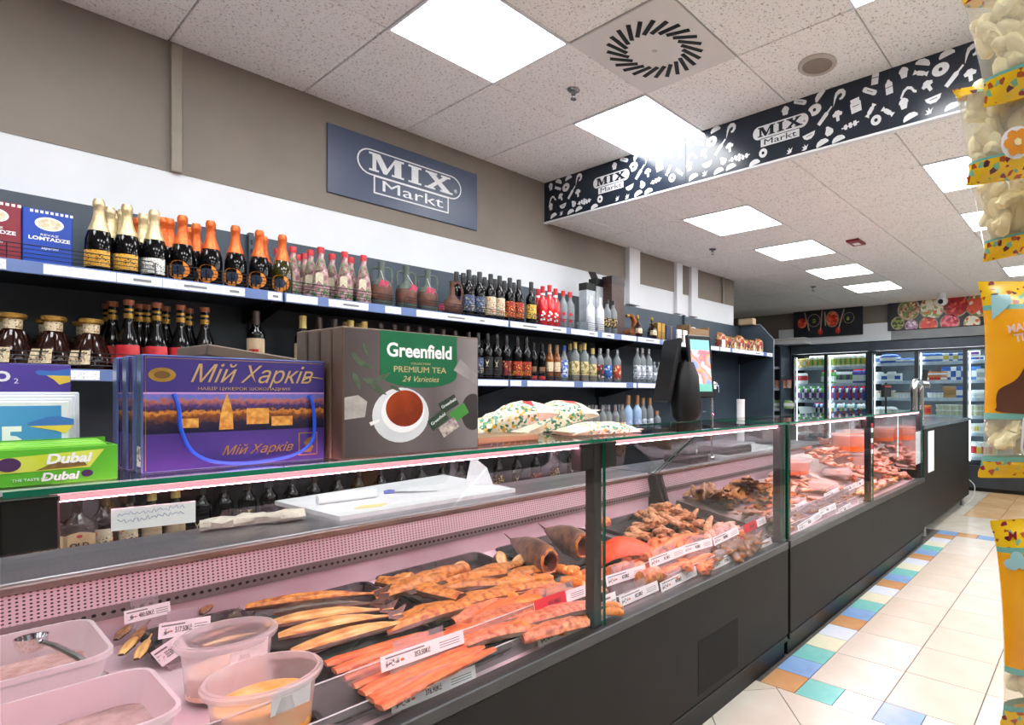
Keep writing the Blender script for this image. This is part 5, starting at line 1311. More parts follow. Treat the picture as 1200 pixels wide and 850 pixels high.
rect_tub(-1.63, .17, .155, .165, .115, 'white rectangular deli tub at the left edge, holding the ladle', 0, mat('dark_marinade', '#8a7a76', .2, c2='#c9b2ae', scale=14, bump=.3))
def round_tub(x, y, r, h, label, fill_m, fz, lidtag=True, z0=.012):
    t = thing('round_tub', label, 'tub', (x, y, deckz(x)+z0), 0, 'clear round deli tubs')
    MB().lathe([(0, 0), (r*.84, 0), (r*.88, .006), (r, h), (r+.007, h), (r+.007, h-.014), (r+.002, h-.014)], 30).build('wall', CTUB, t, True)
    MB().lathe([(r*.9, .004), (r*.85+.15*r*fz-.006, h*fz), (0, h*fz)], 24).build('contents', fill_m, t, True)
    MB().lathe([(r+.008, h-.02), (r+.012, h-.012), (r+.012, h-.006), (r+.008, h-.002)], 30).build('rim', CTUB, t, True)
    if lidtag:
        MB().prism([(-.04, -.025), (.04, -.025), (.04, .03), (-.04, .03)], (r*.93, .02, h*.72), (-.1, 1, 0), (.16, 0, 1), .001).build('paper_label', PAPER, t)
    return t
YMAR = mat('yellow_marinade', '#d89a3c', .2, c2='#e9c27a', scale=18, bump=.2)
round_tub(-1.515, .49, .105, .13, 'clear round tub of yellow marinated fish in front of the mackerel', YMAR, .55)
round_tub(-1.76, .49, .095, .14, 'clear round tub standing right behind the yellow one', mat('pale_marinade', '#e2b7a0', .25, c2='#efd4c6', scale=20), .4)
# ladle
t = thing('ladle', 'steel ladle resting across the white tub', 'ladle', (0, 0, 0))
h0, h1 = onz(37, 750, .79), onz(128, 800, .70)
MB().tube([h0+(h1-h0)*s+Vector((0, 0, .02*math.sin(PI*s))) for s in (0.06, .3, .6, .85, .97)], [.006, .007, .008, .009, .012], 8).build('handle', CHROME, t, True)
MB().lathe([(.0, -.028), (.018, -.026), (.027, -.012), (.03, .008), (.028, .008), (.025, -.01), (0, -.024)], 16, c=h0).build('bowl', CHROME, t, True)
MB().lathe([(0, .012), (.012, .01), (.015, 0), (.012, -.012), (0, -.014)], 12, c=h1).build('end_knob', CHROME, t, True)

# orange tubs and packs in the far counter
OCV = mat('orange_salad', '#ef7a26', .3, c2='#e25e12', scale=60, bump=.5, bscale=90)
PSAL = mat('pinkish_salad', '#e88a6a', .3, c2='#d9683f', scale=50, bump=.5)
round_tub(-1.72, 4.92, .16, .15, 'clear tub of pale salad under the large orange tub', mat('pale_salad', '#e6b8a4', .3, c2='#d89a84', scale=40, bump=.4), .8, False, .115)
round_tub(-1.72, 4.92, .16, .15, 'large clear tub of orange salad high in the far counter', OCV, .92, False, .27)
round_tub(-1.80, 5.32, .13, .15, 'clear tub of orange salad beside the counter divider post', OCV, .9, False, .27)
round_tub(-1.82, 3.98, .13, .11, 'clear tub of orange seafood at the left of the far counter', PSAL, .8, False, .16)
for k, (x, y, z) in enumerate(((-1.62, 4.05, .69), (-1.66, 4.45, .745))):
    t = thing('vacuum_pack', 'clear vacuum pack of pale fish in the far counter, '+('left' if k == 0 else 'right')+' one', 'pack', (x, y, z), .3, 'vacuum packs')
    MB().loft([rrect(.11, .09, .02, 0), rrect(.12, .1, .02, .015), rrect(.1, .08, .02, .05), rrect(.05, .04, .02, .06)]).build('film', CTUB, t, True)
    MB().loft([rrect(.09, .07, .02, .004), rrect(.09, .07, .02, .02), rrect(.07, .05, .02, .045)]).build('contents', WHF, t, True)

# ---------------------------------------------------------------- price tags
CLEARP = pane('clear_tag_holder', '#f6f2f6', .95, .05, haze=.14)
BAR = print_mat('tag_barcode', '#f2f2f2', ['#6a6e72', '#b9bcc0'], 170, amount=.5)
def price_tag(a, b2, price, label, tilt=.25, red=False, tab=True, h=.038):
    """card from corner a to corner b2 (lower edge), leaning back"""
    d = (b2-a); w = d.length; ax = d.normalized()
    nr = Vector((ax.y, -ax.x, 0)).normalized()          # toward the customers
    up = (Vector((0, 0, 1))-nr*tilt).normalized()
    up = (up-ax*up.dot(ax)).normalized(); nrm = ax.cross(up)
    t = thing('price_tag', label, 'price tag', a, group='counter price tags')
    t.matrix_world = Matrix((( ax.x, up.x, nrm.x, a.x), (ax.y, up.y, nrm.y, a.y), (ax.z, up.z, nrm.z, a.z), (0, 0, 0, 1)))
    MB().box((0, 0, 0), (w, h, .0015)).build('card', PAPER, t)
    MB().box((w*.04, h*.2, .0016), (w*.2, h*.62, .0019)).build('barcode', BAR, t)
    MB().box((w*.05, h*.74, .0016), (w*.5, h*.84, .0019)).build('product_name_print', INKG, t)
    for k in range(3): MB().box((w*.68, h*(.25+.17*k), .0016), (w*.94, h*(.30+.17*k), .0019)).build('small_print', INKG, t)
    MB().prism(circ(min(h*.12, w*.025), 8, 1.3, .8), (w*.235, h*.4, .0016), (1, 0, 0), (0, 1, 0), .0003).build('fish_print', SALM, t)
    lettering(price, h*.5, INK, t, (w*.47, h*.42, .0019), (0, 0, 0), sx=round(min(.62, w*.36/(len(price)*h*.27)), 2), bold=.0002)
    if red: MB().box((0, 0, .002), (w*.58, h*1.1, .0028)).build('red_sticker', mat('red_sticker', '#d8283a', .5), t); lettering(price, h*.5, mat('dark_red_ink', '#5a0f18', .5), t, (w*.36, h*.45, .003), (0, 0, 0), sx=.75, bold=.0005)
    if tab: MB().box((w*.15, h, -.001), (w*.75, h+.028, .0005)).build('holder_tab', CLEARP, t)
    MB().box((w*.1, -(a.z-deckz(a.x)) if a.x > -1.47 else -.02, -.004), (w*.9, .004, -.001)).build('holder_foot', CLEARP, t)
    return t
def tag_px(p, q, X, price, label, **k):
    price_tag(onx(*p, X), onx(*q, X), price, label, **k)
tag_px((146, 732), (200, 719), -2.1, '480.50Kč', 'price tag reading 480.50 at the back, leftmost', h=.034)
tag_px((185, 750), (246, 739), -2.0, '517.50Kč', 'price tag reading 517.50 behind the round tubs', h=.04)
tag_px((190, 782), (222, 760), -1.85, '355.50Kč', 'slanted price tag between white tub and round tub', h=.045, tab=False)
tag_px((447, 789), (544, 754), -1.45, '353.50Kč', 'price tag reading 353.50 above the salmon strips')
tag_px((459, 837), (558, 796), -1.375, '376.90Kč', 'price tag reading 376.90 at the front glass')
tag_px((627, 720), (688, 698), -1.45, '451.90Kč', 'red and white price tag beside the nuggets', red=True)
tag_px((631, 759), (695, 733), -1.375, '359.50Kč', 'price tag reading 359.50 left of the first post')
tag_px((711, 688), (757, 673), -1.45, '67.50Kč', 'price tag reading 67.50 right of the first post')
tag_px((762, 666), (803, 650), -1.45, '81.50Kč', 'upper price tag reading 81.50 in the second window')
tag_px((802, 650), (835, 640), -1.45, '94.50Kč', 'upper price tag reading 94.50 in the second window')
tag_px((837, 640), (866, 626), -1.45, '88.90Kč', 'upper price tag reading 88.90 in the second window')
tag_px((872, 626), (898, 613), -1.45, '59.90Kč', 'red upper price tag in the second window', red=True)
tag_px((711, 722), (724, 717), -1.375, '99.50Kč', 'cut-off white card beside the first post', h=.07, tab=False)
tag_px((727, 712), (772, 692), -1.375, '102.50Kč', 'lower price tag reading 102.50 in the second window')
tag_px((775, 695), (817, 674), -1.375, '84.50Kč', 'lower price tag reading 84.50 in the second window')
tag_px((835, 669), (870, 652), -1.375, '73.90Kč', 'lower price tag reading 73.90 in the second window')
tag_px((878, 652), (905, 638), -1.375, '65.50Kč', 'lower price tag nearest the double post in the second window')
for k, (p, q) in enumerate((((936, 624), (963, 606)), ((961, 605), (980, 596)), ((984, 604), (998, 595)), ((1006, 593), (1020, 586)))):
    tag_px(p, q, -1.375, ('79.50Kč', '45.90Kč', '63.50Kč', '92.50Kč')[k], 'lower price tag at the glass of the far counter, %s from the double post' % ORD[k], tab=False)
for k, (p, q) in enumerate((((934, 600), (946, 592)), ((967, 586), (984, 577)), ((990, 578), (1004, 571)), ((1004, 572), (1013, 567)))):
    tag_px(p, q, -1.48, ('110.50Kč', '56.90Kč', '74.50Kč', '68.90Kč')[k], 'upper price tag in the far counter, %s from the double post' % ORD[k])
# clear acrylic dividers along the tags
for k, (y0, y1) in enumerate(((-.4, 1.36), (1.42, 2.73), (2.9, 4.19))):
    for X, zz, nm in ((-1.475, .09, 'upper'), (-1.395, .05, 'lower')):
        t = thing('tag_rail', 'clear acrylic %s rail for tags in the %s window' % (nm, ('near', 'second', 'far counter')[k]), 'rail', (X, y0, deckz(X)))
        MB().box((-.002, 0, 0), (.0, y1-y0, zz)).build('strip', CLEARP, t)
        MB().box((-.003, 0, zz), (.001, y1-y0, zz+.002)).build('top_edge', mat('bright_acrylic_edge', '#d8dadf', .2), t)

# ---------------------------------------------------------------- things on the steel worktop and on the glass
def poly_board(pts, z, th, label, name='cutting_board'):
    P = [onz(u, v, z) for u, v in pts]
    c0 = sum(P, Vector())/len(P)
    t = thing(name, label, 'cutting board', (c0.x, c0.y, z))
    MB().prism([(p.x-c0.x, p.y-c0.y) for p in P], (0, 0, 0), (1, 0, 0), (0, 1, 0), th).build('board', mat('white_board_plastic', '#eef0f1', .45, c2='#e4e7e9', scale=20), t)
    return t, c0
def paper_bit(t, z, dx, dy): pass
bt, bc = poly_board(((322, 592), (398, 611), (604, 577), (520, 560)), .8905, .018, 'white cutting board with paper roll and knife on the near worktop')
poly_board(((810, 531), (850, 539), (914, 527), (872, 520)), .8905, .02, 'white cutting board on the far worktop behind the second window')
zz = .909
a, b_ = onz(372, 592, zz), onz(440, 583, zz)
t = thing('paper_roll', 'white paper roll lying on the near cutting board', 'paper roll', (0, 0, 0))
d = (b_-a); 
MB().tube([a+Vector((0, 0, .02)), b_+Vector((0, 0, .02))], .02, 14).build('roll', PAPER, t, True)
MB().tube([b_+Vector((0, 0, .02)), b_+d.normalized()*.003+Vector((0, 0, .02))], .008, 10).build('core', mat('cardboard', '#b09a7c', .8), t)
t = thing('knife', 'knife with blue handle lying on the near cutting board', 'knife', (0, 0, 0))
a, b_, c_ = onz(450, 578, zz+.004), onz(462, 577, zz+.004), onz(512, 576, zz+.003)
MB().tube([a, (a+b_)/2+Vector((0, 0, .004)), b_], .011, 8).build('handle', mat('blue_handle', '#5a62b8', .4), t, True)
dv = (c_-b_); ay = Vector((-dv.y, dv.x, 0)).normalized()
MB().prism([(0, -.012), (dv.length*.8, -.01), (dv.length, .004), (0, .012)], b_, dv.normalized(), ay, .002).build('blade', STEEL, t)
t = thing('paper_sheet', 'white paper sheet with a dog-eared corner standing on the cutting board', 'paper', (0, 0, 0))
a, b_ = onz(545, 569, zz), onz(578, 568, zz)
MB().prism([(0, 0), (1, 0), (.7, .09), (.25, .14), (.1, .15)], a, (b_-a), (0.2, 0, 1), .001).build('sheet', PAPER, t)
t = thing('paper_sheet', 'yellowish paper scrap beside the paper roll', 'paper', (0, 0, 0))
a = onz(415, 597, zz)
MB().prism([(0, 0), (.10, .02), (.12, .08), (.02, .07)], a, (.5, .85, 0), (-.85, .5, 0), .002).build('sheet', mat('yellow_scrap', '#e8dc8a', .6), t)
t = thing('cloth_rag', 'crumpled beige rag on the near steel worktop', 'rag', onz(298, 615, .8905))
rr_ = random.Random(9); rings = []
for j in range(11):
    s = j/10; rings.append([((rr_.uniform(.03, .055))*math.cos(x)+.015*math.sin(s*9), (s-.5)*.32, max(.0, .02+.022*math.sin(x)*rr_.uniform(.4, 1.3))) for x in [2*PI*i/10 for i in range(10)]])
MB().loft(rings).build('cloth', mat('beige_cloth', '#d6d0bf', .9, c2='#c4bcaa', scale=40, bump=.5), t, True)
t.rotation_euler.z = -.25
# hand-written note on the glass
t = thing('paper_note', 'white handwritten note taped inside the front glass at the left', 'note', (-1.3275, 0, 0))
pa, pb = onx(130, 623, -1.3275), onx(229, 612, -1.3275); pt_, pu = onx(130, 597, -1.3275), onx(229, 587, -1.3275)
MB().prism([(pa.y, pa.z), (pb.y, pb.z), (pu.y, pu.z), (pt_.y, pt_.z)], (0, 0, 0), (0, 1, 0), (0, 0, 1), .0008).build('sheet', PAPER, t)
for k in range(2):
    z = pt_.z-.012-.011*k
    pts = [(.001, pa.y+.008+i*.0028, z+.003*math.sin(i*2.3+k)+random.uniform(-.002, .002)+(i*.0028)*.03) for i in range(int((pb.y-pa.y-.02)/.0028))]
    MB().tube(pts, .0005, 4).build('handwriting', mat('blue_ink', '#7f93c0', .5), t)
t = thing('paper_note', 'tall white note at the far end of the far counter', 'note', (-1.329, 0, 0))
pa, pb = onx(1073, 545, -1.329), onx(1080, 505, -1.329)
MB().box((0, pa.y, pa.z), (.0008, pb.y, pb.z)).build('sheet', PAPER, t)

# ---------------------------------------------------------------- boxes on the glass top
ZG = ZT+.0005
TAUPE = ramp_mat('tea_box_print', [(0, '#4a4244'), (.45, '#6b6264'), (.7, '#5d5557'), (1, '#8a8284')], 'Y', noise=.5, nscale=5, lo=0, hi=.36)
TEDGE = mat('tea_box_edge', '#6d5a48', .45, c2='#5c4b3c', scale=10)
FILMG = mat('tea_green', '#0e6b45', .3, c2='#0b5f3d', scale=6)
TW, TH = .352, .30
def tea_box(x, y, rotz, label, first=False):
    t = thing('tea_box', label, 'tea box', (x, y, ZG), rotz, 'tea gift boxes')
    g = MB(); g.cbox((-.052, 0, 0), (0, TW, TH), .0025); g.build('carton', [TEDGE], t)
    MB().box((0.0001, .004, .004), (.0006, TW-.004, TH-.004)).build('front_print', TAUPE, t)
    return t
tb = tea_box(-1.344, .586, 0, 'tea gift box with green shield and teacup picture, front of the stack')
sh = [(.084, .298), (.084, .195)]+[(.185+.101*math.cos(PI+PI*i/10), .195+.032*math.sin(PI+PI*i/10)) for i in range(11)]+[(.286, .298)]
MB().prism(sh, (.0006, 0, 0), (0, 1, 0), (0, 0, 1), .0005).build('green_shield', FILMG, tb)
lettering('Greenfield', .046, INKW, tb, (.0013, .185, .252), sx=.88, bold=.0012)
lettering('COLLECTION', .007, mat('tea_gold', '#c0b080', .4), tb, (.0013, .185, .2225), sx=1.2)
lettering('PREMIUM TEA', .0205, MATS['tea_gold'], tb, (.0013, .185, .207), sx=1.1)
lettering('24 Varieties', .02, MATS['tea_gold'], tb, (.0013, .185, .184), shear=.35)
for rr2, m, nm, q in ((.072, mat('saucer_white', '#dfe2e6', .3, c2='#cfd3d8', scale=10), 'saucer_print', 0), (.055, mat('cup_white', '#f2f3f5', .3), 'cup_print', 1), (.048, mat('tea_red', '#a5431f', .2, c2='#7d2d18', scale=9), 'tea_print', 2)):
    MB().prism(circ(rr2, 28, .98, .92), (.0007+.0004*q, .136+.004*q, .097+.008*q), (0, 1, 0), (0, 0, 1), .0004).build(nm, m, tb)
MB().prism([(.058, .082), (.082, .09), (.082, .083), (.062, .074)], (.002, 0, 0), (0, 1, 0), (0, 0, 1), .0004).build('cup_handle_print', MATS['cup_white'], tb)
LEAFM = mat('tea_leaf_print', '#3f5240', .4, c2='#566a50', scale=30)
for k, (y, z, r, s) in enumerate(((.03, .228, -.9, 1), (.048, .215, -.3, 1.1), (.03, .178, -1.2, 1.1), (.062, .178, -.2, 1), (.078, .16, -.6, 1.2), (.09, .188, .5, 1), (.05, .25, 1.9, .8), (.12, .162, -.5, .8))):
    MB().prism([(x*math.cos(r)-w*math.sin(r), x*math.sin(r)+w*math.cos(r)) for x, w in [(-.02*s, 0), (-.008*s, .006*s), (.008*s, .005*s), (.022*s, 0), (.008*s, -.005*s), (-.008*s, -.006*s)]], (.0008+.00002*k, y, z), (0, 1, 0), (0, 0, 1), .0004).build('leaf_print', LEAFM, tb)
for k, (y, z, r, c) in enumerate(((.262, .122, .5, '#2a3a2c'), (.292, .098, .55, '#3f8a3a'), (.232, .082, .6, '#2c4434'), (.262, .062, .55, '#7d5a72'))):
    MB().prism([(x*math.cos(r)-w*math.sin(r), x*math.sin(r)+w*math.cos(r)) for x, w in [(-.026, -.015), (.026, -.015), (.026, .015), (-.026, .015)]], (.0008+.0003*k, y, z), (0, 1, 0), (0, 0, 1), .0005).build('tea_sachet_print', mat('sachet_%d' % k, c, .35, c2='#d8d2c0' if k == 3 else None, scale=60), tb)
    if k in (0, 2): lettering('Greenfield', .011, INKW, tb, (.0016+.0003*k, y, z+.002)).rotation_euler = (Matrix.Rotation(PI/2, 3, 'Z') @ Matrix.Rotation(PI/2, 3, 'X') @ Matrix.Rotation(r, 3, 'Z')).to_euler()
MB().prism([(0, 0), (.045, .005), (.05, .04), (.03, .055), (.0, .05)], (.0008, .004, .09), (0, 1, 0), (0, 0, 1), .0004).build('napkin_print', mat('napkin_grey', '#b9b3ae', .4, c2='#9c9692', scale=30), tb)
MB().prism([(min(p[0], .014), p[1]) for p in circ(.035, 24, 1, 1.4)], (.0008, TW-.018, .1), (0, 1, 0), (0, 0, 1), .0004).build('teapot_print', mat('pot_dark', '#3a3638', .3), tb)
MB().prism([(0, 0), (.07, -.04), (.07, -.01), (.02, .03)], (.0008, TW-.076, .21), (0, 1, 0), (0, 0, 1), .0004).build('fabric_fold_print', mat('fold_light', '#a39b9c', .4, c2='#8a8284', scale=20), tb)
for k in range(3): tea_box(-1.344-.057*(k+1), .584-.004*k, .0, 'tea gift box, %s behind the front one' % ORD[k])
t = thing('tea_box', 'brown flat box lying tilted behind the chocolate boxes', 'tea box', (-1.62, .50, ZG+.165), rot=(-.13, .0, 0.05))
MB().cbox((-.2, -.1, 0), (0, .16, .055), .003).build('carton', TEDGE, t)
MB().cbox((-.2, -.1, .058), (0, .155, .085), .003).build('upper_carton', TEDGE, t)
t = thing('carton', 'plain brown carton supporting the tilted flat box', 'box', (-1.62, .50, ZG))
MB().cbox((-.18, -.08, 0), (-.02, .15, .14), .003).build('carton_body', mat('cardboard', '#b09a7c', .8, c2='#a08a6c', scale=20), t)

# chocolate boxes
CW, CHH = .316, .222
PLUM = mat('plum_blue_print', '#3a2f78', .25, c2='#41357f', scale=5, coat=.4)
CITY = ramp_mat('night_city_print', [(0, '#171a34'), (.2, '#2a2338'), (.38, '#7d4a2a'), (.46, '#d08a3a'), (.52, '#3a2c48'), (.62, '#4a3a72'), (.74, '#b06a5a'), (.82, '#5a6fc0'), (1, '#9a6fb8')], 'Z', .25, noise=.3, nscale=110, lo=.075, hi=.155)
CSIDE = mat('choc_box_side', '#4a5f98', .2, c2='#6f84b8', scale=9, coat=.5)
def choc_box(x, y, label, full):
    t = thing('chocolate_box', label, 'chocolate box', (x, y, ZG), 0, 'chocolate boxes')
    MB().cbox((-.034, 0, 0), (0, CW, CHH), .002).build('carton', CSIDE, t)
    MB().box((0, .003, .002), (.0005, CW-.002, CHH-.002)).build('front_print', PLUM, t)
    MB().box((.0005, .003, .072), (.0008, CW-.002, .150)).build('city_print', CITY, t)
    MB().box((.0005, .003, .148), (.0009, CW-.002, .151)).build('dusk_line', mat('dusk_pink', '#c79ad0', .3), t)
    MB().prism(circ(.015, 20, 1.35, .9), (.0006, .03, CHH-.038), (0, 1, 0), (0, 0, 1), .0006).build('gold_oval', GOLD, t)
    MB().prism(circ(.009, 16, 1.35, .8), (.0013, .03, CHH-.038), (0, 1, 0), (0, 0, 1), .0004).build('oval_mark', mat('oval_brown', '#6a4a20', .4), t)
    GB = mat('gold_hairline', '#b8955a', .35, .5)
    MB().tube([(.0006, .006, .004), (.0006, .006, CHH-.006), (.0006, CW-.005, CHH-.006)], .0006, 4).build('gold_line', GB, t)
    return t
cb = choc_box(-1.41, .26, 'purple-blue chocolate gift box with night city picture and blue cord, in front', True)
GT = mat('gold_script', '#d2b27c', .3, .5)
lettering('Мій Харків', .050, GT, cb, (.0012, .178, CHH-.036), shear=.42, sx=.84)
MB().tube([(.001, .27, CHH-.045), (.001, .285, CHH-.036), (.001, .312, CHH-.04)], .0012, 5).build('script_flourish', GT, cb)
lettering('НАБІР ЦУКЕРОК ШОКОЛАДНИХ', .0082, GT, cb, (.0012, .165, CHH-.064), sx=1.25)
lettering('Мій Харків', .026, GOLD, cb, (.0012, .185, .032), shear=.42, sx=.95)
CHM = mat('lit_church_print', '#e2b25a', .3, c2='#b9772e', scale=90)
for pts in ([(.118, .076), (.142, .076), (.141, .104), (.138, .125), (.134, .14), (.131, .152), (.129, .140), (.124, .125), (.120, .104)],):
    MB().prism(pts, (.0009, 0, 0), (0, 1, 0), (0, 0, 1), .0004).build('church_print', CHM, cb)
for (y0, y1, z0, z1) in ((.165, .205, .085, .118), (.055, .085, .082, .1), (.21, .25, .08, .1)):
    MB().box((.0009, y0, z0), (.0013, y1, z1)).build('building_print', CHM, cb)
MB().prism([(.262, .012), (.3, .012), (.3, .062), (.262, .062)], (.0009, 0, 0), (0, 1, 0), (0, 0, 1), .0004).build('crest_frame', GOLD, cb)
MB().prism([(.264, .014), (.298, .014), (.298, .06), (.264, .06)], (.0014, 0, 0), (0, 1, 0), (0, 0, 1), .0003).build('crest_field', PLUM, cb)
MB().prism([(.27, .02), (.277, .03), (.272, .04), (.28, .05), (.29, .052), (.284, .04), (.292, .03), (.286, .018)], (.0018, 0, 0), (0, 1, 0), (0, 0, 1), .0003).build('crest_mark', GOLD, cb)
cord = [(.006, .046, .148), (.012, .052, .12), (.014, .055, .08), (.014, .07, .04), (.014, .1, .016), (.014, .15, .006), (.014, .2, .007), (.014, .25, .016), (.014, .283, .04), (.012, .29, .08), (.008, .288, .125), (.004, .282, .145)]
def smooth_path(pts, n=4):
    P = [Vector(p) for p in pts]; out = []
    for i in range(len(P)-1):
        p0, p1, p2, p3 = P[max(i-1, 0)], P[i], P[i+1], P[min(i+2, len(P)-1)]
        for k in range(n):
            t = k/n
            out.append(.5*((2*p1)+(p2-p0)*t+(2*p0-5*p1+4*p2-p3)*t*t+(3*p1-p0-3*p2+p3)*t**3))
    out.append(P[-1]); return out
MB().tube(smooth_path(cord), .0035, 7).build('cord_handle', mat('blue_cord', '#1a55d8', .5), cb, True)
MB().box((-.03, -.0006, .012), (-.006, 0, .05)).build('barcode', BAR, cb)
for k in range(5):
    o = choc_box(-1.41-.042*(k+1), .26-.006*(k % 2), 'purple-blue chocolate gift box, %s behind the front one' % ORD[k], False)

# sim-card display with header, sim packs, green chocolate-bar carton
t = thing('card_display', 'purple counter display header with white O2 mark', 'display', (-1.66, -.16, ZG))
PUR = ramp_mat('header_purple', [(0, '#4a3a9a'), (.5, '#4f3f98'), (1, '#5d4aa5')], 'Z', .35, lo=0, hi=.25)
ytop = onx(83, 428, -1.66).z-ZG; yr = yat(83, -1.66)+.16
MB().cbox((-.006, 0, 0), (0, yr, ytop), .001).build('board', PUR, t)
lettering('O', .026, INKW, t, (.0006, yr-.092, ytop-.026), bold=.0012)
lettering('2', .014, INKW, t, (.0006, yr-.074, ytop-.034))
UB, UY = mat('flag_blue', '#3f77c4', .4), mat('flag_yellow', '#efd14e', .4)
MB().prism([(.032, 0), (.075, 0), (.075, .014), (.05, .009), (.03, .01), (.027, .006)], (.0002, yr-.076, ytop-.022), (0, 1, 0), (0, 0, 1), .0005).build('map_print', UB, t)
MB().prism([(.042, 0), (.075, 0), (.075, -.012), (.06, -.018), (.052, -.008)], (.0002, yr-.076, ytop-.022), (0, 1, 0), (0, 0, 1), .0005).build('map_print', UY, t)
MB().box((.0002, 0, ytop-.078), (.0007, yr-.03, ytop-.072)).build('small_print', INKW, t)
MB().box((-.05, .0, 0), (-.006, yr, .02)).build('foot', PUR, t)
SIMB = ramp_mat('sim_pack_blue', [(0, '#dbe9f4'), (.35, '#f0f6fa'), (.6, '#5aa4d8'), (1, '#3f8fd0')], 'Y', .3, noise=.3, nscale=8, lo=-.2, hi=.25)
for k in range(4):
    X = -1.47-.028*k; yr2 = yat(82+4*k, X); zt2 = onx(82, 470-3.5*k, X).z-ZG
    t = thing('sim_card_pack', 'blue and white data card pack behind the green carton, %s from the front' % ORD[k], 'card pack', (X, yr2-.2, ZG), rot=(0, -.06, 0), group='data card packs')
    MB().cbox((-.01, 0, 0), (0, .2, zt2), .002).build('pack', mat('pack_white', '#e8eef2', .3), t)
    MB().box((0, .0, .01), (.0005, .19, zt2-.008)).build('front_print', SIMB, t)
    if k == 0:
        yo = yr2-.2; lettering('5', .06, INKW, t, (.0008, yat(14, X)-yo, zt2*.5), bold=.002); lettering('GB', .02, INKW, t, (.0008, yat(45, X)-yo, zt2*.32), bold=.0006)
        MB().prism([(0, 0), (.075, 0), (.075, .014), (.05, .022), (.03, .02), (.0, .008)], (.0006, yat(33, X)-yo, zt2*.68), (0, .75, 0), (0, 0, .75), .0005).build('map_print', UB, t)
        MB().prism([(0, 0), (.075, 0), (.06, -.02), (.045, -.012)], (.0006, yat(33, X)-yo, zt2*.68), (0, .75, 0), (0, 0, .75), .0005).build('map_print', UY, t)
LIME = mat('lime_carton', '#58b42c', .35, c2='#62be34', scale=8)
Xd = -1.365; yd = yat(138, Xd)
t = thing('snack_carton', 'open lime green carton of chocolate bars lettered Dubai at the left', 'carton', (Xd, yd-.36, ZG))
hd = onx(138, 521, Xd).z-ZG
w = .36
MB().cbox((-.003, 0, 0), (0, w, hd), .001).build('front_wall', LIME, t)
MB().box((-.11, 0, 0), (-.003, w, .004)).build('bottom', LIME, t)
MB().box((-.11, w-.003, 0), (-.003, w, hd)).build('side_wall', LIME, t)
MB().box((-.11, 0, 0), (-.11+.003, w, hd*1.15)).build('back_wall', LIME, t)
for k in range(3): MB().cbox((-.1+.03*k, .01, .006), (-.08+.03*k, w-.01, hd*(1.12-.03*k)), .003).build('chocolate_bar', mat('bar_wrapper', '#8fd048', .3, c2='#6ebc34', scale=14), t)
MB().prism([(.215, .022), (.325, .024), (.343, hd-.006), (.215, hd-.014)], (.0003, 0, 0), (0, 1, 0), (0, 0, 1), .0006).build('bar_print', mat('bar_yellow', '#c8d83a', .35, c2='#d8e060', scale=20), t)
MB().prism([(.262, .024), (.322, .027), (.318, .034), (.285, .036)], (.001, 0, 0), (0, 1, 0), (0, 0, 1), .0005).build('bar_piece_print', mat('bar_choc', '#6a4a2a', .4, c2='#8d7a3a', scale=50), t)
yo = yd-.36; lettering('Dubai', .022, INKW, t, (.0014, yat(80, Xd)-yo, hd*.68), shear=.2, bold=.0008)
lettering('Dubai', .018, INKW, t, (.0014, yat(70, Xd)-yo, .012), shear=.2, bold=.0006)
lettering('THE TASTE OF', .006, INKW, t, (.0014, yat(35, Xd)-yo, .01))
for y, z, r in ((yat(10, Xd)-yd+.36, hd*.6, .011), (yat(102, Xd)-yd+.36, .014, .006)): MB().prism(circ(r, 16, 1.2, 1), (.0012, y, z), (0, 1, 0), (0, 0, 1), .0006).build('badge_print', mat('badge_plum', '#4a2a5a', .4), t)

# candy bags lying on the glass
BAGM = print_mat('cream_floral_bag', '#e9e2cc', ['#4a9a78', '#e6d9b0', '#d9a93a', '#7fb0a0', '#f1ecdc', '#3f7a58'], 105, .5, .62)
BAGP = mat('cream_bag', '#ebe4d0', .5, c2='#ddd3ba', scale=14, bump=.4, bscale=30)
def candy_bag(c0, L, W, T, yaw, pitch, label, seed):
    t = thing('candy_bag', label, 'bag', c0, rot=(0, pitch, yaw), group='candy bags on the glass top')
    r = random.Random(seed); n, k = 11, 14; rings = []
    for j in range(n):
        s = j/(n-1); q = math.sin(PI*(.02+.96*s))**.45
        rings.append([((s-.5)*L, math.cos(a)*W/2*(.82+.18*q), T*q*(.5+.5*math.sin(a))*r.uniform(.86, 1.1) if math.sin(a) > 0 else T*q*.1*(1+math.sin(a))+T*.05) for a in [2*PI*i/k for i in range(k)]])
    b = MB().loft(rings, mfun=lambda j, i: 2 if (j == 7 and 2 <= i <= 4) else (1 if 2 <= j <= 7 else 0))
    b.build('bag_film', [BAGP, BAGM, RED], t, True)
    for s in (-1, 1): MB().box((s*L/2-.012, -W*.41, T*.3), (s*L/2+.012, W*.41, T*.3+.002)).build('crimped_end', BAGP, t)
candy_bag(onz(600, 512, ZG)+Vector((0, 0, .018)), .32, .2, .095, .95, -.32, 'cream floral candy bag leaning against the tea box', 1)
candy_bag(onz(650, 505, ZG)+Vector((0, 0, .012)), .32, .22, .10, 1.2, -.24, 'cream floral candy bag, plump one in the middle', 2)
candy_bag(onz(700, 508.5, ZG), .3, .18, .045, 1.35, 0, 'flat cream candy bag at the right end of the row', 3)
t = thing('wooden_tray', 'low wooden strip under the candy bags', 'tray', onz(575, 521, ZG))
MB().cbox((-.2, -.03, 0), (-.02, .2, .02), .003).build('board', WOOD, t); t.rotation_euler.z = .0

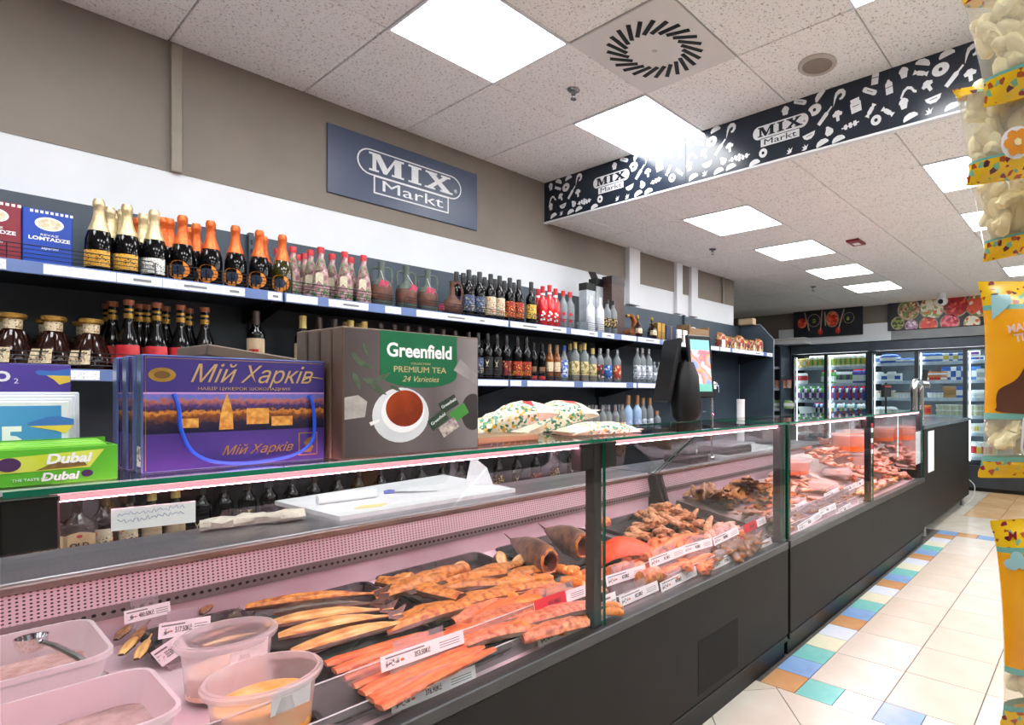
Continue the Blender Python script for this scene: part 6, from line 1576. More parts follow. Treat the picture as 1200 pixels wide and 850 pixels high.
# ---------------------------------------------------------------- scale with customer display
PX, PY = -2.40, 3.43
t = thing('shop_scale', 'black shop scale terminal with bright customer screen on the worktop', 'scale', (PX, PY, .891), rotz=0.0)
MB().cbox((-.12, -.12, 0), (.12, .12, .05), .01).build('base', BLACK, t)
MB().cbox((-.05, -.06, .05), (.05, .06, .34), .008).build('column', BLACK, t)
rings = []
for z, w, dd in ((.28, .07, .06), (.33, .12, .1), (.42, .135, .11), (.62, .12, .09), (.72, .08, .06)):
    rings.append([(math.cos(a)*dd, math.sin(a)*w, z) for a in [2*PI*i/16 for i in range(16)]])
MB().loft(rings).build('housing', BLACK, t, True)
def oriented(parent, name, dims, m, loc, yaw, tilt):
    o = MB().cbox((-dims[0]/2, -dims[1]/2, -dims[2]/2), (dims[0]/2, dims[1]/2, dims[2]/2), .006).build(name, m, parent)
    o.matrix_local = Matrix.Translation(loc) @ Matrix.Rotation(yaw, 4, 'Z') @ Matrix.Rotation(tilt, 4, 'Y')
    return o
SCR = None
m, nt, b = new_mat('customer_screen_image')
N, L = nt.nodes, nt.links
tc = N.new('ShaderNodeTexCoord'); nz = N.new('ShaderNodeTexNoise'); nz.inputs['Scale'].default_value = 9; L.new(tc.outputs['Object'], nz.inputs['Vector'])
rp = N.new('ShaderNodeValToRGB'); e = rp.color_ramp.elements
for k, (pz, cz) in enumerate(((.3, '#6fb8b0'), (.42, '#d8d4d0'), (.5, '#c06a80'), (.57, '#e2a068'), (.66, '#8098c8'))):
    if k > 1: e.new(pz)
    e[k].position = pz; e[k].color = hexc(cz)
L.new(nz.outputs['Fac'], rp.inputs[0]); L.new(rp.outputs[0], b.inputs['Emission Color']); b.inputs['Emission Strength'].default_value = .5
L.new(rp.outputs[0], b.inputs['Base Color']); SCR = m
fr = oriented(t, 'customer_screen', (.03, .215, .46), BLACK, (.07, .075, .69), -.35, -.12)
MB().box((.0155, -.085, -.185), (.0162, .085, .195)).build('screen_image', SCR, fr)
MB().box((.0163, -.085, .12), (.0166, .085, .195)).build('screen_header', emis('teal_screen', '#7fc8c8', .45), fr)
MB().box((.0163, -.085, -.185), (.0166, .085, -.13)).build('screen_footer', emis('green_screen', '#66b0a0', .45), fr)
oriented(t, 'operator_screen', (.03, .26, .46), BLACK, (-.09, -.11, .66), 1.1, .2)
MB().box((.13, .02, .36), (.135, .06, .368)).build('maker_mark', INKG, t)
t = thing('tap_spout', 'slim chrome gooseneck spout beside the scale', 'tap', (-2.30, 3.62, .891))
MB().tube(smooth_path([(0, 0, 0), (0, 0, .4), (0, .0, .52), (.0, .03, .57), (.0, .07, .56), (.0, .085, .5)]), .009, 8).build('neck', CHROME, t, True)
MB().lathe([(0, 0), (.025, 0), (.025, .02), (.012, .03)], 14).build('base_ring', CHROME, t, True)
t = thing('scale_pan', 'black weighing platform on the worktop right of the scale', 'scale', (-2.42, 4.0, .891))
MB().cbox((-.15, -.18, 0), (.15, .18, .08), .01).build('base', BLACK, t)
MB().cbox((-.17, -.2, .085), (.17, .2, .1), .006).build('platform', STEEL, t)
t = thing('paper_cup_stack', 'white stack of paper cups on the worktop near the end panel', 'cups', (-2.45, onx(868, 480, -2.45).y, .891))
MB().lathe([(0, 0), (.03, 0), (.034, .3), (.034, .44), (.036, .445), (0, .44)], 16).build('cups', PAPER, t, True)

# ================================================================ beer bar beyond the counters
XB = -1.33
t = thing('bar_counter', 'dark bar cabinet on short legs beyond the fish counters', 'bar counter', (0, 0, 0))
MB().cbox((-2.1, 5.80, .115), (XB, 8.12, 1.045), .004).build('cabinet', DARK, t)
MB().cbox((-2.12, 5.78, 1.047), (XB+.012, 8.14, 1.085), .004).build('worktop', mat('bar_top', '#5c646a', .2, .3, c2='#666e74', scale=8), t)
for y in (6.0, 7.95):
    for x in (-2.0, XB-.05): MB().lathe([(0, 0), (.03, 0), (.026, .02), (.022, .115)], 10, c=(x, y, 0)).build('leg', STEEL, t, True)
for (y, z) in ((6.7, .93), (7.6, .93), (6.4, .25), (7.2, .3), (7.0, .6)): MB().lathe([(0, .004), (.012, .003), (.013, 0)], 10).build('rivet', BLACK, t, True).matrix_local = Matrix.Translation((XB, y, z)) @ Matrix.Rotation(PI/2, 4, 'Y')
MB().box((XB+.001, 5.96, .62), (XB+.003, 6.2, 1.02)).build('paper_sheet', PAPER, t)
t = thing('power_cable', 'thin grey cable hanging from the bar corner to the floor', 'cable', (0, 0, 0))
MB().tube(smooth_path([(XB+.0, 8.12, .3), (XB+.06, 8.14, .22), (XB+.05, 8.05, .08), (XB-.02, 7.85, .008)]), .006, 6).build('cable', mat('cable_grey', '#b8bcbe', .5), t, True)
# chrome beer tower
ty = onx(1075, 480, -1.62).y
t = thing('beer_tower', 'chrome double-column beer tower with four taps on the bar', 'beer tap', (-1.62, ty, 1.086))
for s in (-.14, .14):
    MB().tube([(0, s, 0), (0, s, .33)], .038, 16).build('column', CHROME, t, True)
    MB().lathe([(.052, 0), (.052, .012), (.04, .02)], 18, c=(0, s, 0)).build('foot_ring', CHROME, t, True)
MB().tube(smooth_path([(0, -.14, .32), (0, -.13, .39), (0, -.08, .425), (0, 0, .43), (0, .08, .425), (0, .13, .39), (0, .14, .32)]), .04, 16).build('bridge', CHROME, t, True)
for k in range(4):
    y = -.1+.066*k
    f = MB().tube([(.035, y, .43), (.085, y, .43), (.1, y, .40), (.1, y, .36)], [.013, .013, .012, .009], 8).build('faucet', CHROME, t, True)
    MB().tube([(.07, y, .44), (.075, y, .5), (.085, y, .56)], [.007, .009, .013], 8).build('tap_handle', mat('tap_black', '#26282a', .3), f, True)
t = thing('bar_rack', 'dark menu holder hung beside the beer tower', 'holder', (-1.9, ty-.2, 1.086))
MB().tube([(0, 0, 0), (0, 0, .42)], .01, 8).build('stem', BLACK, t, True)
MB().cbox((-.02, -.12, .26), (.02, .14, .4), .006).build('box', BLACK, t)
MB().box((.0205, -.11, .37), (.0212, .13, .385)).build('red_print', RED, t)

# ================================================================ far wall: soffit, picture banners, coolers
YC = 9.2
s0 = struct(MB().box((XL, YC+.12, 2.22), (XR, YF, H2)).build('soffit_far', BROWN))
MB().box((-4.5, YC+.06, 2.22), (-2.60, YC+.12, 2.50)).build('white_fascia', WHITE, s0)
MB().box((-2.60, YC+.06, 2.22), (XR, YC+.12, 2.36)).build('grey_fascia', mat('grey_fascia', '#8a8d90', .5, c2='#94979a', scale=6), s0)
def picture(x0, x1, z0, z1, label):
    t = thing('picture_banner', label, 'banner', (x0, YC+.03, z0))
    MB().cbox((0, 0, 0), (x1-x0, .02, z1-z0), .002).build('panel', mat('picture_dark', '#1e2027', .35, c2='#2a2c34', scale=6), t)
    return t
def disc(t, x, z, r, m, nm='bowl_print', y=-.001, th=.001, sx=1.0, sy=1.0, n=18): MB().prism(circ(r, n, sx, sy), (x, y+.001, z), (1, 0, 0), (0, 0, 1), th).build(nm, m, t)
def cdisc(t, x, z, r, m, y, W, H):
    poly = [(x+p[0], z+p[1]) for p in circ(r, 20)]
    for f in (lambda p: p[0]-.004, lambda p: W-.004-p[0], lambda p: p[1]-.004, lambda p: H-.004-p[1]):
        poly = clip(poly, f)
        if len(poly) < 3: return
    MB().prism(poly, (0, y, 0), (1, 0, 0), (0, 0, 1), .001).build('bowl_print', m, t)
FOODS = [print_mat('food_a', '#c9a080', ['#8a5a3a', '#e6cfae', '#6f8f4a'], 28, amount=.6), print_mat('food_b', '#e6e0cc', ['#d8552a', '#8fa85a', '#f2eee0'], 24, amount=.5), print_mat('food_c', '#b0202a', ['#d83a30', '#7a1418', '#e86a4a'], 26, amount=.6),
 print_mat('food_d', '#e0573a', ['#efe6d8', '#c03a2a', '#6f9a4a'], 22, amount=.5), print_mat('food_e', '#8a9a4a', ['#3a4a26', '#c8c070'], 26, amount=.6), print_mat('food_f', '#b48ab0', ['#e8dce8', '#7a4a80'], 30, amount=.5), print_mat('food_g', '#e2452e', ['#f0805a', '#b8281e'], 26, amount=.5), print_mat('food_h', '#d83a58', ['#f07a8a', '#a81e3a'], 26, amount=.5)]
RIMP = mat('bowl_rim', '#c9b8a0', .5, c2='#8d7a62', scale=30)
pa = ony(930, 397, YC+.03); pb = ony(1011, 358.5, YC+.03)
t = picture(pa.x, pb.x, pa.z, pb.z, 'dark picture banner with spoons and red spices on the far wall')
W_, H_ = pb.x-pa.x, pb.z-pa.z
disc(t, W_*.13, H_*.55, .085, FOODS[6])
disc(t, W_*.31, H_*.62, .11, RIMP); disc(t, W_*.31, H_*.62, .10, MATS['picture_dark'], y=-.0018); disc(t, W_*.31, H_*.6, .035, FOODS[4], 'herb_print', y=-.0024)
disc(t, W_*.58, H_*.62, .135, RIMP, sx=.8, sy=1); disc(t, W_*.58, H_*.62, .12, FOODS[6], y=-.0018, sx=.8, sy=1)
disc(t, W_*.81, H_*.62, .09, RIMP); disc(t, W_*.81, H_*.62, .082, MATS['picture_dark'], y=-.0018); disc(t, W_*.8, H_*.6, .03, FOODS[4], 'herb_print', y=-.0024)
SPO = mat('spoon_wood', '#a08a76', .5, c2='#b8a08a', scale=20)
for (xa, za, xb, zb, red) in ((.17, .95, .24, .25, False), (.43, .95, .405, .2, True), (.47, .9, .48, .4, False), (.745, .95, .66, .2, True)):
    MB().tube([(W_*xa, -.001, H_*za), (W_*xb, -.001, H_*zb)], .011, 4).build('spoon_print', SPO, t)
    if red: disc(t, W_*xb, H_*(zb-.0), .045, mat('chili_red', '#d8302a', .4), 'spice_print', y=-.004, sx=.9, sy=1.2)
pa = ony(1040, 388, YC+.03); pb = ony(1040, 355, YC+.03)
x1 = ony(1215, 345, YC+.03).x
t = picture(pa.x, x1, pa.z, pb.z, 'long dark picture banner with bowls of food on the far wall')
W2, H_ = x1-pa.x, pb.z-pa.z
for (u, v, r, k) in ((1065, 363, .15, 0), (1092, 361, .16, 1), (1120, 358, .16, 2), (1147, 357, .16, 3), (1052, 379, .09, 4), (1068, 382, .085, 5), (1088, 381, .12, 6), (1113, 378, .12, 7), (1139, 378, .1, 1), (1174, 356, .15, 6), (1170, 374, .11, 4), (1195, 368, .12, 2)):
    q = ony(u, v, YC+.03)-pa
    cdisc(t, q.x, q.z, r*1.1, RIMP, -.0, W2, H_); cdisc(t, q.x, q.z, r*.98, FOODS[k], -.0008, W2, H_)

# coolers
CFR = mat('cooler_frame', '#20262c', .35, c2='#252b31', scale=8)
CIN = mat('cooler_inside', '#a9b3bb', .4, c2='#b4bdc4', scale=8)
CGL = pane('cooler_glass', '#eef5f5', .93)
CSH = mat('cooler_shelf', '#dfe5ea', .4, c2='#d3dae0', scale=9)
def cooler(x0, x1, doors, label, shelves):
    t = thing('cooler', label, 'refrigerator', (0, YC, 0), group='glass door coolers')
    MB().cbox((x0, .0, 2.06), (x1, .55, 2.20), .004).build('top_fascia', mat('cooler_fascia', '#39434c', .4, c2='#414b54', scale=6), t)
    MB().cbox((x0, -.0, .05), (x1, .55, .36), .004).build('base', mat('cooler_base', '#2c3136', .4, c2='#33383d', scale=6), t)
    MB().box((x0+.02, .02, 0), (x1-.02, .5, .05)).build('plinth', BLACK, t)
    MB().box((x0+.02, .5, .36), (x1-.02, .55, 2.06)).build('back', mat('cooler_back', '#8c979f', .5, c2='#959fa7', scale=5), t)
    for x in (x0, x1-.03): MB().box((x, .02, .36), (x+.03, .5, 2.06)).build('side', CFR, t)
    for z in shelves:
        s = MB().box((x0+.03, .10, z-.025), (x1-.03, .5, z)).build('shelf', CSH, t)
        MB().box((x0+.04, .104, z-.032), (x1-.04, .112, z-.026)).build('added_shelf_light', COOL, s)  # added glowing strip under each shelf to brighten the goods
        MB().cbox((x0+.03, .088, z-.042), (x1-.03, .1, z+.006), .002).build('price_rail', mat('cooler_rail', '#ccd6e4', .4, c2='#b4c2d8', scale=14), s)
    MB().box((x0+.06, .1, 2.03), (x1-.06, .16, 2.045)).build('added_top_light', COOL, t)  # added glowing bar that lightens the cooler's inside
    n = len(doors)-1
    for k in range(n):
        a, b2 = doors[k], doors[k+1]
        d = MB().box((a+.03, .012, .40), (b2-.03, .022, 2.02)).build('door', CGL, t)
        for (p, q) in (((a, 0, .37), (a+.03, .035, 2.055)), ((b2-.03, 0, .37), (b2, .035, 2.055)), ((a+.03, 0, .37), (b2-.03, .035, .40)), ((a+.03, 0, 2.02), (b2-.03, .035, 2.055))):
            MB().box(p, q).build('door_frame', CFR, d)
        for s in ((a+.05),):
            MB().box((s-.006, .06, .42), (s+.006, .066, 2.0)).build('lamp_strip', COOL, t)
    return t
xa = ony(927, 450, YC).x; xm = ony(1019, 450, YC).x
xd1 = ony(967.5, 450, YC).x
d2 = [xm+.012]+[ony(u, 450, YC).x for u in (1074, 1131, 1190)]+[ony(1190, 450, YC).x+.75, ony(1190, 450, YC).x+1.5]
def zs(v, u): return ony(u, v, YC+.1).z
SL = [zs(431.5, 940), zs(450, 940), zs(469, 940), zs(486, 940), .72]
SR = [zs(426, 1040), zs(447, 1040), zs(466.5, 1040), zs(487, 1100), zs(508, 1145), zs(536, 1145)]
cooler(xa, xm, [xa+.03, xd1, xm-.03], 'glass door cooler with colourful drink bottles, left of the pillar', SL)
cooler(xm+.003, d2[-1]+.03, d2, 'long glass door cooler with cheeses and packs on the right', SR)

# goods in the coolers
def drink_mesh(body, cap, band):
    b = MB(); b.lathe([(0, 0), (.03, 0), (.033, .01), (.033, .13), (.026, .16), (.014, .175)], 10, mi=0)
    b.lathe([(.0335, .03), (.0335, .11)], 10, mi=2); b.lathe([(.016, .172), (.016, .2), (0, .2)], 10, mi=1)
    return b.mesh('bottle', [body, cap, band], True)
def pouch_mesh(m, m2):
    b = MB(); rings = []
    for z, wx, wy in ((0, .05, .03), (.05, .055, .032), (.12, .055, .025), (.15, .05, .006), (.16, .05, .004)):
        rings.append([(math.cos(a)*wx, math.sin(a)*wy, z) for a in [2*PI*i/10 for i in range(10)]])
    b.loft(rings, mfun=lambda j, i: 1 if j == 1 else 0); return b.mesh('pouch', [m, m2], True)
def tub_mesh(m, lid, r=.055, h=.06):
    b = MB(); b.lathe([(0, 0), (r*.8, 0), (r, h)], 12, mi=0); b.lathe([(r*1.04, h-.006), (r*1.04, h+.006), (0, h+.007)], 12, mi=1); return b.mesh('tub', [m, lid], True)
def pack_mesh(m, m2, w=.07, h=.1, d=.05):
    b = MB(); b.cbox((-w/2, -d/2, 0), (w/2, d/2, h), .006, 0); b.box((-w/2+.006, -d/2-.0008, h*.25), (w/2-.006, -d/2, h*.7), 1); return b.mesh('pack', [m, m2])
def cheese_mesh(m, m2):
    b = MB(); rings = [[(math.cos(a)*q*.09, math.sin(a)*q*.05, z) for a in [2*PI*i/12 for i in range(12)]] for z, q in ((0, .85), (.03, 1), (.07, 1), (.1, .7), (.11, .2))]
    b.loft(rings, mfun=lambda j, i: 1 if j == 1 else 0); return b.mesh('bag', [m, m2], True)
C = lambda n, c, c2=None: mat(n, c, .35, c2=c2 or c, scale=40)
wht, grn, yel, blu, prp, rdd, tea_, blk, org = C('pk_white', '#eceef0'), C('pk_green', '#4a9a4a', '#6ab060'), C('pk_yellow', '#e0c24a'), C('pk_blue', '#2f5ab0', '#4a74c4'), C('pk_purple', '#7a4a98'), C('pk_red', '#c83038'), C('pk_teal', '#3aa0a0'), C('pk_dark', '#3a2a2e'), C('pk_orange', '#d8692a', '#e08a4a')
def shelf_row(name, cat, meshes, u0, u1, z, n, label, Y=YC+.15, sc_=1.0, rows=1, jit=.004):
    xa_, xb_ = ony(u0, 450, Y).x, ony(u1, 450, Y).x
    for r in range(rows):
        for k in range(n):
            x = xa_+(xb_-xa_)*(k+.5)/n+random.uniform(-jit, jit)
            o = link(name, meshes[(k*7+r*3) % len(meshes)] if len(meshes) > 1 else meshes[0], None, (x, Y+.09*r, z), (0, 0, random.uniform(-.15, .15)))
            o.scale = (sc_,)*3 if not isinstance(sc_, tuple) else sc_
            tag(o, (label+', %s from left' % ORD[k]) if n > 1 else label, cat, label)
DM = lambda a, b2, c: drink_mesh(a, b2, c)
yog = pack_mesh(wht, yel, .06, .14)
shelf_row('drink_carton', 'carton', [pack_mesh(C('pk_cream', '#e8dca8'), yel, .07, .16), pack_mesh(yel, wht, .07, .16)], 931, 948, SL[0], 5, 'pale yellow drink carton on the top shelf of the left cooler')
shelf_row('drink_bottle', 'bottle', [DM(wht, blk, yel), DM(C('pk_ivory', '#e6dfc8'), wht, grn)], 949, 966, SL[0], 6, 'white drink bottle on the top shelf behind the left cooler door', sc_=(1, 1, 1.25))
shelf_row('drink_bottle', 'bottle', [DM(wht, wht, yel), DM(C('pk_ivory', '#e6dfc8'), wht, grn)], 970, 1014, SL[0], 15, 'white-capped drink bottle on the top shelf of the second cooler door', sc_=(1, 1, 1.25))
shelf_row('drink_pouch', 'pouch', [pouch_mesh(wht, rdd)], 931, 945, SL[1], 4, 'white and red pouch on the second shelf of the left cooler', sc_=1.15)
shelf_row('drink_bottle', 'bottle', [DM(grn, rdd, wht), DM(grn, wht, wht)], 963, 980, SL[1], 6, 'green drink bottle on the second shelf of the left cooler', sc_=1.1)
shelf_row('drink_pouch', 'pouch', [pouch_mesh(wht, grn), pouch_mesh(wht, prp)], 981, 1000, SL[1], 5, 'white pouch with green band on the second shelf of the left cooler', sc_=1.2)
shelf_row('drink_bottle', 'bottle', [DM(prp, rdd, wht), DM(blu, rdd, wht)], 1000, 1014, SL[1], 6, 'purple drink bottle on the second shelf of the left cooler', sc_=1.2)
shelf_row('drink_bottle', 'bottle', [DM(grn, grn, prp), DM(prp, wht, wht), DM(wht, grn, prp)], 930, 966, SL[2], 13, 'green and purple drink bottle on the third shelf, left door', sc_=1.15)
shelf_row('drink_bottle', 'bottle', [DM(prp, rdd, blu), DM(blk, blu, rdd), DM(wht, rdd, prp)], 970, 1014, SL[2], 16, 'dark purple and red drink bottle on the third shelf, second door', sc_=1.15)
shelf_row('drink_bottle', 'bottle', [DM(blu, rdd, wht), DM(wht, rdd, blk)], 954, 967, SL[3], 5, 'blue drink bottle with red cap on the fourth shelf, left door', sc_=1.1)
shelf_row('drink_bottle', 'bottle', [DM(wht, rdd, blu), DM(tea_, blk, wht), DM(wht, wht, tea_), DM(wht, blk, yel)], 970, 1014, SL[3], 15, 'mixed teal and white drink bottle on the fourth shelf, second door', sc_=1.1)
t = tag(link('foam_box', MB().loft([rrect(.2, .12, .03, 0), rrect(.23, .14, .03, .12), rrect(.24, .15, .03, .12), rrect(.24, .15, .03, .13), rrect(.2, .11, .03, .13), rrect(.18, .1, .03, .06)]).mesh('foam_box', wht), None, (ony(941, 480, YC+.2).x+.14, YC+.30, SL[3]+.002)), 'white foam box on the fourth shelf of the left cooler', 'box')
# right cooler
bagB = cheese_mesh(C('pk_deepblue', '#2a55a8', '#3f70c4'), wht)
shelf_row('cheese_bag', 'bag', [bagB], 1036, 1050, SR[0], 2, 'blue bag on the top shelf of the right cooler, first door', sc_=1.3)
shelf_row('cheese_bag', 'bag', [bagB], 1050, 1070, SR[0], 2, 'flat blue bag on the top shelf near the beer tower', sc_=(1.2, 1.2, .7))
shelf_row('cheese_bag', 'bag', [bagB], 1080, 1104, SR[0], 3, 'blue bag on the top shelf, second door of the right cooler', sc_=1.25)
shelf_row('dairy_pack', 'pack', [pack_mesh(wht, prp, .1, .07), pack_mesh(wht, blu, .1, .07)], 1132, 1152, SR[0], 4, 'white and purple pack on the top shelf of the third door', rows=1)
shelf_row('dairy_pack', 'pack', [pack_mesh(wht, prp, .1, .07)], 1132, 1146, SR[0]+.075, 3, 'white and purple pack stacked on the others of the third door')
shelf_row('sausage_pack', 'pack', [pack_mesh(org, wht, .18, .06), pack_mesh(org, rdd, .18, .06)], 1084, 1106, SR[1], 3, 'orange sausage pack on the second shelf of the right cooler', sc_=1.1)
shelf_row('sausage_pack', 'pack', [pack_mesh(org, wht, .18, .06)], 1084, 1106, SR[1]+.07, 3, 'orange sausage pack lying on top of the others', sc_=1.1)
shelf_row('cheese_pack', 'pack', [pack_mesh(blu, wht, .13, .2, .03), pack_mesh(wht, blu, .13, .2, .03)], 1106, 1131, SR[1], 4, 'upright blue and white cheese pack on the second shelf')
shelf_row('cheese_pack', 'pack', [pack_mesh(C('pk_sky', '#4a84c8'), wht, .13, .2, .03)], 1134, 1146, SR[1], 2, 'upright sky blue cheese pack behind the third door')
shelf_row('dairy_pack', 'pack', [pack_mesh(wht, C('pk_grey', '#b8bec4'), .14, .16, .1)], 1148, 1160, SR[1], 2, 'white block pack on the second shelf of the third door')
shelf_row('yogurt_cup', 'cup', [tub_mesh(C('pk_ivory2', '#e2d8bc'), wht, .035, .1), tub_mesh(wht, rdd, .035, .08)], 1026, 1048, SR[2], 7, 'cream yogurt cup on the third shelf of the right cooler', sc_=1.1)
shelf_row('dairy_tub', 'tub', [tub_mesh(wht, prp, .05, .09), tub_mesh(wht, blu, .05, .09)], 1088, 1106, SR[2], 4, 'white tub with coloured lid on the third shelf near the beer tower')
shelf_row('cheese_pack', 'pack', [pack_mesh(C('pk_tan', '#b58a5a'), C('pk_tan2', '#a07848'), .2, .17, .06)], 1107, 1120, SR[2], 1, 'tan cheese carton on the third shelf of the right cooler')
shelf_row('cheese_pack', 'pack', [pack_mesh(blu, wht, .12, .17, .05)], 1121, 1130, SR[2], 1, 'blue pack beside the tan cheese carton')
shelf_row('dairy_bag', 'bag', [cheese_mesh(wht, C('pk_mist', '#d0d8de'))], 1133, 1160, SR[2], 4, 'plain white bag on the third shelf of the third door', sc_=1.1)
shelf_row('dairy_bag', 'bag', [cheese_mesh(wht, C('pk_mist', '#d0d8de'))], 1028, 1048, SR[3], 3, 'plain white bag on the fourth shelf of the first door', sc_=1.1)
shelf_row('meat_pack', 'pack', [pack_mesh(rdd, wht, .16, .05)], 1048, 1058, SR[3], 2, 'red pack on the fourth shelf beside the beer tower')
for r in range(2):
    shelf_row('clear_tub', 'tub', [tub_mesh(C('pk_salad', '#dcdcc8', '#c8ccb0'), wht, .07, .07)], 1099, 1160, SR[3]+.078*r, 7, 'clear salad tub with white lid on the fourth shelf, '+('lower' if r == 0 else 'upper')+' layer', sc_=1.1)
shelf_row('meat_pack', 'pack', [pack_mesh(org, rdd, .1, .15, .05)], 1082, 1092, SR[3], 1, 'orange pack beside the clear tubs')
shelf_row('dairy_pack', 'pack', [pack_mesh(wht, yel, .13, .14, .06), pack_mesh(wht, C('pk_mist', '#d0d8de'), .13, .14, .06)], 1138, 1165, SR[4], 6, 'white pack with yellow panel on the fifth shelf of the right cooler')
shelf_row('dairy_pack', 'pack', [pack_mesh(wht, rdd, .13, .22, .06), pack_mesh(wht, yel, .13, .2, .06)], 1138, 1165, SR[5], 6, 'white and red pack on the lowest shelf of the right cooler')

shelf_row('cheese_pack', 'pack', [pack_mesh(wht, blu, .14, .12, .06), pack_mesh(C('pk_sky', '#4a84c8'), wht, .14, .12, .06)], 1027, 1036, SR[0], 1, 'white and blue block at the left end of the top shelf')
shelf_row('dairy_pack', 'pack', [pack_mesh(wht, C('pk_mist', '#d0d8de'), .12, .15, .08), pack_mesh(wht, blu, .12, .12, .08)], 1027, 1056, SR[1], 4, 'plain white pack on the second shelf, first door')
shelf_row('yogurt_cup', 'cup', [tub_mesh(wht, rdd, .04, .09), tub_mesh(wht, grn, .04, .09)], 1049, 1072, SR[2], 6, 'white yogurt cup beside the beer tower, third shelf')
shelf_row('dairy_pack', 'pack', [pack_mesh(wht, yel, .1, .12, .08), pack_mesh(blu, wht, .1, .12, .08)], 1106, 1130, SR[0], 4, 'blue and white pack on the top shelf, second door')
shelf_row('dairy_pack', 'pack', [pack_mesh(wht, blu, .13, .16, .06)], 1170, 1188, SR[2], 2, 'white pack near the right edge, third shelf')
# shelf left of the coolers, in the alcove
t = thing('alcove_shelf', 'dark open shelf with jars and greens between end panel and cooler', 'shelf', (0, 0, 0))
xl0, xl1 = ony(893, 450, 8.9).x, xa-.02
MB().box((xl0, 9.2, 0), (xl1, 9.25, 2.2)).build('back_panel', mat('alcove_back', '#3a4046', .5, c2='#444a50', scale=6), t)
MB().cbox((xl1-.03, 8.86, 0), (xl1, 9.2, 2.2), .003).build('side_panel', NAVY, t)
ALZ = [ony(915, v, 8.9).z for v in (430, 455, 479)]
for z in ALZ+[.6, .2]:
    s = MB().box((xl0, 8.9, z-.02), (xl1-.03, 9.2, z)).build('shelf', CSH, t)
    MB().box((xl0, 8.89, z-.04), (xl1-.03, 8.9, z+.005)).build('price_rail', MATS['cooler_rail'], s)
shelf_row('jam_jar', 'jar', [tub_mesh(C('pk_jam', '#b07a6a', '#d8b8a0'), rdd, .05, .12)], 904, 926, ALZ[1], 5, 'jar with red lid on the middle alcove shelf', Y=8.98, sc_=1.1, rows=1)
shelf_row('greens_bag', 'bag', [cheese_mesh(C('pk_leaf', '#7aa860', '#a8c890'), wht)], 904, 926, ALZ[2], 3, 'clear bag of green salad on the lower alcove shelf', Y=9.02, sc_=1.3)
t = thing('cornice_box', 'white cardboard lying on top of the alcove shelf', 'box', (xl0+.2, 8.95, 2.22))
MB().cbox((0, 0, 0), (.55, .3, .1), .003).build('carton', WHITE, t)
MB().box((.0, -.001, .06), (.55, .301, .07)).build('tape', mat('tape_tan', '#c8b89a', .4), t)
t = thing('cardboard_box', 'small brown carton on top of the shelf end beside the wall edge', 'box', (-3.58, 6.24, 2.232))
MB().cbox((0, .0, 0), (.2, .09, .075), .003).build('carton', MATS['cardboard'], t)
MB().box((-.0005, .04, -.0), (.2005, .05, .0755)).build('tape', mat('tape_tan', '#c8b89a', .4), t)

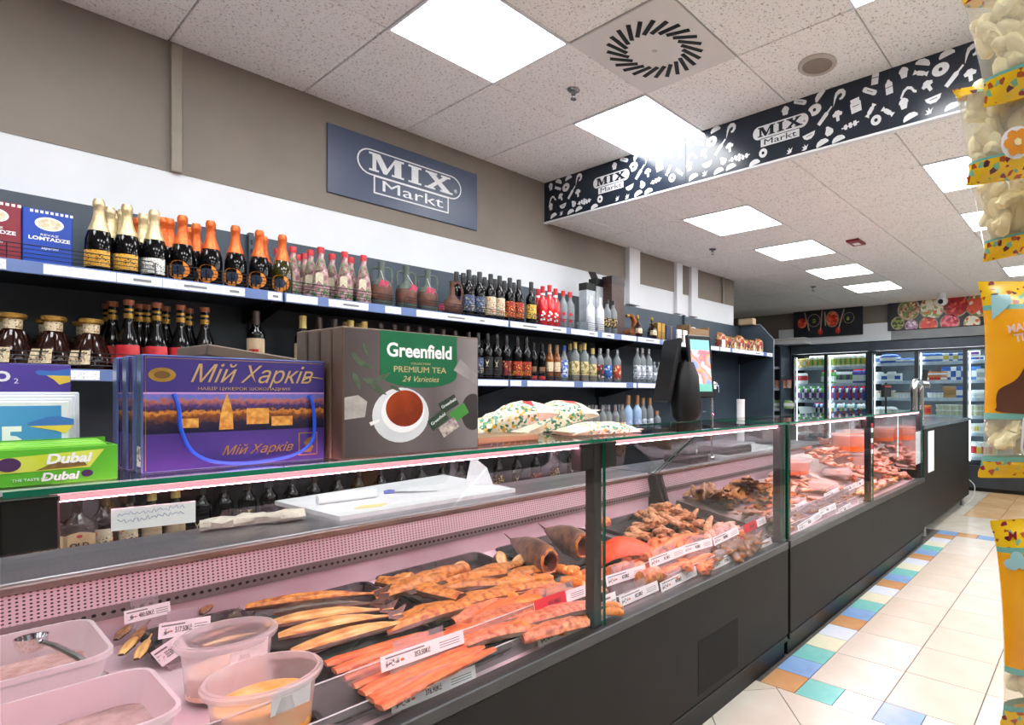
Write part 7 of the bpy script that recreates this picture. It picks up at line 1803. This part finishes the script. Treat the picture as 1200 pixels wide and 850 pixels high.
# ================================================================ hanging snack bags at the right
BAGY = print_mat('yellow_bag_print', '#efc21e', ['#8a2a3a', '#efc21e', '#7fb890', '#b0522a', '#efc21e', '#5a2430'], 120, .25, .3)
BAGO = mat('orange_bag_print', '#f8b422', .2, c2='#f5a616', scale=9, coat=.4)
BAGT = mat('teal_bag_stripe', '#6fb3a4', .3, c2='#7fbcae', scale=9)
BAGF = pane('clear_bag_film', '#fdfcf4', .95, .12, 1.55, haze=.2)  # haze whitens the film in place of bright highlight streaks
PUFF = mat('corn_puff', '#f6ecc6', .7, c2='#eedfae', scale=30, bump=.4, bscale=70)
BRWP = mat('brown_bag_patch', '#6a4330', .4, c2='#5a3728', scale=14)
PINKS = mat('magenta_sticker', '#d8127a', .35, c2='#cc0f72', scale=9)
HBX, HBY, HROT = 0, 0, 0
def hang_bag(u_left, v_top, v_bot, dist, full, label, seed, roll=0.0, halfw=.115, window=.0):
    """snack bag hanging on the strip; u_left is its left edge in the picture, dist its distance along the view"""
    k = dist/FPX
    H = (v_bot-v_top)*k
    uc = u_left+halfw/k
    a = (uc-CX)*k
    cx_, cy_ = -dist*_s+a*_c, dist*_c+a*_s
    z0 = CH+(HZ-v_bot)*k
    t = thing('snack_bag', label, 'snack bag', (cx_, cy_, z0), rot=(0, roll, YAW), group='hanging snack bags')
    r = random.Random(seed)
    def ringat(s, grow=0.0):
        q = math.sin(PI*min(1, max(0, (s-.03)/.94)))**.5 if .03 < s < .97 else 0
        w = halfw*(1.0-.10*q)
        dd = (.045+grow)*q+.003
        return [(math.cos(x)*w, math.sin(x)*dd*(1+.12*math.sin(3*x+seed+7*s)), s*H) for x in [2*PI*i/24 for i in range(24)]]
    def part(nm, s0, s1, m, n=8, grow=0.0): MB().loft([ringat(s0+(s1-s0)*j/n, grow) for j in range(n+1)], cap=False).build(nm, m, t, True)
    b0 = .085 if full else .20
    part('bottom_band', 0, b0, BAGY, 3); part('bottom_stripe', b0, b0+.025, BAGT, 2)
    w1 = window if full else .9
    part('clear_window', b0+.025, w1, BAGF, 10)
    if full:
        part('upper_stripe', w1, w1+.03, BAGT, 2); part('orange_print', w1+.03, .85, BAGO, 8); part('top_stripe', .85, .875, BAGT, 2)
        part('top_band', .875, 1, BAGY, 4)
    else:
        part('top_band', .9, 1.0, BAGY, 3)
    pf = MB()
    zs0, zs1 = H*(b0+(.10 if full else .02)), H*(w1)
    n = 110
    for i in range(n):
        z = zs0+(zs1-zs0)*r.random(); s = z/H
        q = math.sin(PI*min(1, max(0, (s-.03)/.94)))**.5
        x = r.uniform(-1, 1)*halfw*.74; y = r.uniform(-1, 1)*.022*q
        rad = r.uniform(.011, .015); L_ = r.uniform(.010, .022); ang = r.uniform(0, PI)
        p0 = Vector((x-math.cos(ang)*L_, y, z-math.sin(ang)*L_)); p1 = Vector((x+math.cos(ang)*L_, y, z+math.sin(ang)*L_))
        pf.tube([p0-(p1-p0)*.2, p0, (p0+p1)/2+Vector((0, .002, .004)), p1, p1+(p1-p0)*.2], [rad*.35, rad*.85, rad, rad*.85, rad*.35], 8)
    pf.build('corn_puffs', PUFF, t, True)['kind'] = 'stuff'
    MB().cbox((-halfw*.2, -.002, H*.995), (halfw*.2, .002, H+.025), .001).build('hanger_tab', BAGY, t)
    return t, H
def on_bag(t, nm, pts, x, z, m, y, th=.001): return MB().prism(pts, (x, y, z), (1, 0, 0), (0, 0, 1), th).build(nm, m, t)
t, H = hang_bag(1146, 330, 560, 1.05, True, 'orange and clear corn snack bag, largest one hanging at the right edge', 3, 0, .15, .30)
def surf(x, s, hw, seed):
    q = math.sin(PI*min(1, max(0, (s-.03)/.94)))**.5
    w = hw*(1-.10*q); c = max(-.98, min(.98, x/w)); ang = -math.acos(c)
    return math.sin(ang)*(.045*q+.003)*(1+.12*math.sin(3*ang+seed+7*s))
def wrap(t, nm, pts, x0, z0, m, H, hw, seed, off=.0012):
    """flat print that follows the bag's front"""
    P = [Vector((x0+a, 0, z0+b2)) for a, b2 in pts]
    c0 = sum(P, Vector())/len(P)
    vs = []; fs = []
    n = len(P); rings = 4
    for r_ in range(rings+1):
        for p in P:
            q = c0+(p-c0)*(r_/rings)
            vs.append((q.x, surf(q.x, q.z/H, hw, seed)-off, q.z))
    for r_ in range(rings):
        for i in range(n): fs.append((r_*n+i, r_*n+(i+1) % n, (r_+1)*n+(i+1) % n, (r_+1)*n+i))
    return MB().add(vs, fs).build(nm, m, t, True)
def rrpts(w, h, r, n=5):
    return [(p[0], p[1]) for p in rrect(w, h, r, 0, n)]
def round_path(pts, n=5):
    P = [Vector((p[0], p[1], 0)) for p in pts]; out = []; m = len(P)
    for i in range(m):
        p0, p1, p2, p3 = P[i-1], P[i], P[(i+1) % m], P[(i+2) % m]
        for k in range(n):
            t = k/n; q = .5*((2*p1)+(p2-p0)*t+(2*p0-5*p1+4*p2-p3)*t*t+(3*p1-p0-3*p2+p3)*t**3)
            out.append((q.x, q.y))
    return out
def dense(pts, k=4):
    out = []
    for i in range(len(pts)):
        a, b2 = pts[i], pts[(i+1) % len(pts)]
        for j in range(k): out.append((a[0]+(b2[0]-a[0])*j/k, a[1]+(b2[1]-a[1])*j/k))
    return out
wrap(t, 'brown_print', round_path([(0, 0), (.1, -.005), (.2, .0), (.22, .1), (.15, .135), (.08, .125), (.04, .10), (.02, .06), (-.005, .04), (-.008, .012)]), -.118, H*.335, BRWP, H, .15, 3)

wrap(t, 'sticker_edge', rrpts(.088, .041, .018), .0, H*.225, INKW, H, .15, 3, .0018)
wrap(t, 'pink_sticker', rrpts(.084, .037, .016), .0, H*.225, PINKS, H, .15, 3, .0026)
lettering('K', .034, INKW, t, (-.066, surf(-.066, .25, .15, 3)-.0055, H*.25), FY, bold=.0016)
for k, (tx, zf, xo) in enumerate((('MAIS-', .755, -.095), ('TIERZELEGER', .725, -.055))):
    o = lettering(tx, .019, mat('pale_pink_ink', '#f4d6c8', .4), t, (xo, surf(xo, zf, .15, 3)-.006, H*zf), FY, bold=.0005, sx=.9)
    o.rotation_euler = (PI/2, -.18, -.35)
wrap(t, 'blue_patch', dense([(0, 0), (.03, .03), (.03, .045), (-.0, .045)]), -.132, H*.80, mat('bag_blue', '#9fcbd0', .3), H, .15, 3)
wrap(t, 'dark_mark', rrpts(.02, .012, .005), -.0, H*.9, mat('bag_plum', '#5a2a6a', .3), H, .15, 3, .002)
t, H = hang_bag(1172, 605, 848, 1.0, True, 'orange and clear corn snack bag hanging lowest at the right edge', 5, -.05, .15, .27)
wrap(t, 'brown_print', round_path([(0, 0), (.16, .01), (.17, .12), (.08, .13), (.02, .1), (-.005, .05)]), -.085, H*.32, BRWP, H, .15, 5)
for dx, dz in ((-.008, 0), (.008, .002), (0, .012)): wrap(t, 'blue_blossom', circ(.010, 10), -.118+dx, H*.80+dz, mat('bag_blue', '#9fcbd0', .3), H, .15, 5, .002+dz*.02)
lettering('M', .02, mat('maroon_ink', '#9a1f2e', .4), t, (-.12, surf(-.12, .93, .15, 5)-.004, H*.93), FY, bold=.0004)
for k, (tx, zf, xo) in enumerate((('MAIS-', .735, -.09), ('TIERZELEGER', .69, -.06))):
    o = lettering(tx, .018, MATS['pale_pink_ink'], t, (xo, surf(xo, zf, .15, 5)-.007, H*zf), FY, bold=.0005, sx=.9); o.rotation_euler = (PI/2, -.25, -.35)
FLO = mat('flower_orange', '#e8942a', .35)
def flower(t, x, z, H, seed, m=FLO, k=1.0):
    wrap(t, 'flower_edge', circ(.026*k, 14), x, z, INKW, H, .13, seed, .001)
    for i in range(6): wrap(t, 'flower_petal', circ(.0085*k, 8), x+.014*k*math.cos(i*PI/3), z+.014*k*math.sin(i*PI/3), m, H, .13, seed, .002+.0002*i)
    wrap(t, 'flower_centre', circ(.006*k, 8), x, z, mat('flower_mid', '#f4dfa0', .4), H, .13, seed, .0036)
t, H = hang_bag(1150, -30, 106, .95, False, 'clear corn puff bag at the top of the hanging strip', 7, -.22, .13)
t, H = hang_bag(1131, 92, 206, 1.0, False, 'clear corn puff bag with orange flower, second from the top', 8, -.14, .13)
flower(t, -.055, H*.3, H, 8); flower(t, -.005, H*.33, H, 8, mat('flower_red', '#b8304a', .35), .7)
wrap(t, 'pink_sticker', rrpts(.06, .03, .01), .03, H*.8, PINKS, H, .13, 8, .003)
t, H = hang_bag(1150, 190, 292, 1.12, False, 'clear corn puff bag with orange flower, third from the top', 9, -.2, .13)
flower(t, -.02, H*.33, H, 9)
wrap(t, 'pink_sticker', rrpts(.05, .03, .01), .06, H*.75, PINKS, H, .13, 9, .003)
# hanging strip that carries the bags
k = 1.12/FPX; a = (1262-CX)*k
t = thing('hanging_strip', 'white plastic merchandising strip carrying the snack bags', 'strip', (-1.12*_s+a*_c, 1.12*_c+a*_s, .4), rot=(0, 0, YAW))
MB().cbox((-.02, .05, 0), (.02, .052, 2.68), .001).build('strip', WHITE, t)
MB().tube([(0, .05, 2.68), (0, .05, 2.705)], .003, 6).build('hook', CHROME, t)

for p in [v for v in list(globals().values()) if isinstance(v, Proto)]+cprot: p.drop()
